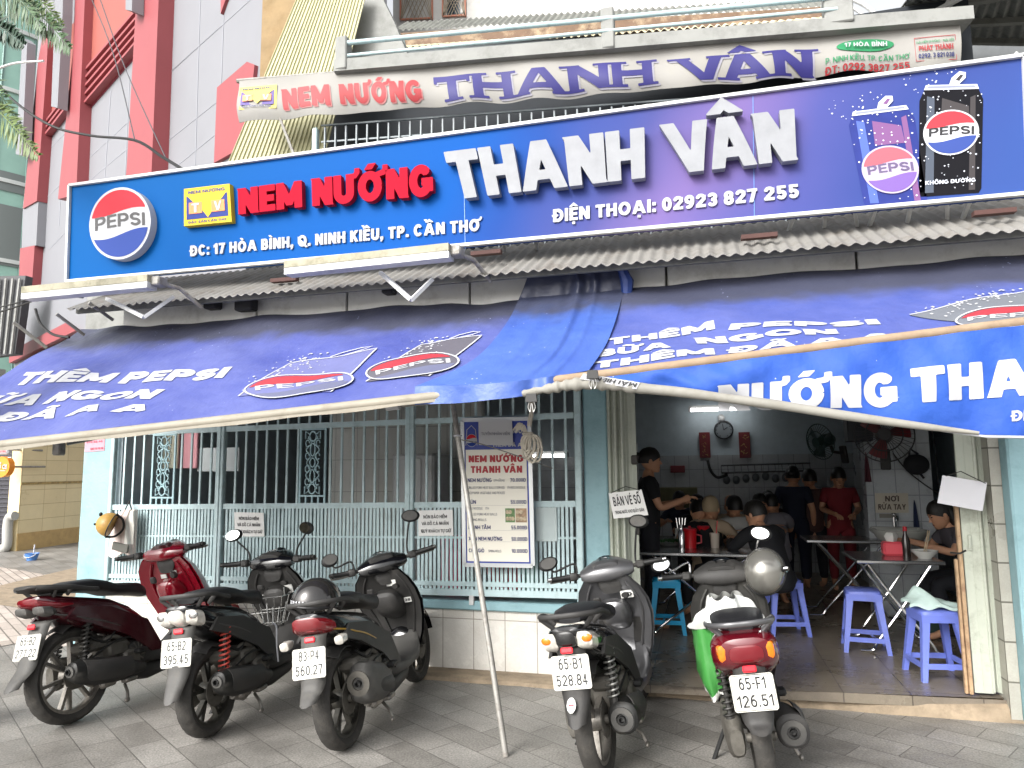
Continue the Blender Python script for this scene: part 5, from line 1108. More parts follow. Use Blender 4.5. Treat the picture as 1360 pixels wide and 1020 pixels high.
for s, u0, u1, v0 in (('(PHẦN)', .46, .62, .567), ('GRILLED PORK MEAT BALLS SERVED WITH RICE NOODLE,', .07, .92, .518), ('RICE PAPER, VEGETABLE AND PICKLED', .07, .62, .482), ('RICE NOODLE WITH', .07, .38, .376), ('GRILLED PORK MEAT BALLS', .07, .5, .336), ('SPRING ROLLS', .07, .34, .298), ('SPRING ROLLS', .36, .55, .087)):
    put_text(mb, s, None, n=n, lift=.006, fn=lambda u, v: f(lerp(u0, u1, u), v0 + .017 * v), t=.15, rows=12)
for v0 in (.235, .158, .405): flat(mb, [f(.07, v0), f(.9, v0), f(.9, v0 + .001), f(.07, v0 + .001)], n, .005)
mp(mb, 'small_print', mat('grey_ink', '#6b6b74', .6))
for u0, u1, m_ in ((.62, .76, mat('herb_green_print', '#5f7f4c', .5, var=.7, vscale=40)), (.77, .93, mat('grilled_brown_print', '#a08468', .5, var=.6, vscale=35))):
    mb = MB(); flat(mb, [f(u0, .29), f(u1, .29), f(u1, .385), f(u0, .385)], n, .006)
    for i in range(5): cx_ = lerp(u0 + .03, u1 - .03, (i % 3) / 2); cy_ = .315 + .045 * (i // 3); flat(mb, [f(cx_ + .026 * math.cos(a), cy_ + .014 * math.sin(a)) for a in [2 * math.pi * k / 14 for k in range(14)]], n, .008, 1)
    mp(mb, 'food_picture', [m_, mat('bowl_print', '#b9a98c', .5, var=.5, vscale=60)])
mb = MB(); lg = lambda x, y: f(.14 + .085 * x, .855 + .045 * y); round_logo(mb, lg, n, .006, 0, 1, 2, 3, txt=False); ribbon(mb, [f(.05, .82), f(.07, .93), f(.14, .96), f(.2, .93), f(.22, .82)], .006, n, .005, 0); mp(mb, 'emblem', [M_WHITE, MATS['logo_red'], MATS['logo_blue'], M_BLKPR])
mb = MB(); put_text(mb, 'NGON', None, n=n, lift=.006, fn=lambda u, v: f(lerp(.72, .95, u), .9 + .03 * v), t=.26, rows=18); put_text(mb, 'THÊM ĐÃ AA', None, n=n, lift=.006, fn=lambda u, v: f(lerp(.45, .95, u), .808 + .025 * v), t=.26, rows=18); mp(mb, 'white_slogan', M_WHITE)
q2 = [P(636, 591, 5.17), P(681.5, 591.5, 5.17), P(680, 559, 5.17), P(635.5, 560, 5.17)]; f2 = qmap(q2); nt_ = thing('paper_notice', 'blank looking recruiting sheet taped over the top of the menu board', 'notice', tuple(q2[0])); i2 = Matrix.Translation(-q2[0])
mb = MB(); n2 = panel_q(q2, .002, mb); o = mb.build('sheet', mat('grey_white_paper', '#b9b9bb', .7)); o.parent = nt_; o.matrix_parent_inverse = i2
mb = MB(); put_text(mb, 'TUYỂN NHÂN VIÊN', None, n=n2, lift=.003, fn=lambda u, v: f2(lerp(.08, .92, u), .42 + .12 * v), t=.15, rows=18); o = mb.build('lettering', MATS['grey_ink']); o.parent = nt_; o.matrix_parent_inverse = i2
# pole, rope, cord
a, b_ = Pz(672, 1005, .0), P(599, 520, 4.25)
mb = MB(); mb.tube([a, b_], .017, 10); o = mb.build('support_pole', M_GALV); tag(o, 'thin leaning galvanised pole propping up the blue tarpaulin', 'pole')
mb = MB(); c = lerp(a, b_, .86); mb.tube([c + V(.024 * math.cos(k), .024 * math.sin(k), 0) for k in np.linspace(0, 6.28, 14)], .006, 6, closed=False); o = mb.build('pole_collar', M_WHITE); o.parent = bpy.data.objects['support_pole']
mb = MB(); mb.tube(smooth_path([P(607, 583, 4.4), P(640, 590, 4.9), P(680, 603, 5.1), P(734, 622, 5.25)], 6), .004, 6); o = mb.build('cord', M_GALV); tag(o, 'thin cord tied from the leaning pole to the grille across the menu', 'cord')
mb = MB(); rng = random.Random(4); M_ROPE = mat('off_white_rope', '#bdb6a8', .8, var=.15, vscale=30)
top = P(706, 548, 4.6); kn = P(701, 578, 4.6)
mb.tube([top + V(0, 0, .12), top, kn + V(.01, 0, .06)], .016, 8)
for i in range(9):
    a0 = rng.uniform(-.4, .4); L = rng.uniform(.10, .19); w_ = rng.uniform(.02, .05); o_ = V(rng.uniform(-.03, .03) + .02, rng.uniform(-.03, .02), 0); pts = []
    for k in range(15):
        th = 2 * math.pi * k / 14; x = w_ * math.sin(th); z = -L / 2 + L / 2 * math.cos(th); pts.append(kn + o_ + V(x * math.cos(a0) - z * math.sin(a0) * .6, .01 * math.sin(th * 2), x * math.sin(a0) + z))
    mb.tube(pts, .0075, 6)
for i in range(10): a0 = rng.uniform(2.0, 3.0); L = rng.uniform(.07, .12); mb.tube(smooth_path([kn, kn + V(math.cos(a0) * L * .6, -.02, math.sin(a0) * L * .7 + .02), kn + V(math.cos(a0) * L, -.02, math.sin(a0) * L * .4 + .01)], 4), .006, 6)
mb.tube([kn + V(.03 * math.cos(k), .022 * math.sin(k), .01) for k in np.linspace(0, 6.28, 14)], .011, 6)
o = mb.build('coiled_rope', M_ROPE); tag(o, 'knotted coil of white rope hanging beside the menu board', 'rope')
# wall bits on the left: bags and helmet
hk = P(172, 668, 5.26)
t = thing('plastic_bag', 'pale white and pink plastic bag hung on the grille under a yellow helmet', 'bag', tuple(hk)); iv = Matrix.Translation(-hk)
def bag(u, v):
    x0 = lerp(143, 151, v) if v < .8 else lerp(151, 163, (v - .8) * 5); x1 = lerp(178, 181, v); x = lerp(x0, x1, u); y = lerp(738, 677, v)
    return P(x, y + (3 * math.sin(u * 8) if v < .1 else 0), 5.22 - .05 * math.sin(u * 3.14) * (1 - v * .6) - .008 * math.sin(u * 17 + v * 6))
mb = MB(); mb.grid(bag, 24, 20, thick=.02, tdir=(0, 1, 0)); o = mb.build('bag_body', mat('pale_plastic', '#c9b9b2', .45, var=.15, vscale=6)); o.parent = t; o.matrix_parent_inverse = iv
mb = MB(); mb.grid(lambda u, v: bag(lerp(.62, .98, u), lerp(.25, .98, v)) + V(0, -.012, 0), 8, 10, thick=.006, tdir=(0, 1, 0)); o = mb.build('white_fold', mat('white_plastic', '#d9d7cf', .4)); o.parent = t; o.matrix_parent_inverse = iv
mb = MB(); c = P(160, 727, 5.14); mb.box(c, (.17, .02, .07), rot=Matrix.Rotation(.18, 3, 'Y'), bev=.006); o = mb.build('dark_patch', mat('olive_grey', '#4a4a44', .6)); o.parent = t; o.matrix_parent_inverse = iv
mb = MB(); mb.tube([hk + V(0, 0, .02), P(166, 677, 5.22), P(155, 690, 5.2)], .006, 6); mb.tube([hk, P(176, 680, 5.22)], .006, 6); o = mb.build('handle', M_BLACK); o.parent = t; o.matrix_parent_inverse = iv
def helmet(name, label, c, rad, m, rz=0, ry=0, rx=0, strap=True, visor=False, chk=False):
    t = thing(name, label, 'helmet', tuple(c), (rx, ry, rz))
    mb = MB(); rings = []
    for i in range(11):
        a = lerp(R(-8), R(90), i / 10); rings.append([V(rad * 1.14 * math.cos(a) * math.cos(b), rad * .98 * math.cos(a) * math.sin(b), rad * 1.02 * math.sin(a)) for b in [2 * math.pi * j / 32 for j in range(32)]])
    mb.loft(rings, 0, True, True); mb.build('shell', m, t)
    mb = MB(); mb.tube([V(rad * 1.145 * math.cos(b), rad * .985 * math.sin(b), -rad * .14) for b in [2 * math.pi * j / 32 for j in range(32)]], rad * .045, 8, closed=True); mb.build('rim', mat('helmet_rim', '#1b1b1d', .5), t)
    if visor: mb = MB(); mb.grid(lambda u, v: V(rad * (1.1 + .45 * v) * math.cos(lerp(-.8, .8, u)), rad * (1.0 + .1 * v) * math.sin(lerp(-.8, .8, u)), rad * (-.06 - .1 * v)), 14, 4, thick=.004, tdir=(0, 0, 1)); mb.build('peak', m, t)
    if strap:
        mb = MB(); mb.tube(smooth_path([V(.2 * rad, rad * .97, -.1 * rad), V(.1 * rad, rad * .7, -rad * .75), V(0, 0, -rad * 1.05), V(.1 * rad, -rad * .7, -rad * .75), V(.2 * rad, -rad * .97, -.1 * rad)], 5), rad * .05, 6, squash=2); mb.build('chin_strap', mat('strap_black', '#18181a', .7), t)
    if chk:
        mb = MB()
        for k in range(14):
            for j in range(2):
                if (k + j) % 2 == 0:
                    b0 = R(150 + k * 4.6); b1 = R(150 + (k + 1) * 4.6); z0 = rad * (-.09 + .10 * j); z1 = z0 + rad * .10; mb.add([V(rad * 1.16 * math.cos(b), rad * 1.0 * math.sin(b), z) for b, z in ((b0, z0), (b1, z0), (b1, z1), (b0, z1))], [(0, 1, 2, 3)])
        mb.build('checker_band', M_WHITE, t)
    return t
hc = P(146, 697, 5.1)
h = helmet('helmet', 'glossy yellow helmet hanging on the grille beside the left pillar', hc, .105, mat('mustard_gloss', '#a5803a', .5, var=.15, vscale=6, coat=.1, dirt='#6f5a34', dscale=9, damt=.4), strap=True)
h.rotation_euler = V(-.8, -.5, .38).to_track_quat('Z', 'Y').to_euler()
mb = MB(); mb.ell((.02, .06, .1), (.02, .018, .014)); mb.ell((.03, -.03, .105), (.012, .01, .01)); mb.build('vent', M_BLACK, h)
# drain pipe, bucket, shop signs at far left
pz = Pz(8, 730, 0)
mb = MB(); mb.tube(smooth_path([P(-20, 728, pz.y - .3), P(2, 729, pz.y - .3), P(9, 724, pz.y - .3), P(10, 700, pz.y - .3), P(13, 687, pz.y - .3), P(20, 685, pz.y - .3)], 5), .09, 12); o = mb.build('drain_pipe', mat('grey_pvc', '#a5a49f', .5, var=.1)); tag(o, 'grey plastic drain pipe bending along the cream corner', 'pipe')
bc = Pz(42, 744, 0); t = thing('bucket', 'small blue plastic bucket with a white handle on the pale paving', 'bucket', tuple(bc)); mb = MB(); mb.lathe([(.0, .004), (.075, 0), (.115, .12), (.12, .12), (.11, .115), (.07, .012), (0, .012)], (0, 0, 0), n=28); mb.build('bucket_body', mat('bucket_blue', '#4f7fc0', .4), t); mb = MB(); mb.tube([V(.122 * math.cos(a), -.03 - .07 * abs(math.sin(a)), .115 - .06 * math.sin(a)) for a in np.linspace(0, math.pi, 14)], .008, 6); mb.build('handle', M_WHITE, t); mb = MB(); mb.tube([(0, .02, .02), (.015, .03, .27)], .012, 8); mb.build('ladle_handle', M_WHITE, t)
yS = pz.y - .6
def sign_box(name, label, cpx, w_, h, m, lines, ink, round_=False):
    c = P(*cpx, yS); t = thing(name, label, 'sign', tuple(c)); mb = MB()
    if round_: mb.lathe([(0, -.06), (w_ / 2, -.06), (w_ / 2, .06), (0, .06)], (0, 0, 0), (0, 1, 0), 40, cap=False)
    else: mb.box((0, 0, 0), (w_, .08, h), bev=.02)
    mb.build('sign_panel', m, t); mb = MB()
    for s, x0, x1, z0, hh, tt in lines: put_text(mb, s, None, n=NS, lift=.065, fn=lambda u, v: V(lerp(x0, x1, u) * w_ / 2, 0, (z0 + hh * v) * h / 2), t=tt, rows=26)
    mb.build('lettering', ink, t); mb = MB(); mb.tube([(0, .05, -.0), (0, .9, .0)], .02, 8); mb.build('bracket', M_GALV, t); return t
t = sign_box('shop_sign', 'white sign with red letters at the far left edge above an orange disc', (2, 597), .42, .2, M_WHITE, [('NHÀ TRỌ', -.8, .9, .2, .4, .2), ('HƯƠNG BÒNG', -.9, .92, -.6, .42, .2)], MATS['menu_red'])
mb = MB(); mb.tube([(-.24, 0, .14), (.27, 0, .14), (.27, 0, -.16), (-.24, 0, -.16)], .012, 6); mb.build('frame', M_WHITEP, t)
t = sign_box('round_sign', 'round orange sign with white letters at the far left edge', (5.5, 620), .40, .40, mat('orange_sign', '#d98420', .4), [], M_WHITE, True)
mb = MB()
for ch, x in (('ı', 0),): pass
mb.box((-.02, -.065, .0), (.034, .01, .085)); mb.lathe([(0, 0), (.02, 0), (.02, .01), (0, .01)], (-.02, -.06, .075), (0, -1, 0), 16); mb.tube([V(.085 + .033 * math.cos(a), -.066, .0 + .037 * math.sin(a)) for a in np.linspace(0, 6.283, 24)], .013, 6); mb.box((.13, -.065, .0), (.03, .01, .095)); mb.box((0.03, -.064, -.075), (.17, .006, .012)); mb.build('white_lettering', M_WHITE, t)
for k in range(2):
    pass
# palm fronds
tp = thing('palm_tree', 'feathery palm with drooping green fronds at the upper left edge', 'tree', (-4.6, 3.3, 0)); iv = Matrix.Translation(-tp.location)
M_LEAF = mat('palm_leaf', '#3a5630', .5, var=.35, vscale=6); M_LEAF2 = mat('yellow_green_leaf', '#56692f', .5, var=.3, vscale=6); M_LEAF3 = mat('dark_leaf', '#27402f', .5, var=.3)
mb = MB(); mb.tube([(-4.6, 3.3, 0), (-4.62, 3.3, 2), (-4.55, 3.35, 4.6)], [.16, .12, .10], 12); o = mb.build('trunk', mat('palm_bark', '#6d6455', .9, var=.3, vscale=20)); o.parent = tp; o.matrix_parent_inverse = iv
rng = random.Random(11)
def frond(pts, wmax, seg, m, droop=.5):
    mb = MB(); pp_ = smooth_path(pts, 22); mb.tube(pp_, [lerp(.012, .003, i / (len(pp_) - 1)) for i in range(len(pp_))], 6)
    for i in range(2, len(pp_) - 1):
        tdir = (pp_[min(i + 1, len(pp_) - 1)] - pp_[i - 1]).normalized(); side = tdir.cross(V(.25, 1, .1)).normalized(); q = i / len(pp_); L = wmax * math.sin(math.pi * min(1, .25 + q * .72)) ** .8
        for e in (-1, 1):
            for k in range(2):
                b = pp_[i] + tdir * rng.uniform(-.006, .006); d = (side * e + tdir * rng.uniform(.45, .75) + V(0, rng.uniform(-.35, .35), -droop * rng.uniform(.5, 1))).normalized(); l = L * rng.uniform(.8, 1.1); w_ = seg * rng.uniform(.8, 1.2)
                s = d.cross(V(rng.uniform(-.3, .3), 1, rng.uniform(-.3, .3))).normalized() * w_; mid = b + d * l * .5 + V(0, 0, -.01); tip = b + d * l + V(0, 0, -droop * l * .25)
                mb.add([b, mid + s, tip, mid - s], [(0, 1, 2, 3)])
    o = mb.build('frond', m); o.parent = tp; o.matrix_parent_inverse = iv
YP_ = 4.2
def fp(*pts): return [P(x + 8 + i * 3, y + i * 2, YP_ + dy) for i, (x, y, dy) in enumerate(pts)]
frond(fp((-190, -60, 0), (-60, -30, 0), (30, 10, -.1), (76, 58, -.2)), .25, .010, M_LEAF, .6)
frond(fp((-190, -80, .3), (-60, -60, .3), (20, -20, .2), (66, 28, .1)), .23, .010, M_LEAF2, .6)
frond(fp((-190, 60, 0), (-90, 90, 0), (-20, 140, -.1), (34, 200, -.2)), .25, .010, M_LEAF2, .55)
frond(fp((-190, 20, .2), (-90, 60, .2), (-30, 100, .1), (18, 178, 0)), .23, .010, M_LEAF, .5)
frond(fp((-190, -20, -.2), (-90, 0, -.2), (-30, 22, -.2), (14, 52, -.2)), .2, .018, M_LEAF3, .3)
frond(fp((-190, -120, -.2), (-100, -100, -.2), (-20, -40, -.2), (40, 30, -.2)), .24, .010, M_LEAF, .6)
# ================================================================ scooters
M_TYRE = mat('tyre_rubber', '#302e2b', .8, var=.2, vscale=20, dirt='#55504a', dscale=12, damt=.5, bump=.3, bscale=120)
M_RIM = mat('dull_alloy', '#8a8680', .4, .75, var=.15, vscale=20, dirt='#4a443c', dscale=18, damt=.6)
M_RIMK = mat('black_alloy', '#34332f', .45, .5, var=.2, vscale=20, dirt='#5a554c', dscale=18, damt=.5)
M_PLAS = mat('matt_black_plastic', '#2e2d2c', .6, var=.15, vscale=10, dirt='#4d4a46', dscale=6, damt=.45, bump=.15, bscale=200)
M_PLASG = mat('scuffed_grey_plastic', '#434240', .6, var=.15, vscale=9, dirt='#6c6963', dscale=6, damt=.5)
M_GLOSS = mat('gloss_black_paint', '#0e0e10', .16, coat=.7, dirt='#3c3a38', dscale=5, damt=.25)
M_SEAT = mat('seat_vinyl', '#17171a', .5, bump=.2, bscale=150)
M_ENG = mat('dusty_engine_metal', '#5c5953', .6, .4, var=.25, vscale=16, dirt='#3a362f', dscale=10, damt=.6)
M_MUF = mat('satin_black_muffler', '#242423', .5, .3, var=.15, vscale=14, dirt='#5a554d', dscale=9, damt=.45)
M_CHR = mat('chrome', '#c9c9c9', .12, 1.0)
M_RLENS = mat('red_lens', '#6e0c16', .12, coat=.8, spec=.7); M_DRLENS = mat('dark_red_lens', '#6a0f1a', .12, coat=.8)
M_RREF = mat('red_reflector', '#e0202e', .25, coat=.4)
M_CLENS = mat('clear_lens', '#b7b3ab', .12, coat=.8, var=.25, vscale=40); M_OLENS = mat('orange_lens', '#d9730f', .15, coat=.8, var=.2, vscale=60)
M_MIRR = mat('mirror_glass', '#d5d9da', .02, 1.0)
M_PLATE = mat('plate_white', '#c2c1b9', .35, var=.04, vscale=9, dirt='#8f8a7c', dscale=9, damt=.35)
M_MAROON = mat('maroon_gloss', '#3a0812', .16, coat=.8, dirt='#3b2a2a', dscale=5, damt=.3); M_CRIM = mat('crimson_gloss', '#7a0c1e', .16, coat=.9)
M_SILV = mat('grey_metallic', '#5d5d5f', .28, .5, coat=.5, dirt='#4f4e4b', dscale=7, damt=.25)
M_SPRB = mat('black_spring', '#2e2d2b', .45, .4); M_SPRR = mat('red_spring', '#b8443a', .45); M_SPRS = mat('steel_spring', '#8c8c88', .35, .7)
M_STICK = mat('sticker_white', '#d4d4d0', .5)
def sstep(a, b_, x): t = max(0, min(1, (x - a) / (b_ - a))); return t * t * (3 - 2 * t)
def scooter(name, label, loc, heading, lean, c):
    t = thing(name, label, 'scooter', tuple(loc), (R(lean), 0, R(90 - heading)), 'scooters parked along the eatery front')
    rr = c.get('rr', .265); rf = c.get('rf', rr); tw = c.get('tw', .047); WB = 1.27; k_ = c.get('warp', .05)
    def B(mb, nm, m, parent=t, warp=True):
        if warp:
            for v in mb.v:
                z0 = v.z; v.z += (.35 - v.x) * k_ * sstep(.35, .75, z0) - c.get('drop', .05) * sstep(.6, .95, z0) * sstep(.5, .9, v.x)
                if v.x > .55: v.x -= c.get('back', .10) * sstep(.45, .95, z0) * sstep(.55, .9, v.x)
                elif v.x < 0: v.x *= c.get('tk', .70)
        return mb.build(nm, m, parent)
    body = c['body']; front = c['front']; inner = c.get('inner', M_PLAS); tail = c.get('tail', body)
    # wheels
    for nm, x, r_, w_ in (('rear_wheel', 0, rr, tw), ('front_wheel', WB, rf, tw * .88)):
        mb = MB(); ri = r_ - .062
        prof = [(ri, -w_ * .55), (ri + .012, -w_ * .8), (ri + .035, -w_), (r_ - .018, -w_ * .93), (r_ - .006, -w_ * .66), (r_, -w_ * .25), (r_, w_ * .25), (r_ - .006, w_ * .66), (r_ - .018, w_ * .93), (ri + .035, w_), (ri + .012, w_ * .8), (ri, w_ * .55)]
        mb.lathe(prof, (x, 0, r_), (0, 1, 0), 96, mod=lambda k, j: -.006 if (k in (3, 4, 7, 8) and (j + k) % 4 == 0) or (k in (5, 6) and (j + (k == 6) * 2) % 8 == 0) else 0)
        wh = B(mb, nm, M_TYRE, warp=False)
        mb = MB(); rp = [(ri + .004, -w_ * .6), (ri + .002, w_ * .6), (ri - .014, w_ * .6), (ri - .022, w_ * .3), (ri - .022, -w_ * .3), (ri - .014, -w_ * .6), (ri + .004, -w_ * .6)]
        mb.lathe(rp, (x, 0, r_), (0, 1, 0), 48)
        mb.lathe([(0, -.045), (.05, -.045), (.055, -.02), (.055, .03), (.0, .03)], (x, 0, r_), (0, 1, 0), 24)
        for k in range(c.get('spokes', 5)):
            a = 2 * math.pi * k / c.get('spokes', 5) + .3
            for da in ((-.16, .16) if c.get('split', True) else (0,)):
                p0 = V(x + .045 * math.cos(a), 0, r_ + .045 * math.sin(a)); p1 = V(x + (ri - .015) * math.cos(a + da), 0, r_ + (ri - .015) * math.sin(a + da)); mb.beam(p0, p1, .03, .02 if c.get('split', True) else .036, up=(-math.sin(a), 0, math.cos(a)))
        B(mb, 'rim', c.get('rim', M_RIM), wh, False)
        mb = MB(); rd = .085 if nm == 'rear_wheel' else .10
        mb.lathe([(.03, -.056), (rd, -.056), (rd, -.05), (.03, -.05)], (x, 0, r_), (0, 1, 0), 40, mod=lambda k, j: .004 if j % 4 == 0 and k in (1, 2) else 0); mb.lathe([(0, -.075), (.022, -.075), (.022, .06), (0, .06)], (x, 0, r_), (0, 1, 0), 12)
        B(mb, 'brake_disc', M_ENG, wh, False)
    # engine, gear case, swing arm
    mb = MB(); mb.loft([sring(x, z, hw, hh, 3, 16, yc) for x, z, hw, hh, yc in ((-.08, rr + .0, .03, .06, .105), (.0, rr + .01, .045, .10, .11), (.14, rr + .015, .05, .075, .115), (.34, rr + .01, .05, .085, .11), (.46, rr, .05, .10, .10), (.53, rr, .03, .07, .09))])
    B(mb, 'gear_case', M_ENG)
    mb = MB(); mb.loft([sring(x, z, hw, hh, 4, 16, yc) for x, z, hw, hh, yc in ((.16, .33, .05, .04, -.02), (.22, .32, .09, .10, -.02), (.42, .29, .10, .12, -.02), (.54, .27, .09, .10, 0), (.60, .27, .05, .06, 0))]); mb.box((.26, -.10, .38), (.16, .07, .10), bev=.015); mb.box((.36, -.12, .29), (.14, .06, .13), bev=.02); mb.tube(smooth_path([(.12, -.09, .42), (.22, -.12, .46), (.34, -.11, .40), (.42, -.1, .3)], 5), .014, 8); mb.box((.1, -.06, .43), (.2, .12, .07), bev=.02)
    B(mb, 'engine_block', M_ENG)
    # muffler
    mk = c.get('muffler', 'long'); y = -.155
    if mk == 'long': secs = [(.42, .22, .03, .03), (.32, .235, .045, .05), (.22, .255, .06, .075), (.04, .285, .062, .082), (-.12, .31, .058, .07), (-.20, .325, .045, .052), (-.215, .327, .03, .035)]
    elif mk == 'boxy': secs = [(.36, .24, .03, .03), (.28, .26, .055, .07), (.18, .29, .07, .10), (.02, .33, .075, .11), (-.06, .345, .07, .10), (-.10, .35, .05, .07)]
    else: secs = [(.42, .24, .03, .03), (.30, .25, .05, .05), (.10, .27, .07, .07), (-.06, .28, .075, .075), (-.08, .28, .06, .06)]
    mb = MB(); mb.loft([sring(x, z, hw, hh, 2.4 if mk != 'boxy' else 3.2, 24, y, .2) for x, z, hw, hh in secs]); x, z, hw, hh = secs[-1]
    mf = B(mb, 'muffler', c.get('mufm', M_MUF))
    mb = MB(); mb.lathe([(hh * .95, 0), (hh * .95, .012), (hh * .5, .016), (hh * .42, -.03), (0, -.03)], (x - .004, y, z), (-1, 0, 0), 24); B(mb, 'muffler_end', M_PLASG if mk != 'boxy' else M_ENG, mf)
    mb = MB(); mb.lathe([(.018, .0), (.018, .035), (.013, .035), (.012, .0)], (x, y, z), (-1, 0, 0), 16); B(mb, 'exhaust_pipe', M_BLACK, mf)
    mb = MB(); xm = secs[len(secs) // 2]; mb.grid(lambda u, v: V(lerp(.30, -.10 if mk == 'long' else 0, u), y - lerp(.055, .075, math.sin(u * 3.1)) * math.cos(lerp(-.9, 1.1, v)) - .006, lerp(.25, .31, u) + .075 * math.sin(lerp(-.9, 1.1, v))), 10, 8, thick=.006, tdir=(0, 1, 0)); B(mb, 'heat_shield', M_PLAS, mf)
    mb = MB(); mb.tube([(.05, -.13, rr - .05), (.16, -.13, rr - .09), (.28, -.12, rr - .06)], .02, 8); mb.tube([(0, -.06, rr), (0, -.16, rr + .03)], .016, 8); mb.box((.30, -.16, .17), (.10, .06, .03), bev=.01); mb.box((.14, -.15, .19), (.12, .05, .05), bev=.015); B(mb, 'exhaust_bracket', c.get('brk', M_RIM))
    # cooling fan cover, belly bolts, cables
    mb = MB(); mb.lathe([(0, .012), (.045, .012), (.075, .006), (.085, -.02), (.085, -.05)], (.40, -.125, rr + .03), (0, -1, 0), 32); fcv = B(mb, 'fan_cover', M_PLAS)
    mb = MB()
    for k in range(12): a = 2 * math.pi * k / 12; mb.beam((.40 + .03 * math.cos(a), -.139, rr + .03 + .03 * math.sin(a)), (.40 + .07 * math.cos(a + .3), -.134, rr + .03 + .07 * math.sin(a + .3)), .006, .008)
    B(mb, 'cover_ribs', M_ENG, fcv)
    mb = MB(); mb.tube(smooth_path([(.0, -.09, rr + .02), (.12, -.13, rr + .11), (.3, -.14, rr + .15), (.5, -.12, rr + .10)], 5), .006, 6); mb.tube(smooth_path([(.05, -.1, .50), (.16, -.125, .44), (.26, -.12, .5)], 5), .008, 6); B(mb, 'brake_cable', M_BLACK)
    mb = MB(); mb.tube(smooth_path([(-.30, -.105, .655), (-.1, -.142, .625), (.12, -.146, .575), (.32, -.14, .49), (.46, -.13, .40)], 6), .0045, 6); B(mb, 'panel_seam', c.get('seam', M_PLASG))
    # hugger over the rear tyre
    mb = MB(); mb.grid(lambda u, v: V((rr + .03) * math.cos(R(lerp(30, 120, u))), lerp(-.07, .07, v), rr + (rr + .03 - .02 * abs(v - .5) * 2) * math.sin(R(lerp(30, 120, u)))), 14, 6, thick=.005, tdir=(0, 0, -1)); B(mb, 'mud_hugger', M_PLAS)
    # shocks
    for s_ in c.get('shocks', (-1,)):
        a = V(-.01, s_ * .115, rr + .05); b_ = V(.06, s_ * .115, .62); d = b_ - a; m_ = c.get('spring', M_SPRB)
        mb = MB(); mb.tube([a, b_], .014, 8); mb.tube([a, a + d * .16], .024, 10); mb.tube([b_ - d * .1, b_], .022, 10); sh = B(mb, 'shock_absorber', M_SPRB)
        mb = MB(); pts = []
        for i in range(9 * 12 + 1): q = i / (9 * 12); an = 2 * math.pi * i / 12; pts.append(a + d * lerp(.16, .92, q) + V(.029 * math.cos(an), .029 * math.sin(an), 0))
        mb.tube(pts, .0058, 6); B(mb, 'coil_spring', m_, sh)
    # tail body
    tz = c.get('tailz', 0)
    T = c.get('tailsecs') or [(-.41, .715, .045, .018), (-.39, .71, .075, .036), (-.32, .69, .105, .058), (-.2, .665, .128, .078), (-.05, .64, .14, .09), (.12, .60, .142, .11), (.28, .55, .138, .135), (.42, .48, .13, .15), (.52, .42, .115, .14), (.57, .38, .09, .11)]
    mb = MB(); mb.loft([sring(x, z + tz, hw, hh, 3.0, 28, tilt=-.25) for x, z, hw, hh in T]); B(mb, 'tail_body', tail)
    # side accent panel and floorboard
    mb = MB()
    for s_ in (-1, 1): mb.prism([(-.22, .60), (.05, .55), (.34, .42), (.52, .28), (.62, .26), (.60, .33), (.50, .50), (.2, .63), (-.1, .66)], lambda a, b_, h: V(a, s_ * (.128 + h), b_ + tz), 0, .018)
    B(mb, 'side_cover', c.get('side', M_PLAS))
    mb = MB(); mb.loft([sring(x, z, hw, hh, 4, 20) for x, z, hw, hh in ((.46, .30, .12, .07), (.56, .265, .155, .045), (.72, .255, .165, .035), (.90, .265, .165, .04), (.99, .31, .15, .06), (1.05, .38, .12, .05))]); B(mb, 'floorboard', c.get('floor', M_PLAS))
    mb = MB(); mb.loft([sring(x, z, hw, hh, 3, 16) for x, z, hw, hh in ((.40, .20, .08, .05), (.55, .17, .12, .06), (.8, .18, .11, .05), (.98, .24, .07, .04))]); B(mb, 'belly_pan', M_PLAS)
    # seat
    SS = c.get('seatsecs') or [(-.24, .765, .055, .016), (-.18, .775, .095, .028), (-.02, .785, .122, .036), (.12, .782, .13, .042), (.22, .765, .125, .04), (.30, .738, .118, .04), (.42, .728, .108, .042), (.53, .715, .085, .045), (.60, .69, .05, .035)]
    mb = MB(); mb.loft([sring(x, z + tz, hw, hh, 2.8, 24, tilt=-.1) for x, z, hw, hh in SS]); B(mb, 'seat', M_SEAT)
    # grab rail
    mb = MB(); g = c.get('rail', 'loop'); zr = .79 + tz
    if g == 'loop': pts = smooth_path([(.06, -.15, zr - .03), (-.12, -.155, zr), (-.28, -.145, zr + .005), (-.385, -.08, zr + .008), (-.40, 0, zr + .008), (-.385, .08, zr + .008), (-.28, .145, zr + .005), (-.12, .155, zr), (.06, .15, zr - .03)], 6); mb.tube(pts, .0135, 10, squash=.8)
    elif g == 'flat':
        mb.loft([sring(x, z + tz, hw, hh, 3, 20) for x, z, hw, hh in ((-.50, .80, .05, .008), (-.46, .80, .09, .014), (-.34, .785, .115, .02), (-.2, .775, .115, .02), (-.1, .765, .10, .015))])
        for s_ in (-1, 1): mb.tube(smooth_path([(.1, s_ * .15, zr - .04), (-.15, s_ * .155, zr - .01), (-.36, s_ * .12, zr + .0), (-.45, s_ * .08, zr + .005)], 5), .016, 8)
    for s_ in (-1, 1): mb.tube([(-.14, s_ * .15, zr - .005), (-.13, s_ * .10, zr - .05)], .014, 8); mb.tube([(-.30, s_ * .14, zr), (-.26, s_ * .08, zr - .06)], .012, 8)
    B(mb, 'grab_rail', c.get('railm', M_PLAS))
    # tail lamp
    tl = c['lamp']
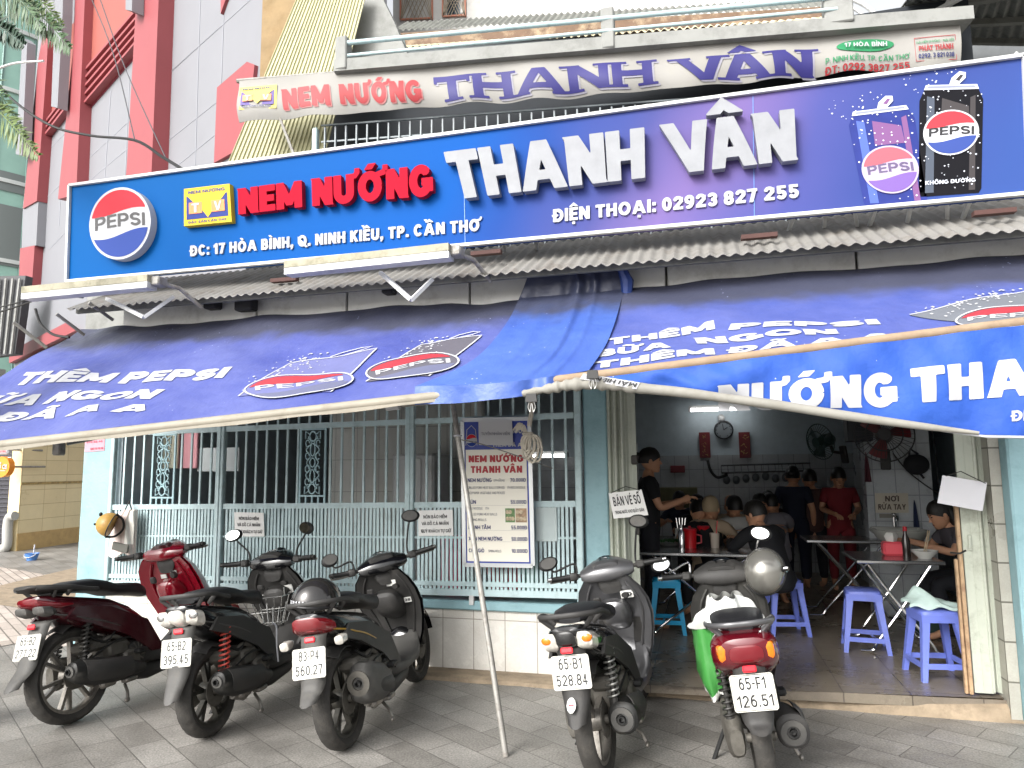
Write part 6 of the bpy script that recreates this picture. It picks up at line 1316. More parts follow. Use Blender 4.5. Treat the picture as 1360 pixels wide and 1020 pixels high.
    def lens(nm, secs, m, yc=0, n=3.0): mb = MB(); mb.loft([sring(x, z + tz, hw, hh, n, 24, yc, tilt=c.get('ltilt', -.3)) for x, z, hw, hh in secs]); return B(mb, nm, m)
    if tl == 'red':
        lens('tail_lamp', [(-.425, .695, .05, .022), (-.415, .695, .08, .034), (-.34, .68, .112, .045), (-.27, .67, .122, .04)], M_RLENS)
        for s_ in (-1, 1): lens('indicator', [(-.38, .60, .012, .012), (-.37, .60, .025, .02), (-.31, .605, .03, .022), (-.25, .61, .015, .012)], M_CLENS, s_ * .16)
    elif tl == 'clear':
        lens('tail_lamp', [(-.425, .69, .03, .02), (-.415, .69, .05, .034), (-.35, .675, .062, .04), (-.31, .67, .06, .03)], c.get('midlens', M_DRLENS))
        for s_ in (-1, 1): ind = lens('indicator', [(-.40, .685, .02, .018), (-.39, .685, .042, .036), (-.30, .672, .055, .044), (-.22, .665, .02, .03)], M_CLENS, s_ * .085); mb = MB(); mb.ell((-.385, s_ * .10, .692 + tz), (.025, .03, .022)); B(mb, 'bulb_cover', M_OLENS if c.get('orange') else M_CHR, ind)
    elif tl == 'cowl':
        lens('tail_lamp', [(-.42, .67, .045, .025), (-.41, .67, .075, .038), (-.35, .665, .09, .05), (-.3, .66, .08, .045)], M_DRLENS)
        for s_ in (-1, 1): lens('indicator', [(-.395, .675, .012, .02), (-.385, .677, .026, .036), (-.32, .68, .038, .042), (-.26, .675, .03, .03)], M_OLENS, s_ * .098)
    elif tl == 'slim':
        lens('tail_lamp', [(-.45, .715, .03, .012), (-.44, .712, .08, .022), (-.36, .69, .11, .03), (-.24, .68, .132, .028), (-.12, .68, .142, .012)], M_DRLENS)
        for s_ in (-1, 1): lens('indicator', [(-.43, .665, .02, .012), (-.42, .663, .045, .022), (-.34, .655, .06, .03), (-.24, .65, .03, .012)], M_PLASG, s_ * .07)
    # rear fender with plate
    px_, pz_, ptilt = c.get('plate_pos', (-.43, .505, 24)); fl = c.get('fend', .25)
    fw = c.get('fendhw', .072); tn = math.tan(R(ptilt)) / c.get('tk', .7)
    path = smooth_path([(-.20, 0, .60 + tz), (px_ + .13 * tn, 0, pz_ + .12), (px_ + .05 * tn, 0, pz_ + .05), (px_ - .05 * tn, 0, pz_ - .05), (px_ - .10 * tn, 0, pz_ - .11), (px_ - .19 * tn - .02, 0, lerp(pz_ - .11, fl, .55)), (px_ - .22 * tn - .05, 0, fl)], 5)
    hwf = lambda q: fw * lerp(1.25, 1.0, sstep(0, .3, q)) * lerp(1, .62, sstep(.55, 1, q)) * (1 if q < .97 else .8)
    def fsurf(u, v):
        k = v * (len(path) - 1); i = min(int(k), len(path) - 2); p = lerp(path[i], path[i + 1], k - i); s_ = 2 * u - 1
        return V(p.x + .05 * abs(s_) ** 4 - .006 * (1 - s_ * s_), s_ * hwf(v), p.z + (.012 * (s_ * s_) if v > .97 else 0))
    mb = MB(); mb.grid(fsurf, 14, 40, thick=.008, tdir=(1, 0, 0))
    fb = c.get('fendw', 0)
    B(mb, 'rear_fender', c.get('fendm', M_PLASG))
    Mt = Matrix.Rotation(R(ptilt), 3, 'Y'); pc = V(px_ - .016, 0, pz_); pf = lambda y_, z_, o=0: pc + Mt @ V(-o, -y_, z_)
    mb = MB(); ww, hh = .095, .07; cr_ = .012; C = []
    for sx, sz, a0 in ((1, 1, 0), (-1, 1, 90), (-1, -1, 180), (1, -1, 270)):
        for k in range(4): a = R(a0 + 30 * k); C.append((sx * (ww - cr_) + cr_ * math.cos(a), sz * (hh - cr_) + cr_ * math.sin(a)))
    mb.add([pf(a, b_, .004) for a, b_ in C] + [pf(a, b_, -.002) for a, b_ in C], [tuple(range(16)), tuple(range(31, 15, -1))] + [(i, (i + 1) % 16, 16 + (i + 1) % 16, 16 + i) for i in range(16)]); 
    plt_ = B(mb, 'licence_plate', M_PLATE)
    mb = MB(); nrm = Mt @ V(-1, 0, 0)
    l1, l2 = c['plate']
    put_text(mb, l1, None, n=nrm, lift=.0015, fn=lambda u, v: pf(lerp(-.058, .058, u), .012 + .045 * v, .004), t=.15, rows=26, wd=.9, track=.14); put_text(mb, l2, None, n=nrm, lift=.0015, fn=lambda u, v: pf(lerp(-.078, .078, u), -.054 + .045 * v, .004), t=.15, rows=26, wd=.9, track=.14)
    ribbon(mb, [pf(a * .95, b_ * .94, .004) for a, b_ in C], .002, nrm, .001, 0, True); B(mb, 'plate_lettering', M_BLKPR, plt_)
    mb = MB(); rz = pz_ + .095; mb.box((px_ + c.get('refx', .035), 0, rz + c.get('refz', .005)), (.02, .06, .026), bev=.005, rot=Mt); B(mb, 'reflector', c.get('refm', M_RREF))
    if c.get('fsticker'):
        mb = MB(); f_ = lambda a, b_: V(px_ - .035 - .055 * (1 - b_) - .018, -(a - .5) * .045 + .01, pz_ - .15 + .05 * b_); flat(mb, [f_(.5 + .5 * math.cos(a), .5 + .55 * math.sin(a)) for a in [2 * math.pi * k / 10 for k in range(10)]], (-1, 0, .4), .012, 0); flat(mb, [f_(.2, .42), f_(.8, .42), f_(.8, .58), f_(.2, .58)], (-1, 0, .4), .014, 1); B(mb, 'round_sticker', [M_STICK, M_RREF])
    # leg shield, apron
    def xs(z): return 1.07 - (z - .3) * .20
    HW = c.get('shieldw') or [(.30, .14), (.40, .185), (.52, .215), (.64, .235), (.76, .23), (.86, .20), (.93, .15), (.97, .08)]
    ri_ = []; ro = []
    N_ = 18
    for z, hw in HW:
        bul = .06 + .15 * math.sin(max(0, min(1, (z - .25) / .75)) * 3.0)
        ring = [V(xs(z) - .045 * (u * u) + .012, u * hw, z) for u in np.linspace(-1, 1, N_)] + [V(xs(z) - .045 * (u * u) + .02 + bul * (1 - u * u) ** .75, u * hw, z) for u in np.linspace(1, -1, N_)[1:-1]]
        ro.append(ring)
        ri_.append([V(xs(z) - .045 * (u * u), u * hw * .93, z) for u in np.linspace(-1, 1, N_)] + [V(xs(z) - .045 * (u * u) + .011, u * hw * .93, z) for u in np.linspace(1, -1, N_)[1:-1]])
    mb = MB(); mb.loft(ro); B(mb, 'front_apron', front)
    mb = MB(); mb.loft(ri_[:-1]); B(mb, 'leg_shield', inner)
    for s_ in (-1, 1):
        mb = MB(); mb.tube(smooth_path([(xs(z) - .045 * (y / hw) ** 2 - .004, s_ * y, z) for z, y, hw in ((.34, .09, .15), (.5, .135, .21), (.66, .17, .235), (.8, .155, .225), (.9, .11, .18))], 5), .012, 8, squash=.8); B(mb, 'shield_ridge', inner)
        mb = MB(); mb.loft([[V(xs(z) - .045 * (y / hw) ** 2 - .007 + dx, s_ * (y + dy), z + dz) for dx, dy, dz in ((0, -.04, 0), (0, .035, 0), (.02, .035, 0), (.02, -.04, 0))] for z, y, hw, dz in ((.42, .10, .19, 0), (.56, .125, .22, 0), (.6, .125, .225, 0))], 0, False); B(mb, 'inner_pocket', M_PLAS)
    # glove box bulge, keyhole block, hook
    mb = MB(); mb.loft([sring(x, z, hw, hh, 3, 18) for x, z, hw, hh in ((.86, .66, .05, .06), (.885, .665, .085, .09), (.94, .66, .10, .12), (1.0, .64, .09, .12))]); B(mb, 'glove_box', inner)
    mb = MB(); mb.lathe([(0, .012), (.02, .012), (.024, 0), (.024, -.02)], (.885, -.10, .80), (-1, 0, 0), 16); B(mb, 'ignition_lock', M_PLAS); mb = MB(); mb.box((.875, .08, .78), (.03, .05, .05), bev=.01); B(mb, 'bag_hook', M_PLAS)
    if c.get('stickers'):
        for (yy, zz, w_, h_, rot_, tx) in c['stickers']:
            mb = MB(); x_ = xs(zz) - .045 * (yy / .2) ** 2 - .006; f_ = lambda a, b_: V(x_ - .012, yy - a, zz + b_); mb.box((x_ - .004, yy, zz), (.008, w_, h_), m=0)
            if tx: put_text(mb, tx, None, n=(-1, 0, 0), lift=0, m=1, fn=lambda u, v: V(x_ - .0105, yy + w_ * .4 - w_ * .8 * u, zz - h_ * .25 + h_ * .5 * v), t=.2, rows=16)
            B(mb, 'sticker', [M_STICK, M_BLKPR])
    # front fender, fork
    mb = MB(); mb.grid(lambda u, v: V(WB + (rf + .03) * math.cos(R(lerp(10, 165, u))), lerp(-.065, .065, v), rf + (rf + .03 - .03 * (abs(v - .5) * 2) ** 2) * math.sin(R(lerp(10, 165, u)))), 20, 8, thick=.006, tdir=(0, 0, -1)); B(mb, 'front_fender', front, warp=False)
    mb = MB()
    for s_ in (-1, 1): mb.tube([(WB, s_ * .075, rf), (1.12, s_ * .075, .58)], .02, 8)
    mb.tube([(1.12, 0, .52), (.985, 0, .92)], .03, 10); B(mb, 'front_fork', M_SPRB)
    # steering group
    steer = c.get('steer', 0); axp = V(1.0, 0, .9); axd = V(-.33, 0, .944); Ms = Matrix.Rotation(R(steer), 4, axd)
    def BS(mb, nm, m, parent=t):
        for v in mb.v: v.xyz = axp + (Ms @ (v - axp).to_4d()).to_3d()
        return B(mb, nm, m, parent)
    hc_ = c.get('head', front); hw0 = c.get('headw', .17)
    mb = MB(); rings = []
    for yy, xr, zr_, xc, zc in ((-hw0, .035, .028, .955, .975), (-hw0 * .85, .06, .042, .965, .975), (-.08, .10, .06, .985, .985), (0, .115, .07, .995, .985), (.08, .10, .06, .985, .985), (hw0 * .85, .06, .042, .965, .975), (hw0, .035, .028, .955, .975)):
        rings.append([V(xc + math.copysign(abs(math.cos(a)) ** .8, math.cos(a)) * xr, yy, zc + math.copysign(abs(math.sin(a)) ** .8, math.sin(a)) * zr_ + .25 * (math.cos(a) * xr)) for a in [2 * math.pi * j / 24 for j in range(24)]])
    mb.loft(rings); BS(mb, 'handlebar_cover', hc_)
    mb = MB(); mb.loft([sring(x, z, hw, hh, 2.8, 20, tilt=-.4) for x, z, hw, hh in ((.905, .985, .05, .03), (.91, .985, .085, .045), (.95, .992, .10, .055), (.96, .99, .09, .05))]); BS(mb, 'rear_cowl', c.get('cowl', M_PLAS))
    mb = MB(); mb.grid(lambda u, v: V(lerp(.925, 1.05, v), lerp(-.085, .085, u) * (1 - .25 * v), lerp(1.032, 1.072, v) - .02 * (2 * u - 1) ** 2), 10, 6, thick=.006, tdir=(0, 0, -1)); ds = BS(mb, 'dashboard', mat('dash_glass', '#14171c', .08, spec=.8))
    mb = MB(); mb.lathe([(.028, 0), (.034, 0), (.034, .003), (.028, .003)], (.97, 0, 1.05), (-.3, 0, 1), 24); BS(mb, 'gauge_ring', M_CHR, ds)
    mb = MB(); mb.loft([sring(x, z, hw, hh, 2.6, 20) for x, z, hw, hh in ((1.06, .98, .09, .05), (1.11, .985, .085, .045), (1.13, .985, .06, .03))]); BS(mb, 'headlamp', M_CLENS)
    mb = MB(); mb.loft([sring(x, z, hw, hh, 3, 16) for x, z, hw, hh in ((.93, .86, .06, .04), (.94, .90, .075, .05), (.97, .94, .09, .05), (1.0, .93, .08, .04))]); BS(mb, 'steering_neck', M_PLAS)
    for s_ in (-1, 1):
        mb = MB(); mb.tube([(.955, s_ * (hw0 - .02), .978), (.925, s_ * .24, .985)], .013, 8); mb.box((.935, s_ * .215, .982), (.055, .06, .05), bev=.012); BS(mb, 'switch_pod', M_PLAS)
        mb = MB(); q0_, q1_ = V(.925, s_ * .245, .985), V(.885, s_ * .36, .985); mb.tube([q0_, q0_.lerp(q1_, .1), q0_.lerp(q1_, .95), q1_], [.02, .0165, .0165, .019], 12); gp_ = BS(mb, 'grip', M_BLACK)
        mb = MB(); mb.tube([q1_, q1_ + (q1_ - q0_).normalized() * .022], .014, 10); BS(mb, 'bar_end', M_CHR if c.get('chrome_end') else M_SPRB, gp_)
        mb = MB(); mb.tube(smooth_path([(.975, s_ * .20, .975), (.985, s_ * .25, .97), (.955, s_ * .33, .97), (.93, s_ * .37, .972)], 4), [.008] * 12 + [.01], 6, squash=.7); BS(mb, 'brake_lever', c.get('lever', M_RIM))
        if s_ in c.get('mirrors', (-1, 1)):
            mh = c.get('mirr', {}).get(s_, (.30, 1.19)); b0 = V(.955, s_ * .19, 1.0); hd = V(.93, s_ * mh[0], mh[1])
            mb = MB(); mb.tube(smooth_path([b0, b0 + V(.01, s_ * .012, .06), hd + V(.02, -s_ * .03, -.055), hd + V(.012, 0, -.01)], 5), .0065, 8); ms_ = BS(mb, 'mirror_stem', c.get('mstem', M_BLACK))
            Mr = Matrix.Rotation(s_ * R(12), 3, 'Z') @ Matrix.Rotation(R(c.get('mtilt', 8)), 3, 'Y') @ Matrix.Rotation(s_ * R(-14), 3, 'X')
            mb = MB(); mb.ell(hd + V(.01, 0, 0), (.022, .066, .044), rot=Mr, ex=.85, nu=24, nv=12); mr_ = BS(mb, 'mirror', M_BLACK)
            mb = MB(); ring = [hd + V(.01, 0, 0) + Mr @ V(-.0226, .052 * math.cos(a), .034 * math.sin(a)) for a in [2 * math.pi * k / 24 for k in range(24)]]; mb.add(ring, [tuple(range(24))]); BS(mb, 'mirror_glass', M_MIRR if c.get('glass', True) else M_PLASG, mr_)
    # side stand, pegs
    mb = MB(); mb.tube([(.42, .13, .2), (.36, .24, .02)], .011, 8); mb.box((.36, .245, .012), (.05, .03, .012), bev=.004); B(mb, 'side_stand', M_BLACK, warp=False)
    mb = MB(); mb.tube([(.30, -.12, .14), (.27, -.17, .10), (.25, -.19, .06)], .010, 8); mb.ell((.24, -.195, .055), (.022, .012, .016)); B(mb, 'kick_pedal', M_RIM, warp=False)
    for s_ in (-1, 1): mb = MB(); mb.box((.40, s_ * .17, .33), (.09, .05, .03), bev=.01); B(mb, 'foot_peg', M_BLACK)
    if c.get('sidetext'):
        mb = MB(); put_text(mb, c['sidetext'], None, n=(0, -1, 0), lift=0, fn=lambda u, v: V(lerp(-.12, .16, u), -.1455, lerp(.645, .60, u) + .02 * v), t=.2, rows=14); B(mb, 'side_lettering', M_WHITE)
    return t, B
def at(px, py): return Pz(px, py, .004)
s1, B1 = scooter('scooter', 'maroon and crimson scooter without mirrors, the one nearest the blue left pillar', at(95, 960), 2, -8, dict(body=M_MAROON, front=M_CRIM, inner=M_CRIM, head=M_CRIM, side=M_MAROON, lamp='slim', plate=('65-B2', '277.22'), rr=.285, tw=.05, tk=.6, drop=.0, rail='flat', shieldw=[(.30, .15), (.40, .20), (.52, .245), (.64, .27), (.76, .27), (.86, .245), (.93, .19), (.98, .10)], plate_pos=(-.44, .50, 28), fend=.29, muffler='long', mirrors=(), floor=M_PLAS, tailz=.02, stickers=[(.05, .80, .05, .03, 0, ''), (-.05, .82, .05, .03, 0, 'OFF')], steer=6, cowl=M_MAROON, shocks=(-1, 1), spokes=6))
s2, B2 = scooter('scooter', 'black scooter with red coil spring and a wire basket, parked next to the maroon one', at(279, 977), -4, -7, dict(body=M_GLOSS, front=M_GLOSS, lamp='clear', midlens=M_CLENS, plate=('65-B2', '395.45'), rr=.25, tw=.05, tk=.58, plate_pos=(-.42, .515, 20), fend=.28, spring=M_SPRR, muffler='long', sidetext='AIR BLADE'[:0], rim=M_RIMK, stickers=[(-.08, .74, .06, .07, 0, '')], steer=-4))
s3, B3 = scooter('scooter', 'black scooter with red tail lamp carrying a black half helmet on its seat', at(460, 993), -4, -9, dict(body=M_GLOSS, front=M_GLOSS, inner=M_PLAS, floor=M_PLASG, seam=mat('amber_stripe', '#a8842c', .4), lamp='red', plate=('83-P4', '560.27'), rr=.262, tw=.052, plate_pos=(-.42, .52, 20), fend=.34, muffler='boxy', mufm=M_PLASG, rim=M_RIMK, shocks=(1,), spokes=5, stickers=[(-.13, .66, .05, .045, 0, '28'), (-.05, .83, .07, .05, 0, '')], steer=26, glass=False, mirr={-1: (.28, 1.24), 1: (.34, 1.10)}))
s4, B4 = scooter('scooter', 'grey and black scooter with clear tail lamp, standing just right of the leaning pole', at(803, 1030), 4, -9, dict(body=M_GLOSS, front=M_SILV, inner=M_SILV, head=M_SILV, cowl=M_SILV, floor=M_SILV, tail=M_GLOSS, lamp='clear', orange=True, midlens=M_GLOSS, plate=('65-B1', '528.84'), rr=.268, tw=.046, refx=-.035, refz=-.004, plate_pos=(-.39, .555, 14), fend=.34, fendm=M_PLAS, spring=M_SPRS, muffler='round', brk=M_RIM, stickers=[(-.10, .80, .08, .06, 0, 'CD')], steer=10, chrome_end=True, fsticker=True, glass=False, split=False, spokes=3, mirr={-1: (.27, 1.24), 1: (.36, 1.09)}))
s5, B5 = scooter('scooter', 'red tailed scooter with orange indicators and a green bag, parked in the doorway', at(1022, 1052), -2, -8, dict(body=M_MAROON, front=M_PLASG, inner=M_PLASG, head=M_PLAS, tail=mat('deep_red_gloss', '#5a0a18', .16, coat=.8), side=M_MAROON, lamp='cowl', plate=('65-F1', '126.51'), rr=.25, tw=.043, refx=-.03, refz=-.004, plate_pos=(-.40, .525, 14), fend=.38, fendm=M_PLAS, muffler='round', mufm=M_PLAS, railm=M_SILV, rail='loop', shocks=(1,), steer=-6, chrome_end=True, mstem=M_CHR, lever=M_CHR, split=False, spokes=3, mirr={1: (.36, 1.06), -1: (.26, 1.2)}, stickers=[(.02, .72, .06, .03, 0, ''), (-.02, .80, .03, .03, 0, '')], tailsecs=[(-.41, .675, .06, .035), (-.385, .675, .115, .062), (-.30, .67, .15, .082), (-.15, .655, .155, .105), (.05, .62, .15, .13), (.22, .57, .14, .14), (.38, .5, .13, .16), (.52, .42, .115, .14), (.57, .38, .09, .11)]))
# accessories on the scooters
def on(t, p):
    return t.matrix_basis @ Vector(p)
bpy.context.view_layer.update()
def wpos(t, x, y, z):
    z0 = z; z = z + (.35 - x) * .05 * sstep(.35, .75, z0) - .05 * sstep(.6, .95, z0) * sstep(.5, .9, x); x = x - .10 * sstep(.45, .95, z0) * sstep(.55, .9, x) if x > .55 else x * .7 if x < 0 else x; M_ = Matrix.LocRotScale(t.location, t.rotation_euler, (1, 1, 1)); return M_ @ V(x, y, z)
helmet('helmet', 'glossy black half helmet with checkered band resting on the seat of the black scooter', wpos(s3, -.2, .0, .80), .128, mat('black_chrome_shell', '#3c3a39', .12, .6, coat=.8), rz=R(90 - 20), ry=R(4), strap=False, chk=True)
hp = wpos(s5, .93, -.24, .97)
h5 = helmet('helmet', 'silver half helmet hanging from the handlebar of the red tailed scooter', hp, .122, mat('silver_shell', '#8b8983', .22, .6, coat=.6), rz=R(60), ry=R(-70), rx=R(20), strap=True)
mb = MB()
for a in (-60, 60): mb.lathe([(0, .006), (.012, .006), (.014, 0)], (.10 * math.cos(R(a)), .10 * math.sin(R(a)), .055), (math.cos(R(a)), math.sin(R(a)), .6), 12)
mb.build('visor_stud', M_CHR, h5); mb = MB(); mb.box((.118, .02, .045), (.015, .05, .03), bev=.005); mb.build('dark_label', M_BLKPR, h5)
# wire basket in front of scooter 2, white rope
t = thing('wire_basket', 'bent chrome wire basket behind the leg shield of the black scooter with red spring', 'basket', tuple(wpos(s2, .78, 0, .56)), tuple(s2.rotation_euler)); mb = MB()
def bk(x, y, z): return V(x - .78, y, z - .56)
for z, w_, d in ((.68, .15, .10), (.58, .12, .07), (.49, .09, .05)): mb.tube([bk(.78 - d, -w_, z), bk(.78 + d, -w_, z), bk(.78 + d, w_, z), bk(.78 - d, w_, z)], .0035, 6, closed=True)
for i in range(6):
    y = lerp(-.15, .15, i / 5); mb.tube([bk(.68, y, .68), bk(.73, y * .6, .49)], .0028, 6); mb.tube([bk(.88, y, .68), bk(.83, y * .6, .49)], .0028, 6)
for i in range(3):
    d = lerp(-.1, .1, i / 2)
    for e in (-1, 1): mb.tube([bk(.78 + d, e * .15, .68), bk(.78 + d * .5, e * .09, .49)], .0028, 6)
mb.tube([bk(.70, -.16, .68), bk(.69, -.165, .74)], .0035, 6); mb.build('wires', mat('bright_wire', '#b8b8b6', .25, .8), t)
mb = MB(); w0 = [wpos(s2, x, y, z) for x, y, z in ((.56, -.13, .52), (.50, -.19, .50), (.47, -.20, .40), (.48, -.195, .28))]; mb.tube(smooth_path(w0, 6), .0055, 6); o = mb.build('cord', M_WHITE); tag(o, 'short white cord hanging down the side of the black scooter with the basket', 'cord')
# green shopping bag on scooter 5
bp_ = wpos(s5, .46, .15, .56); t = thing('shopping_bag', 'green and white plastic shopping bag wedged beside the red tailed scooter', 'bag', tuple(bp_), tuple(s5.rotation_euler)); mb = MB(); rng = random.Random(2); rings = []
for i, (z, rx, ry, ox) in enumerate(((-.24, .05, .02, 0), (-.22, .13, .06, 0), (-.12, .16, .085, 0), (.02, .16, .085, 0), (.14, .14, .075, .0), (.22, .15, .08, -.02), (.27, .17, .09, -.04))):
    rings.append([V(ox + rx * math.cos(a) * (1 + .13 * math.sin(a * 5 + i)), ry * math.sin(a) * (1 + .15 * math.sin(a * 7 + i * 2)), z + .02 * math.sin(a * 4 + i)) for a in [2 * math.pi * j / 36 for j in range(36)]])
mb.loft(rings[:5], 0, True, True); mb.build('green_side', mat('green_plastic', '#3a7d3a', .4, var=.1, vscale=8, bump=.4, bscale=18), t)
mb = MB(); rng = random.Random(8)
def crump(u, v):
    a = 2 * math.pi * u; r_ = lerp(.15, .06, v); return V(-.05 - .1 * v + r_ * 1.3 * math.cos(a) * (1 + .2 * math.sin(a * 3 + v * 5)), -.12 + r_ * 1.2 * math.sin(a) * (1 + .25 * math.sin(a * 5 - v * 4)), .15 + .16 * v + .012 * math.sin(a * 6 + v * 8))
mb.grid(crump, 48, 12); mb.build('white_top', mat('crumpled_white_plastic', '#cfd0cc', .35, var=.06, bump=.5, bscale=14), t)
mb = MB(); mb.loft([[p + V(0, 0, -.004) for p in rings[0]], [V(p.x * 1.02, p.y * 1.02, p.z) for p in rings[1]], [V(lerp(p.x, q_.x, .25), lerp(p.y, q_.y, .25), lerp(p.z, q_.z, .25)) * 1.01 for p, q_ in zip(rings[1], rings[2])]], 0, True, True); mb.build('white_base', MATS['crumpled_white_plastic'], t)
# ================================================================ inside the eatery
def stool(label, c, s=.30, h=.45, m=None, rz=0):
    t = thing('plastic_stool', label, 'stool', tuple(c), (0, 0, rz), 'plastic stools of the eatery'); a = s * .40; b_ = s * .54
    mb = MB(); rings = []
    for z, hw, n in ((h - .035, a + .004, 6), (h - .008, a, 6), (h, a - .012, 6)): rings.append([V(p.y, p.z, z) for p in sring(0, 0, hw, hw, n, 32)])
    mb.loft(rings); top = mb.build('seat', m, t)
    mb = MB(); mb.lathe([(0, .0006), (a * .55, .0006), (a * .6, -.002)], (0, 0, h), (0, 0, 1), 24); mb.build('seat_dimple', m, top)
    for sx in (-1, 1):
        for sy in (-1, 1):
            mb = MB(); R0 = [V(sx * a * .97 - (sx * .05 if i in (1, 2) else 0), sy * a * .97 - (sy * .05 if i in (2, 3) else 0), h - .03) for i in range(4)]; R1 = [V(sx * b_ - (sx * .032 if i in (1, 2) else 0), sy * b_ - (sy * .032 if i in (2, 3) else 0), 0) for i in range(4)]
            mb.hull(R0 + R1); mb.build('leg', m, t)
    mb = MB(); z0 = .10; q = lerp(b_, a, z0 / h) - .008
    for k in range(4):
        x0, y0, x1, y1 = ((-q, -q, q, -q), (q, -q, q, q), (q, q, -q, q), (-q, q, -q, -q))[k]; mb.beam((x0, y0, z0), (x1, y1, z0), .012, .035)
    mb.build('stretcher', m, t)
    mb = MB()
    for k in range(4):
        x0, y0, x1, y1 = ((-a, -a, a, -a), (a, -a, a, a), (a, a, -a, a), (-a, a, -a, -a))[k]; mb.beam((x0, y0, h - .05), (x1, y1, h - .05), .008, .05)
    mb.build('apron', m, t); return t
M_PURP = mat('lilac_plastic', '#7282d8', .35, var=.04, vscale=5, dirt='#5a5c90', dscale=8, damt=.25); M_CYAN = mat('cyan_plastic', '#16a3d6', .35, var=.04); M_REDS = mat('red_plastic', '#b01f2e', .35)
def fl(px, py): return Pz(px, py, ZF)
stool('lilac stool with a pale cloth on its seat beside the rusty door rail', fl(1246, 898), .31, .45, M_PURP, R(8))
stool('lilac stool on the left of the steel table with the noodle bowl', fl(1150, 862), .31, .46, M_PURP, R(-6))
stool('lilac stool under the man in the black jacket', fl(1044, 840), .31, .46, M_PURP, R(10))
stool('bright cyan stool just inside the left folding door', fl(887, 838), .29, .46, M_CYAN, R(4))
stool('red stool deeper inside below the woman in the red shirt', fl(1180, 800), .3, .42, M_REDS)
M_STL = mat('brushed_table_steel', '#a9aaab', .25, .9, var=.06, vscale=12)
def table(label, c, w_, d, h, rz=0):
    t = thing('folding_table', label, 'table', tuple(c), (0, 0, rz), 'steel folding tables')
    mb = MB(); mb.box((0, 0, h - .014), (w_, d, .028), bev=.006); mb.build('tabletop', M_STL, t)
    for s_ in (-1, 1):
        y = s_ * (d / 2 - .05)
        for e in (-1, 1): mb = MB(); mb.tube(smooth_path([(e * (w_ * .36), y, h - .03), (0 + e * .01, y + .006 * e, h * .5), (-e * w_ * .3, y, .08), (-e * w_ * .36, y, .018), (-e * w_ * .5, y, .012)], 5), .0115, 8); mb.build('leg', M_CHR, t)
    mb = MB()
    for e in (-1, 1): mb.tube([(e * w_ * .3, -d / 2 + .05, .08), (e * w_ * .3, d / 2 - .05, .08)], .0105, 8)
    mb.build('cross_bar', M_CHR, t); return t
tc1 = fl(1195, 865); tz1 = .70
table('steel folding table with a noodle bowl and pink tissue box near the right folding door', (tc1.x + .02, tc1.y + .18, ZF), .62, .62, tz1, R(0))
tp2 = P(930, 742, 6.9); table('long steel folding table with red sauce pots behind the parked scooters', (tp2.x + .0, 7.1, ZF), 1.1, 1.5, .70)
tp3 = P(1118, 712, 7.6); table('steel folding table in front of the woman in the red shirt', (tp3.x + .06, 7.7, ZF), .8, .5, .72)
tt = V(tc1.x + .02, tc1.y + .18, ZF + tz1)
def item(name, label, cat, loc, parts, grp=None):
    t = thing(name, label, cat, tuple(loc), group=grp)
    for nm, mbf, m in parts: mb = MB(); mbf(mb); mb.build(nm, m, t)
    return t
bwl = P(1230, 763, tt.y - .12); bwl.z = tt.z
M_PORC = mat('white_porcelain', '#c9c9c4', .2, coat=.4)
item('noodle_bowl', 'white noodle bowl with chopsticks on the steel table', 'bowl', bwl, [('bowl', lambda m: m.lathe([(0, .0), (.045, 0), (.05, .008), (.092, .05), (.098, .062), (.094, .062), (.085, .048), (.04, .014), (0, .012)], (0, 0, 0), n=32), M_PORC), ('noodles', lambda m: m.lathe([(0, .05), (.05, .052), (.083, .044)], (0, 0, 0), n=24, mod=lambda k, j: .004 * math.sin(j * 3)), mat('broth', '#4a3526', .3, var=.4, vscale=60)), ('chopsticks', lambda m: (m.tube([(.0, .02, .04), (.05, .05, .21)], .004, 6), m.tube([(.015, .02, .04), (.058, .035, .21)], .004, 6)), mat('pale_wood', '#b9a78a', .6))])
tb = P(1187, 755, tt.y + .05); tb.z = tt.z
item('tissue_box', 'pink tissue box with a paper tuft on the steel table', 'tissue box', tb, [('box', lambda m: m.box((0, 0, .055), (.15, .11, .11), bev=.015), mat('coral_pink_plastic', '#d8505c', .4)), ('tissue', lambda m: m.loft([[V(r_ * math.cos(a) * (1 + .3 * math.sin(a * 3)), r_ * math.sin(a) * (1 + .3 * math.cos(a * 4)), z) for a in [2 * math.pi * j / 16 for j in range(16)]] for r_, z in ((.03, .105), (.045, .15), (.03, .18), (.005, .185))]), mat('tissue', '#d0d0cc', .8))])
sb2 = P(1200, 755, tt.y + .0); sb2.z = tt.z
item('sauce_bottle', 'slim dark sauce bottle beside the pink tissue box', 'bottle', sb2 + V(.03, 0, 0), [('bottle', lambda m: m.lathe([(0, 0), (.03, 0), (.032, .12), (.014, .18), (.014, .21), (0, .21)], (0, 0, 0), n=20), mat('dark_bottle', '#2a2422', .15)), ('cap', lambda m: m.lathe([(.016, .20), (.016, .235), (0, .235)], (0, 0, 0), n=16), M_REDS)])
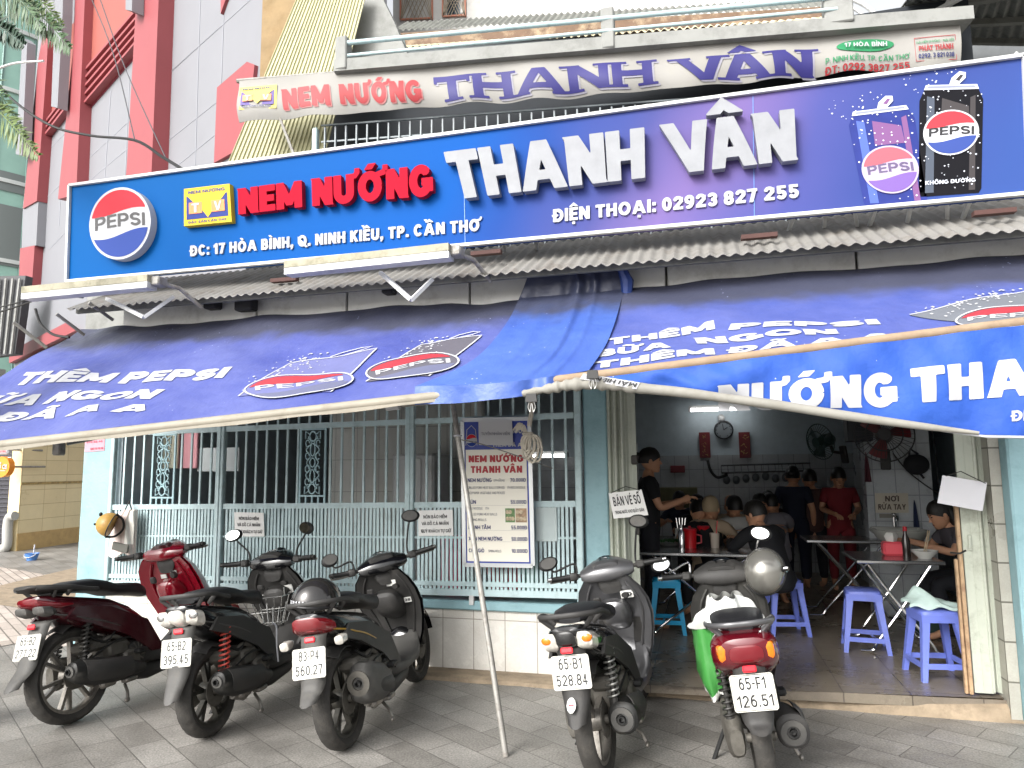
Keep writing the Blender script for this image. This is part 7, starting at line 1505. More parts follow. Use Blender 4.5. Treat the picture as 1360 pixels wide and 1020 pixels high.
# cloth on the near stool
cs = fl(1246, 898) + V(0, .02, .45)
def clothf(u, v):
    a = u * 2 - 1; b_ = v * 2 - 1; return V(a * .17 + .02 * math.sin(v * 9), b_ * .13, .035 + .10 * math.exp(-((a + .45) / .4) ** 2) * (1 - b_ * b_) + .012 * math.sin(u * 14 + v * 6) - .05 * max(0, a - .75) * 3)
t = thing('folded_cloth', 'pale mint crumpled cloth lying on the lilac stool by the door rail', 'cloth', tuple(cs)); mb = MB(); mb.grid(clothf, 30, 22, thick=.02, tdir=(0, 0, -1)); mb.build('cloth', mat('mint_cloth', '#b9cfc9', .8, bump=.5, bscale=25, var=.06), t)
bk_ = fl(1232, 850); item('dark_bag', 'black shopping bag standing on the floor behind the near lilac stool', 'bag', bk_ + V(.06, .12, 0), [('bag_body', lambda m: m.loft([sring(0, 0, 0, 0, 2, 20) if False else [V(.13 * s_ * math.cos(a) * (1 + .1 * math.sin(a * 4)), .09 * s_ * math.sin(a), z) for a in [2 * math.pi * j / 20 for j in range(20)]] for z, s_ in ((0, .9), (.1, 1.1), (.25, 1.0), (.36, .6))]), mat('dark_green_bag', '#1d3330', .5))])
# things on the long table
for k, (px, py, lab) in enumerate(((917, 738, 'red plastic sauce pot with lid on the long steel table, nearest'), (935, 722, 'red plastic sauce pot behind the steel flask on the long table'))):
    p = P(px, py, 6.75 + .3 * k); p.z = ZF + .70
    item('sauce_pot', lab, 'pot', p, [('pot', lambda m: m.lathe([(0, 0), (.055, 0), (.062, .15), (.066, .16), (0, .165)], (0, 0, 0), n=24), mat('bright_red_plastic', '#c0151f', .3)), ('lid', lambda m: m.lathe([(.066, .16), (.06, .175), (.012, .18), (.012, .195), (0, .195)], (0, 0, 0), n=20), M_REDS), ('handle', lambda m: m.tube([(.06, 0, .12), (.1, 0, .11), (.1, 0, .05), (.06, 0, .04)], .008, 6), M_REDS)])
p = P(906, 742, 6.6); p.z = ZF + .70
item('steel_flask', 'tall steel pepper flask at the front of the long table', 'flask', p, [('flask', lambda m: m.lathe([(0, 0), (.03, 0), (.03, .15), (.018, .17), (.018, .2), (0, .205)], (0, 0, 0), n=20), M_CHR), ('cap', lambda m: m.lathe([(.019, .19), (.019, .215), (0, .22)], (0, 0, 0), n=16), M_STL)])
p = P(950, 735, 6.8); p.z = ZF + .70
item('iced_glass', 'pale iced drink in a glass with a straw on the long table', 'glass', p, [('glass', lambda m: m.lathe([(0, 0), (.035, 0), (.045, .13), (.042, .13), (.032, .01), (0, .01)], (0, 0, 0), n=20), mat('milky_glass', '#b5aa9c', .2)), ('straw', lambda m: m.tube([(0, 0, .02), (.03, 0, .24)], .004, 6), M_REDPR)])
p = P(905, 715, 7.4); p.z = ZF + .70
item('napkin_holder', 'white napkin and cutlery holder at the far end of the long table', 'holder', p, [('holder', lambda m: m.box((0, 0, .06), (.12, .10, .12), bev=.01), M_PORC), ('cutlery', lambda m: [m.tube([(x, 0, .1), (x * 1.5, .01, .22)], .004, 6) for x in (-.03, -.01, .01, .03)], M_CHR)])
p = P(890, 737, 6.9); p.z = ZF + .705
item('herb_plate', 'plate of dark green herbs on the long steel table', 'plate', p, [('plate', lambda m: m.lathe([(0, 0), (.1, .0), (.14, .02), (0, .012)], (0, 0, 0), n=24), M_PORC), ('herbs', lambda m: [m.add([V(a, b_, .03), V(a + .03, b_ + .01, .06 + .02 * ((i * 7) % 3)), V(a + .01, b_ + .03, .05), V(a - .02, b_ + .02, .045)], [(0, 1, 2, 3)]) for i in range(40) for a, b_ in (((random.Random(i).uniform(-.09, .09)), random.Random(i + 99).uniform(-.09, .09)),)], mat('herb_green', '#2f5a2c', .6))])
# lamps
M_TUBE = mat('fluorescent_tube', '#ffffff', .4, emit=5)
def tubelamp(label, a, b_, Y):
    A, B_ = P(*a, Y), P(*b_, Y); B_.z = A.z; t = thing('tube_lamp', label, 'lamp', tuple((A + B_) / 2)); iv = Matrix.Translation(-t.location)
    mb = MB(); mb.tube([A, B_], .019, 12); o = mb.build('tube', M_TUBE); o.parent = t; o.matrix_parent_inverse = iv
    mb = MB(); mb.beam(A + V(-.02, .03, .045), B_ + V(.02, .03, .045), .05, .04); mb.box(A + V(-.015, .01, .01), (.03, .05, .06)); mb.box(B_ + V(.015, .01, .01), (.03, .05, .06)); o = mb.build('batten', M_WHITEP); o.parent = t; o.matrix_parent_inverse = iv
tubelamp('lit fluorescent tube above the round wall clock', (917, 545), (992, 542), 10.2)
tubelamp('lit fluorescent tube seen through the grille right of the menu', (703, 606), (752, 602), 9.6)
# clock, plaques on the back wall
YBK = 10.46
c = P(961, 571, YBK); rc = (P(974, 571, YBK) - c).length
t = thing('wall_clock', 'round dark rimmed wall clock under the fluorescent tube', 'clock', tuple(c)); mb = MB(); mb.lathe([(0, 0), (rc, 0), (rc, .04), (rc * .9, .045), (rc * .86, .02)], (0, 0, 0), (0, -1, 0), 36); mb.build('rim', mat('clock_rim', '#22252a', .4), t); mb = MB(); mb.lathe([(0, .021), (rc * .86, .021)], (0, 0, 0), (0, -1, 0), 36); fc = mb.build('dial', mat('clock_face', '#6d7478', .5), t)
mb = MB()
for k in range(12): a = R(30 * k); mb.beam((rc * .7 * math.sin(a), -.024, rc * .7 * math.cos(a)), (rc * .8 * math.sin(a), -.024, rc * .8 * math.cos(a)), .004, .012)
mb.beam((0, -.026, 0), (rc * .4, -.026, rc * .25), .004, .012); mb.beam((0, -.026, 0), (-rc * .1, -.026, rc * .65), .004, .009); mb.build('hands_and_marks', M_BLKPR, fc)
mb = MB(); p = P(958, 555, YBK); mb.ell(p, (.05, .04, .05)); o = mb.build('wall_lamp', M_WHITEP); tag(o, 'small white globe fitting between the tube and the clock', 'lamp')
for px, lab in ((936, 'narrow red wall plaque with gold characters left of the clock'), (989, 'narrow red wall plaque with gold characters right of the clock')):
    c = P(px, 591, YBK); t = thing('wall_plaque', lab, 'plaque', tuple(c)); mb = MB(); mb.box((0, 0, 0), (.15, .02, .36), bev=.004); mb.build('board', mat('plaque_red', '#6a1f24', .5), t); mb = MB(); rng = random.Random(px)
    for j in range(3):
        for q in range(6): x, z = rng.uniform(-.04, .04), .11 - .11 * j + rng.uniform(-.03, .03); mb.beam((x, -.013, z), (x + rng.uniform(-.035, .035), -.013, z + rng.uniform(-.03, .03)), .003, .008)
    mb.build('gold_characters', mat('dull_gold', '#a88a50', .5), t)
c = P(900, 623, YBK); mb = MB(); mb.box(c, (.20, .03, .10), bev=.005); o = mb.build('red_sign', mat('plaque_red2', '#7c2b33', .5)); tag(o, 'small red plate on the tiles left of the hose', 'plate')
c0, c1 = P(958, 628, YBK), P(1075, 625, YBK); t = thing('dish_rack', 'long wall rack with hanging ladles and cups along the tiled back wall', 'rack', tuple(c0)); iv = Matrix.Translation(-c0); mb = MB()
for dz in (0, .1): mb.tube([c0 + V(0, -.12, dz), c1 + V(0, -.12, dz)], .012, 8)
for i in range(14): q = lerp(c0, c1, i / 13); mb.tube([q + V(0, -.02, .1), q + V(0, -.14, 0)], .006, 6)
o = mb.build('rack_rails', M_STL); o.parent = t; o.matrix_parent_inverse = iv; mb = MB(); rng = random.Random(6)
for i in range(9): q = lerp(c0, c1, (i + .5) / 9); mb.ell(q + V(0, -.1, -.06 - .05 * rng.random()), (.05, .04, .06), nu=12, nv=6)
o = mb.build('hanging_cups', mat('dull_cup', '#5d6265', .4, var=.3)); o.parent = t; o.matrix_parent_inverse = iv
mb = MB(); mb.tube(smooth_path([P(940, 612, YBK - .03), P(944, 625, YBK - .1), P(953, 634, YBK - .12), P(966, 630, YBK - .1)], 5), .02, 8); o = mb.build('hose', M_BLACK); tag(o, 'thick black hose looping on the back wall below the left plaque', 'hose')
mb = MB(); mb.box(P(845, 632, 9.9), (.04, .3, .9)); o = mb.build('door_jamb_strip', M_WHITEP); tag(o, 'bright white upright strip behind the standing woman', 'strip')
p = P(892, 662, 10.2); item('wall_shelf', 'low olive shelf with boxes against the back wall', 'shelf', p, [('shelf', lambda m: m.box((0, 0, 0), (.7, .3, .3), bev=.01), mat('olive_box', '#6e6b4a', .7, var=.2))])
# fans
def fan(label, c, r_, face, tilt_, cage, blade, box=False, arm=None):
    t = thing('wall_fan', label, 'fan', tuple(c), (R(tilt_), 0, R(face)))
    mb = MB()
    for k in range(36): a = 2 * math.pi * k / 36; mb.tube([(.05 * math.cos(a), -.09, .05 * math.sin(a)), (r_ * .6 * math.cos(a), -.085, r_ * .6 * math.sin(a)), (r_ * math.cos(a), -.03, r_ * math.sin(a))], .0028, 5)
    for rr_, y in ((r_, -.03), (r_ * .62, -.085), (.05, -.09)): mb.tube([(rr_ * math.cos(a), y, rr_ * math.sin(a)) for a in [2 * math.pi * k / 36 for k in range(36)]], .006, 6, closed=True)
    mb.lathe([(0, -.095), (.055, -.095), (.055, -.085)], (0, 0, 0), (0, 1, 0), 20); mb.build('cage', cage, t)
    for k in range(3):
        mb = MB(); a0 = 2 * math.pi * k / 3
        mb.grid(lambda u, v: (lambda rr_, a: V(rr_ * math.cos(a), -.03 + .05 * (v - .5), rr_ * math.sin(a)))(lerp(.05, r_ * .88, u), a0 + lerp(-.2, .75, v) * (1 - .25 * u)), 8, 6, thick=.004, tdir=(0, 1, 0)); mb.build('blade', blade, t)
    mb = MB(); mb.loft([[V(p.y, p.x, p.z) for p in sring(y, 0, hw, hw, 2, 20)] for y, hw in ((-.02, .05), (.02, .075), (.12, .07), (.16, .04))]); mb.build('motor', cage, t)
    mb = MB(); mb.tube([(0, .1, -.02), (0, .12, -.14), (0, .25, -.18)], .018, 8); mb.box((0, .27, -.2), (.09, .04, .2), bev=.01); mb.build('bracket', M_PLAS, t)
    return t
cf = P(1092, 586, 8.6); fan('dark green wall fan turned sideways left of the big red fan', cf, .2, -55, 10, mat('dark_green_cage', '#26403c', .4), mat('dark_blade', '#2a3c3c', .4))
cf = P(1174, 578, 7.3); fan('large wall fan with dark red blades under the rolled awning hem', cf, .25, -12, -5, mat('black_cage', '#1c1a1a', .4), mat('dark_red_blade', '#6a1f24', .4))
mb = MB(); mb.box(P(1139, 566, 7.5), (.22, .2, .3), bev=.01); o = mb.build('speaker_box', mat('dark_speaker', '#25282c', .6)); tag(o, 'dark wall box left of the large red fan', 'box')
cf = P(365, 603, 9.5); fan('black wall fan seen through the middle of the grille', cf, .3, 5, 0, mat('black_cage2', '#23282c', .4), mat('grey_blade', '#4a5258', .4))
cf = P(274, 588, 9.0); fan('dark ceiling hung fan seen through the left of the grille', cf, .2, 10, 0, MATS['black_cage2'], MATS['grey_blade'])
# basin, sign, hat, aprons by the partition
YPF = 7.70
c = P(1195, 706, YPF - .22); t = thing('wash_basin', 'grey wall hung wash basin under the hand washing notice', 'basin', tuple(c)); mb = MB(); mb.lathe([(0, -.14), (.1, -.13), (.2, -.06), (.235, 0), (.24, .02), (.21, .02), (.17, -.04), (0, -.06)], (0, 0, 0), n=32); mb.box((0, .16, 0), (.44, .12, .06), bev=.02); mb.build('bowl', mat('grey_porcelain', '#a9aaa4', .25), t); mb = MB(); mb.tube([(0, .17, .03), (0, .17, .13), (0, .06, .13), (0, .05, .10)], .013, 8); mb.ell((0, .17, .15), (.03, .03, .015)); mb.build('tap', M_CHR, t); mb = MB(); mb.tube([(0, .05, -.12), (0, .05, -.3), (0, .2, -.32)], .022, 8); mb.build('waste_pipe', M_WHITEP, t)
notice('washing_notice', 'faded cream notice about washing hands above the basin', [(1163, 681), (1207, 681), (1206, 655), (1162, 655)], YPF - .01, [('NƠI', .3, .72, .58, .28, .22), ('RỬA TAY', .08, .92, .16, .28, .22)], base=mat('cream_notice', '#b3ac9c', .6, var=.08), ink=[mat('brown_ink', '#4a3e38', .6)])
mb = MB(); mb.box(P(1177, 685, YPF - .02), (.12, .01, .04)); o = mb.build('small_plate', mat('grey_plate', '#77746c', .5)); tag(o, 'small oval plate under the hand washing notice', 'plate')
c = P(1217, 617, YPF - .06); t = thing('black_cap', 'round black cloth cap hanging on the tiled partition', 'cap', tuple(c)); mb = MB(); mb.ell((0, 0, 0), (.115, .07, .10)); mb.build('crown', mat('black_cloth', '#16171c', .8), t); mb = MB(); mb.tube([(-.06, 0, .08), (-.05, -.03, .15), (.02, 0, .1)], .012, 6); mb.tube([(.03, 0, -.09), (.05, -.02, -.13)], .012, 6); mb.build('strap', MATS['black_cloth'], t)
mb = MB(); mb.tube(smooth_path([P(1186, 602, YPF - .03), P(1205, 625, YPF - .04), P(1230, 645, YPF - .04), P(1246, 655, YPF - .04)], 5), .006, 6); mb.tube(smooth_path([P(1236, 560, YPF - .03), P(1242, 600, YPF - .04), P(1246, 640, YPF - .04), P(1252, 660, YPF - .04)], 5), .006, 6); o = mb.build('wiring', M_BLACK); tag(o, 'loose black wiring sagging across the tiled partition', 'wiring')
for (x0, y0, x1, y1, m_, lab) in ((1211, 664, 1222, 702, mat('dark_blue_cloth', '#24304f', .8), 'dark blue towel hanging on the partition right of the notice'), (1146, 600, 1158, 640, mat('wine_cloth', '#5a2a34', .8), 'wine coloured towel hanging on the edge of the tiled partition')):
    a, b_ = P(x0, y0, YPF - .05), P(x1, y1, YPF - .05); mb = MB(); mb.grid(lambda u, v: V(lerp(lerp(a.x, b_.x, .4), lerp(a.x, b_.x, u), v ** .6), a.y - .02 * math.sin(u * 12) * v, lerp(a.z, b_.z, v)), 10, 8, thick=.012, tdir=(0, 1, 0)); o = mb.build('hanging_towel', m_); tag(o, lab, 'towel')
# behind the grille: shelves, curtains, cabinet, crates
Yc = 6.4
for (x0, y0, x1, y1, Y, m_, nm, lab) in ((180, 566, 217, 628, 5.85, mat('pale_panel', '#c9d2cf', .6, var=.05), 'hanging_sheet', 'pale hanging panel behind the left grille scroll'), (219, 564, 236, 622, 5.83, mat('cream_panel', '#d6d3bd', .6), 'hanging_sheet', 'cream hanging panel behind the left grille scroll'), (238, 566, 262, 622, 5.87, mat('pink_panel', '#c98e96', .6), 'hanging_sheet', 'pink hanging panel right of the left grille scroll'), (264, 595, 318, 626, 5.9, mat('grey_panel', '#aab0b2', .6), 'hanging_sheet', 'pale grey hanging panel left of the second grille post'), (395, 570, 440, 650, 9.8, mat('brown_board', '#6b5b52', .6), 'wall_board', 'dull brown board on the back wall behind the second scroll'), (180, 545, 240, 562, 5.95, mat('bright_strip', '#d9dcda', .5), 'shelf_front', 'bright shelf front at the upper left inside the window')):
    a, b_ = P(x0, y0, Y), P(x1, y1, Y); mb = MB(); mb.box((a + b_) / 2, (b_.x - a.x, .03, a.z - b_.z), bev=.006); o = mb.build(nm, m_); tag(o, lab, nm.replace('_', ' '))
a, b_ = P(520, 603, 6.1), P(548, 668, 6.1); t = thing('white_fridge', 'white upright fridge standing inside left of the menu board', 'fridge', ((a.x + b_.x) / 2 + .1, 6.36, ZF)); mb = MB(); hh = a.z - ZF; mb.box((0, 0, hh / 2), (b_.x - a.x + .2, .5, hh), bev=.02); mb.build('fridge_body', M_WHITEP, t); mb = MB(); mb.box((-.05, -.255, hh * .62), (b_.x - a.x + .06, .012, hh * .7), bev=.005); d_ = mb.build('fridge_door', mat('fridge_white', '#c9cbca', .4), t); mb = MB(); mb.box((-.15, -.275, hh * .6), (.02, .025, .3)); mb.build('handle', M_STEEL, d_)
for k, (x0, y0, x1, y1, lab) in enumerate(((585, 715, 612, 790, 'bright pink plastic crate behind the notice beside the menu'), (648, 752, 690, 790, 'red plastic crate visible below the menu board'), (693, 752, 712, 792, 'pale green plastic crate right of the red one'))):
    a, b_ = P(x0, y0, 5.62), P(x1, y1, 5.62); t = thing('plastic_crate', lab, 'crate', ((a.x + b_.x) / 2, 5.78, ZF)); m_ = (mat('pink_plastic', '#d02f62', .4), mat('scarlet_plastic', '#b81c2c', .4), mat('mint_plastic', '#7fb5a4', .4))[k]
    hh = a.z - ZF; mb = MB(); w_ = b_.x - a.x; mb.box((0, 0, .02), (w_, .3, .04)); 
    for e in (-1, 1): mb.box((e * (w_ / 2 - .012), 0, hh / 2), (.024, .3, hh)); mb.box((0, e * .138, hh / 2), (w_ - .05, .024, hh))
    mb.build('crate_body', m_, t); mb = MB()
    for e in (-1, 1): mb.box((0, e * .155, hh - .04), (w_ + .02, .012, .05), bev=.004)
    mb.build('rim', m_, t)
a = P(330, 700, 8.2); t = thing('sideboard', 'long dark sideboard with dishes deep inside behind the grille', 'sideboard', (a.x, 9.6, ZF)); mb = MB(); mb.box((0, 0, .45), (2.6, .5, .9), bev=.01); mb.build('cabinet', mat('dark_wood', '#3a2f2a', .6, var=.2), t); mb = MB(); mb.box((0, 0, .915), (2.7, .55, .03)); mb.build('counter_top', M_STL, t); mb = MB(); rng = random.Random(9)
for i in range(16): x = rng.uniform(-1.2, 1.2); mb.lathe([(0, 0), (.06, 0), (.075, .1 + .2 * rng.random()), (0, .12)], (x, rng.uniform(-.15, .15), .93), n=12)
mb.build('crockery', mat('mixed_crockery', '#a9aaa6', .4, var=.4, vscale=3), t)
# ================================================================ people
M_SKIN = mat('skin', '#b98a6c', .55, var=.06, vscale=12); M_HAIR = mat('black_hair', '#15120f', .5, bump=.4, bscale=80)
def skinmesh(chains, name, sub=2):
    """chains: lists of (point, radius); points within 1 mm are shared"""
    bm = bmesh.new(); lay = bm.verts.layers.skin.verify(); pool = {}
    def gv(p, r_):
        k = tuple(round(x, 3) for x in p)
        if k not in pool: v = bm.verts.new(p); v[lay].radius = (r_ if isinstance(r_, tuple) else (r_, r_)); pool[k] = v
        return pool[k]
    first = None
    for ch in chains:
        prev = None
        for p, r_ in ch:
            v = gv(p, r_)
            if first is None: first = v
            if prev is not None and prev != v and bm.edges.get((prev, v)) is None: bm.edges.new((prev, v))
            prev = v
    first[lay].use_root = True
    me = bpy.data.meshes.new(name); bm.to_mesh(me); bm.free(); o = bpy.data.objects.new(name, me); COL.objects.link(o)
    o.modifiers.new('skin', 'SKIN').use_smooth_shade = True; s = o.modifiers.new('sub', 'SUBSURF'); s.levels = s.render_levels = sub
    dg = bpy.context.evaluated_depsgraph_get(); me2 = bpy.data.meshes.new_from_object(o.evaluated_get(dg)); bpy.data.objects.remove(o); bpy.data.meshes.remove(me)
    return me2
def mb_from(mb, me, m=0):
    return mb.add([v.co.copy() for v in me.vertices], [list(p.vertices) for p in me.polygons], m, True)
def person(label, loc, face, j, shirt, pants, sleeve='short', hair='short', hairm=None, skin=None, hs=1.0, name='person', collar=None, skirt=False):
    """j: joints in the person's own frame (x right, y forward, z up): pelvis, chest, neck, head, and per side shoulder, elbow, wrist, hip, knee, ankle"""
    t = thing(name, label, 'person', tuple(loc), (0, 0, R(face)))
    sk = skin or M_SKIN; J = {k: Vector(v) for k, v in j.items() if not isinstance(v, (int, float))}
    ch = [[(J['pelvis'], (.10, .08)), (lerp(J['pelvis'], J['chest'], .5), (.10, .08)), (J['chest'], (.12, .085)), (lerp(J['chest'], J['neck'], .7), (.08, .06)), (J['neck'], (.05, .05)), (lerp(J['neck'], J['head'], .5), (.05, .052))]]
    hands = []
    for s in 'LR':
        ch.append([(lerp(J['chest'], J['neck'], .7), (.08, .06)), (J['sh' + s], .052), (lerp(J['sh' + s], J['el' + s], .5), .043), (J['el' + s], .037), (lerp(J['el' + s], J['wr' + s], .4), .034), (J['wr' + s], (.026, .022))])
        ch.append([(J['pelvis'], (.10, .08)), (J['hip' + s], .075), (lerp(J['hip' + s], J['kn' + s], .5), .07), (J['kn' + s], .052), (lerp(J['kn' + s], J['an' + s], .35), .05), (J['an' + s], .034), (J['an' + s] + V(0, .09, -.045), (.035, .028)), (J['an' + s] + V(0, .16, -.055), (.035, .018))])
        w_, e_ = J['wr' + s], J['el' + s]; d = (w_ - e_).normalized(); side = d.cross(V(0, 0, 1)); side = side.normalized() if side.length > .1 else V(1, 0, 0); up = side.cross(d); sg = 1 if s == 'R' else -1
        palm = w_ + d * .085
        ch[-2].append((w_ + d * .035, (.032, .018))); ch[-2].append((palm, (.034, .016)))
        for k, (off, L) in enumerate(((-.028, .068), (-.009, .076), (.010, .071), (.028, .056))):
            b_ = palm + side * off; hands.append([(palm - d * .01 + side * off * .8, .0095), (b_ + d * L * .45 - up * .006, .009), (b_ + d * L * .78 - up * .022, .008), (b_ + d * L * .92 - up * .04, .007)])
        hands.append([(w_ + d * .035 + side * .02 * -sg, .012), (w_ + d * .06 - side * .045 * sg - up * .01, .010), (w_ + d * .095 - side * .052 * sg - up * .02, .008)])
    mb = MB(); mb_from(mb, skinmesh(ch, 'body', 1))
    for h in hands: mb_from(mb, skinmesh([h], 'f', 1))
    # head: skull, jaw, nose, ears, lips, eyes
    hd = J['head']; hv = (hd - J['neck']).normalized(); yaw = j.get('yaw', 0); Mh = Matrix.Rotation(R(yaw), 3, 'Z') @ Matrix.Rotation(R(j.get('nod', 0)), 3, 'X')
    H = lambda x, y, z: hd + Mh @ V(x * hs, y * hs, z * hs)
    rings = []
    for z, rx, ry, yc in ((-.105, .028, .03, .045), (-.095, .042, .05, .035), (-.07, .055, .068, .02), (-.03, .066, .085, .006), (.01, .072, .095, 0), (.05, .074, .098, -.004), (.085, .066, .086, -.008), (.108, .045, .06, -.01), (.118, .015, .02, -.01)):
        rings.append([H(rx * math.cos(a), yc + ry * math.sin(a), z) for a in [2 * math.pi * k / 24 for k in range(24)]])
    mb.loft(rings, 0, True, True)
    mb.hull([H(-.012, .088, -.035), H(.012, .088, -.035), H(0, .115, -.03), H(0, .088, .02), H(-.006, .09, .0), H(.006, .09, .0)], 0, True)
    for s_ in (-1, 1): mb.ell(H(s_ * .076, -.005, -.01), (.012 * hs, .02 * hs, .032 * hs), 0, Mh, 10, 6)
    mb.ell(H(0, .082, -.062), (.022, .012, .007), 1, Mh, 10, 5)
    for s_ in (-1, 1): mb.ell(H(s_ * .03, .086, .008), (.012, .006, .006), 2, Mh, 8, 5); mb.ell(H(s_ * .03, .088, .026), (.017, .006, .004), 2, Mh, 8, 5)
    mb.build('body', [sk, mat('lips', '#8a5048', .5), M_HAIR], t, 60)
    # clothes
    def shell(chs, nm, m_): q = MB(); mb_from(q, skinmesh(chs, nm, 1)); return q.build(nm, m_, t, 60)
    k_ = 1.0
    cs_ = [[(J['pelvis'] + V(0, 0, -.13), (.15, .122)), (J['pelvis'], (.15, .122)), (lerp(J['pelvis'], J['chest'], .5), (.138, .112)), (J['chest'], (.162, .122)), (lerp(J['chest'], J['neck'], .7), (.105, .085)), (lerp(J['chest'], J['neck'], .92), (.062, .06))]]
    for s in 'LR':
        c1 = [(lerp(J['chest'], J['neck'], .7), (.105, .085)), (J['sh' + s], .068), (lerp(J['sh' + s], J['el' + s], .5), .058), (lerp(J['sh' + s], J['el' + s], .68), .056)]
        if sleeve == 'long': c1 = c1[:-1] + [(J['el' + s], .05), (lerp(J['el' + s], J['wr' + s], .5), .045), (lerp(J['el' + s], J['wr' + s], .93), .038)]
        cs_.append(c1)
    shell(cs_, 'shirt', shirt)
    ps = []
    ps.append([(J['pelvis'] + V(0, 0, .10), (.13, .10)), (J['pelvis'], (.142, .115))])
    for s in 'LR': ps.append([(J['pelvis'], (.142, .115)), (J['hip' + s], .096), (lerp(J['hip' + s], J['kn' + s], .5), .083), (J['kn' + s], .066), (lerp(J['kn' + s], J['an' + s], .4), .062), (lerp(J['kn' + s], J['an' + s], .93), .05)])
    shell(ps, 'trousers', pants)
    if collar: q = MB(); q.tube([J['neck'] + V(.085 * math.cos(a), .07 * math.sin(a) - .01, -.03 - .02 * math.sin(a)) for a in [2 * math.pi * k / 20 for k in range(20)]], .02, 8, closed=True); q.build('collar', collar, t)
    # hair
    q = MB(); hm = hairm or M_HAIR
    rr_ = []
    for i in range(9):
        z = lerp(-.02 if hair != 'bald' else .04, .132, (i / 8) ** .8); f = math.sqrt(max(0, 1 - (max(0, z - .02) / .115) ** 2)); row = []
        for k in range(28):
            a = 2 * math.pi * k / 28; front = max(0, math.sin(a)); zz = z + front * (.06 * (1 - i / 8)); ff = math.sqrt(max(0.0, 1 - (max(0, zz - .02) / .118) ** 2)) if i < 8 else .1
            row.append(H(.082 * max(ff, .12) * math.cos(a), -.006 + .106 * max(ff, .12) * math.sin(a), zz))
        rr_.append(row)
    if hair != 'none': q.loft(rr_, 0, True, True)
    if hair == 'long': q.loft([[H(rx * math.cos(a), yc + ry * math.sin(a), z) for a in [2 * math.pi * k / 18 for k in range(18)]] for z, rx, ry, yc in ((.05, .07, .05, -.06), (-.05, .085, .05, -.07), (-.16, .09, .045, -.085), (-.28, .075, .035, -.09), (-.36, .03, .02, -.09))])
    if hair == 'bun': q.ell(H(0, -.12, .04), (.045, .045, .045), 0, Mh, 14, 8)
    if q.v: q.build('hair', hm, t)
    return t
def standing(h=1.58, armL=None, armR=None, lean=0, yaw=0, nod=0):
    k = h / 1.6; d = dict(pelvis=(0, 0, .88 * k), chest=(0, .02 + lean, 1.18 * k), neck=(0, .015 + lean * 1.3, 1.36 * k), head=(0, .035 + lean * 1.5, 1.485 * k), yaw=yaw, nod=nod)
    for s, e in (('L', -1), ('R', 1)):
        d['sh' + s] = (e * .165 * k, .0 + lean * 1.2, 1.30 * k); a = armL if s == 'L' else armR
        d['el' + s], d['wr' + s] = a or ((e * .21, -.02 + lean, 1.03 * k), (e * .2, .08 + lean, .82 * k))
        d['hip' + s] = (e * .09, 0, .83 * k); d['kn' + s] = (e * .09, .03, .46 * k); d['an' + s] = (e * .095, -.01, .075)
    return d
def sitting(seat=.42, lean=.05, armL=None, armR=None, yaw=0, nod=0, k=.82):
    b = seat + .09; d = dict(pelvis=(0, 0, b), chest=(0, .05 + lean, b + .33 * k), neck=(0, .08 + lean * 1.6, b + .50 * k), head=(0, .11 + lean * 1.9, b + .625 * k), yaw=yaw, nod=nod)
    for s, e in (('L', -1), ('R', 1)):
        d['sh' + s] = (e * .165, .06 + lean * 1.4, b + .44 * k); a = armL if s == 'L' else armR
        d['el' + s], d['wr' + s] = a or ((e * .24, .22 + lean, b + .22), (e * .12, .42 + lean, b + .28))
        d['hip' + s] = (e * .09, .03, b - .01); d['kn' + s] = (e * .14, .42, seat + .05); d['an' + s] = (e * .14, .38, .075)
    return d
def pf(px, Y): p = P(px, 700, Y); return V(p.x, p.y, ZF)
M_BLKT = mat('black_cotton', '#101116', .85, var=.15, vscale=8); M_NAVT = mat('navy_cotton', '#141a2c', .85, var=.1); M_JEAN = mat('dark_trousers', '#14151c', .85); M_REDT = mat('red_cotton', '#7d1f28', .8, var=.1); M_BEIG = mat('beige_cotton', '#a39079', .8); M_GREYT = mat('grey_cotton', '#77747a', .8); M_BRN = mat('brown_cotton', '#4a332e', .8); M_WHT = mat('white_cotton', '#b5b3ae', .8)
person('woman in a black tee standing by the left folding door with raised forearm', pf(861, 6.75), -78, standing(1.60, armL=((-.22, .05, 1.05), (-.10, .26, 1.10)), armR=((.22, .08, 1.06), (.12, .30, 1.13))), M_BLKT, M_JEAN, hair='bun')
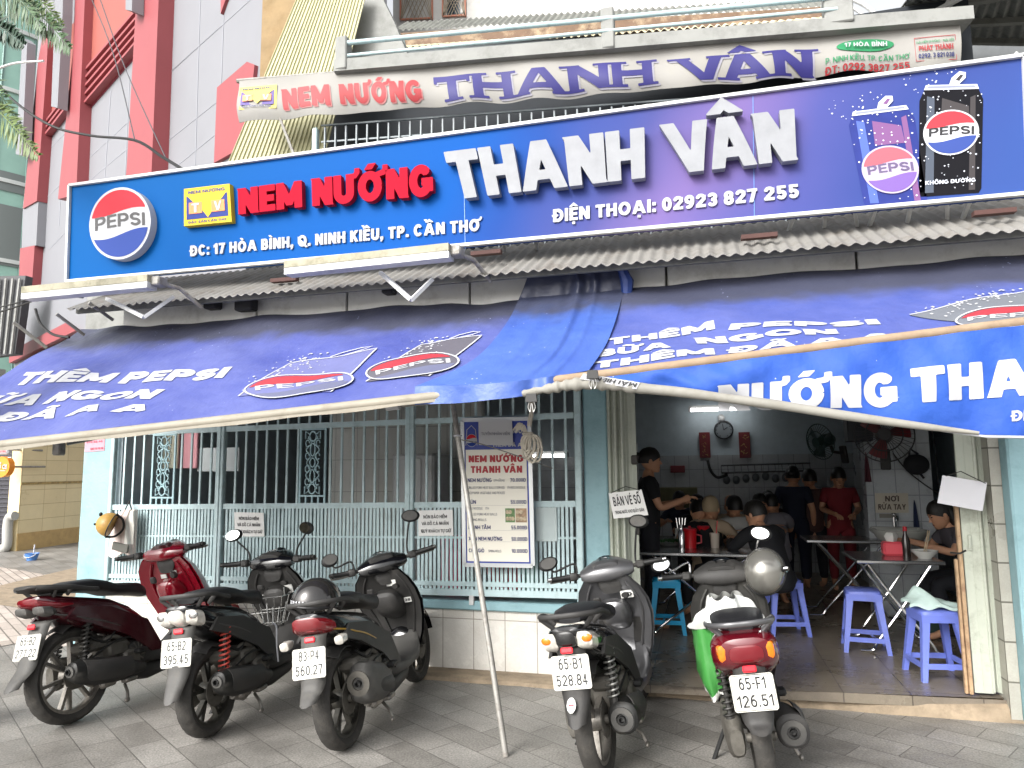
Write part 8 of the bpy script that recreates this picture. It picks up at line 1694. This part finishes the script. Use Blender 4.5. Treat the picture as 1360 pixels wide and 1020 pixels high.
person('man in a black jacket with white collar sitting back turned on a lilac stool', pf(1032, 6.45), 30, sitting(.40, .10, nod=-15, yaw=20), M_BLKT, M_JEAN, sleeve='long', collar=M_WHT)
person('woman in dark navy standing with her back turned in the middle of the room', pf(1056, 9.1), -15, standing(1.40), M_NAVT, M_NAVT, hair='bun')
person('woman in a brown shirt standing behind the navy dressed woman', pf(1080, 9.2), 10, standing(1.36), M_BRN, M_JEAN)
person('woman in a red shirt standing at the steel table and preparing food', pf(1116, 9.2), 178, standing(1.38, armL=((-.20, .08, .92), (-.12, .30, .88)), armR=((.20, .08, .92), (.10, .30, .88)), nod=-22, lean=.05), M_REDT, M_REDT)
person('balding man in a pale shirt sitting and facing the door', pf(965, 8.3), 200, sitting(.40, .04), M_BEIG, M_JEAN, hair='none')
person('long haired woman sitting with her back turned at the long table', pf(930, 8.0), 10, sitting(.40, .02), M_BLKT, M_JEAN, hair='long')
person('man with short black hair sitting at the far side near the rack', pf(1005, 8.6), 190, sitting(.40, .04), M_GREYT, M_JEAN)
person('man in a white shirt with bushy black hair sitting behind the jacketed man', pf(988, 7.6), 20, sitting(.40, .06), M_WHT, M_JEAN)
person('child with a beige headscarf sitting at the long table', pf(934, 7.0), -20, sitting(.40, .06, k=.85), M_BEIG, M_JEAN, hairm=mat('beige_scarf', '#a08e72', .8))
person('person with black hair bending low over the red pots at the long table', pf(952, 6.9), 25, sitting(.40, .14, k=.8, nod=-20), M_BLKT, M_JEAN)
person('person in a grey top sitting half hidden behind the right folding door', pf(1302, 6.9), 95, sitting(.40, .10, nod=-20), mat('charcoal_cotton', '#4a474d', .8), M_JEAN, hair='long')
person('person in a dark shirt sitting at the back wall below the red plate', pf(908, 9.4), 170, sitting(.40, .05), M_NAVT, M_JEAN)
person('person in a pale grey shirt sitting with back turned right of the jacketed man', pf(1034, 8.3), 15, sitting(.40, .06), M_GREYT, M_JEAN)
person('person in a brown shirt sitting by the back wall under the dish rack', pf(1022, 9.5), 175, sitting(.40, .05), M_BRN, M_JEAN)
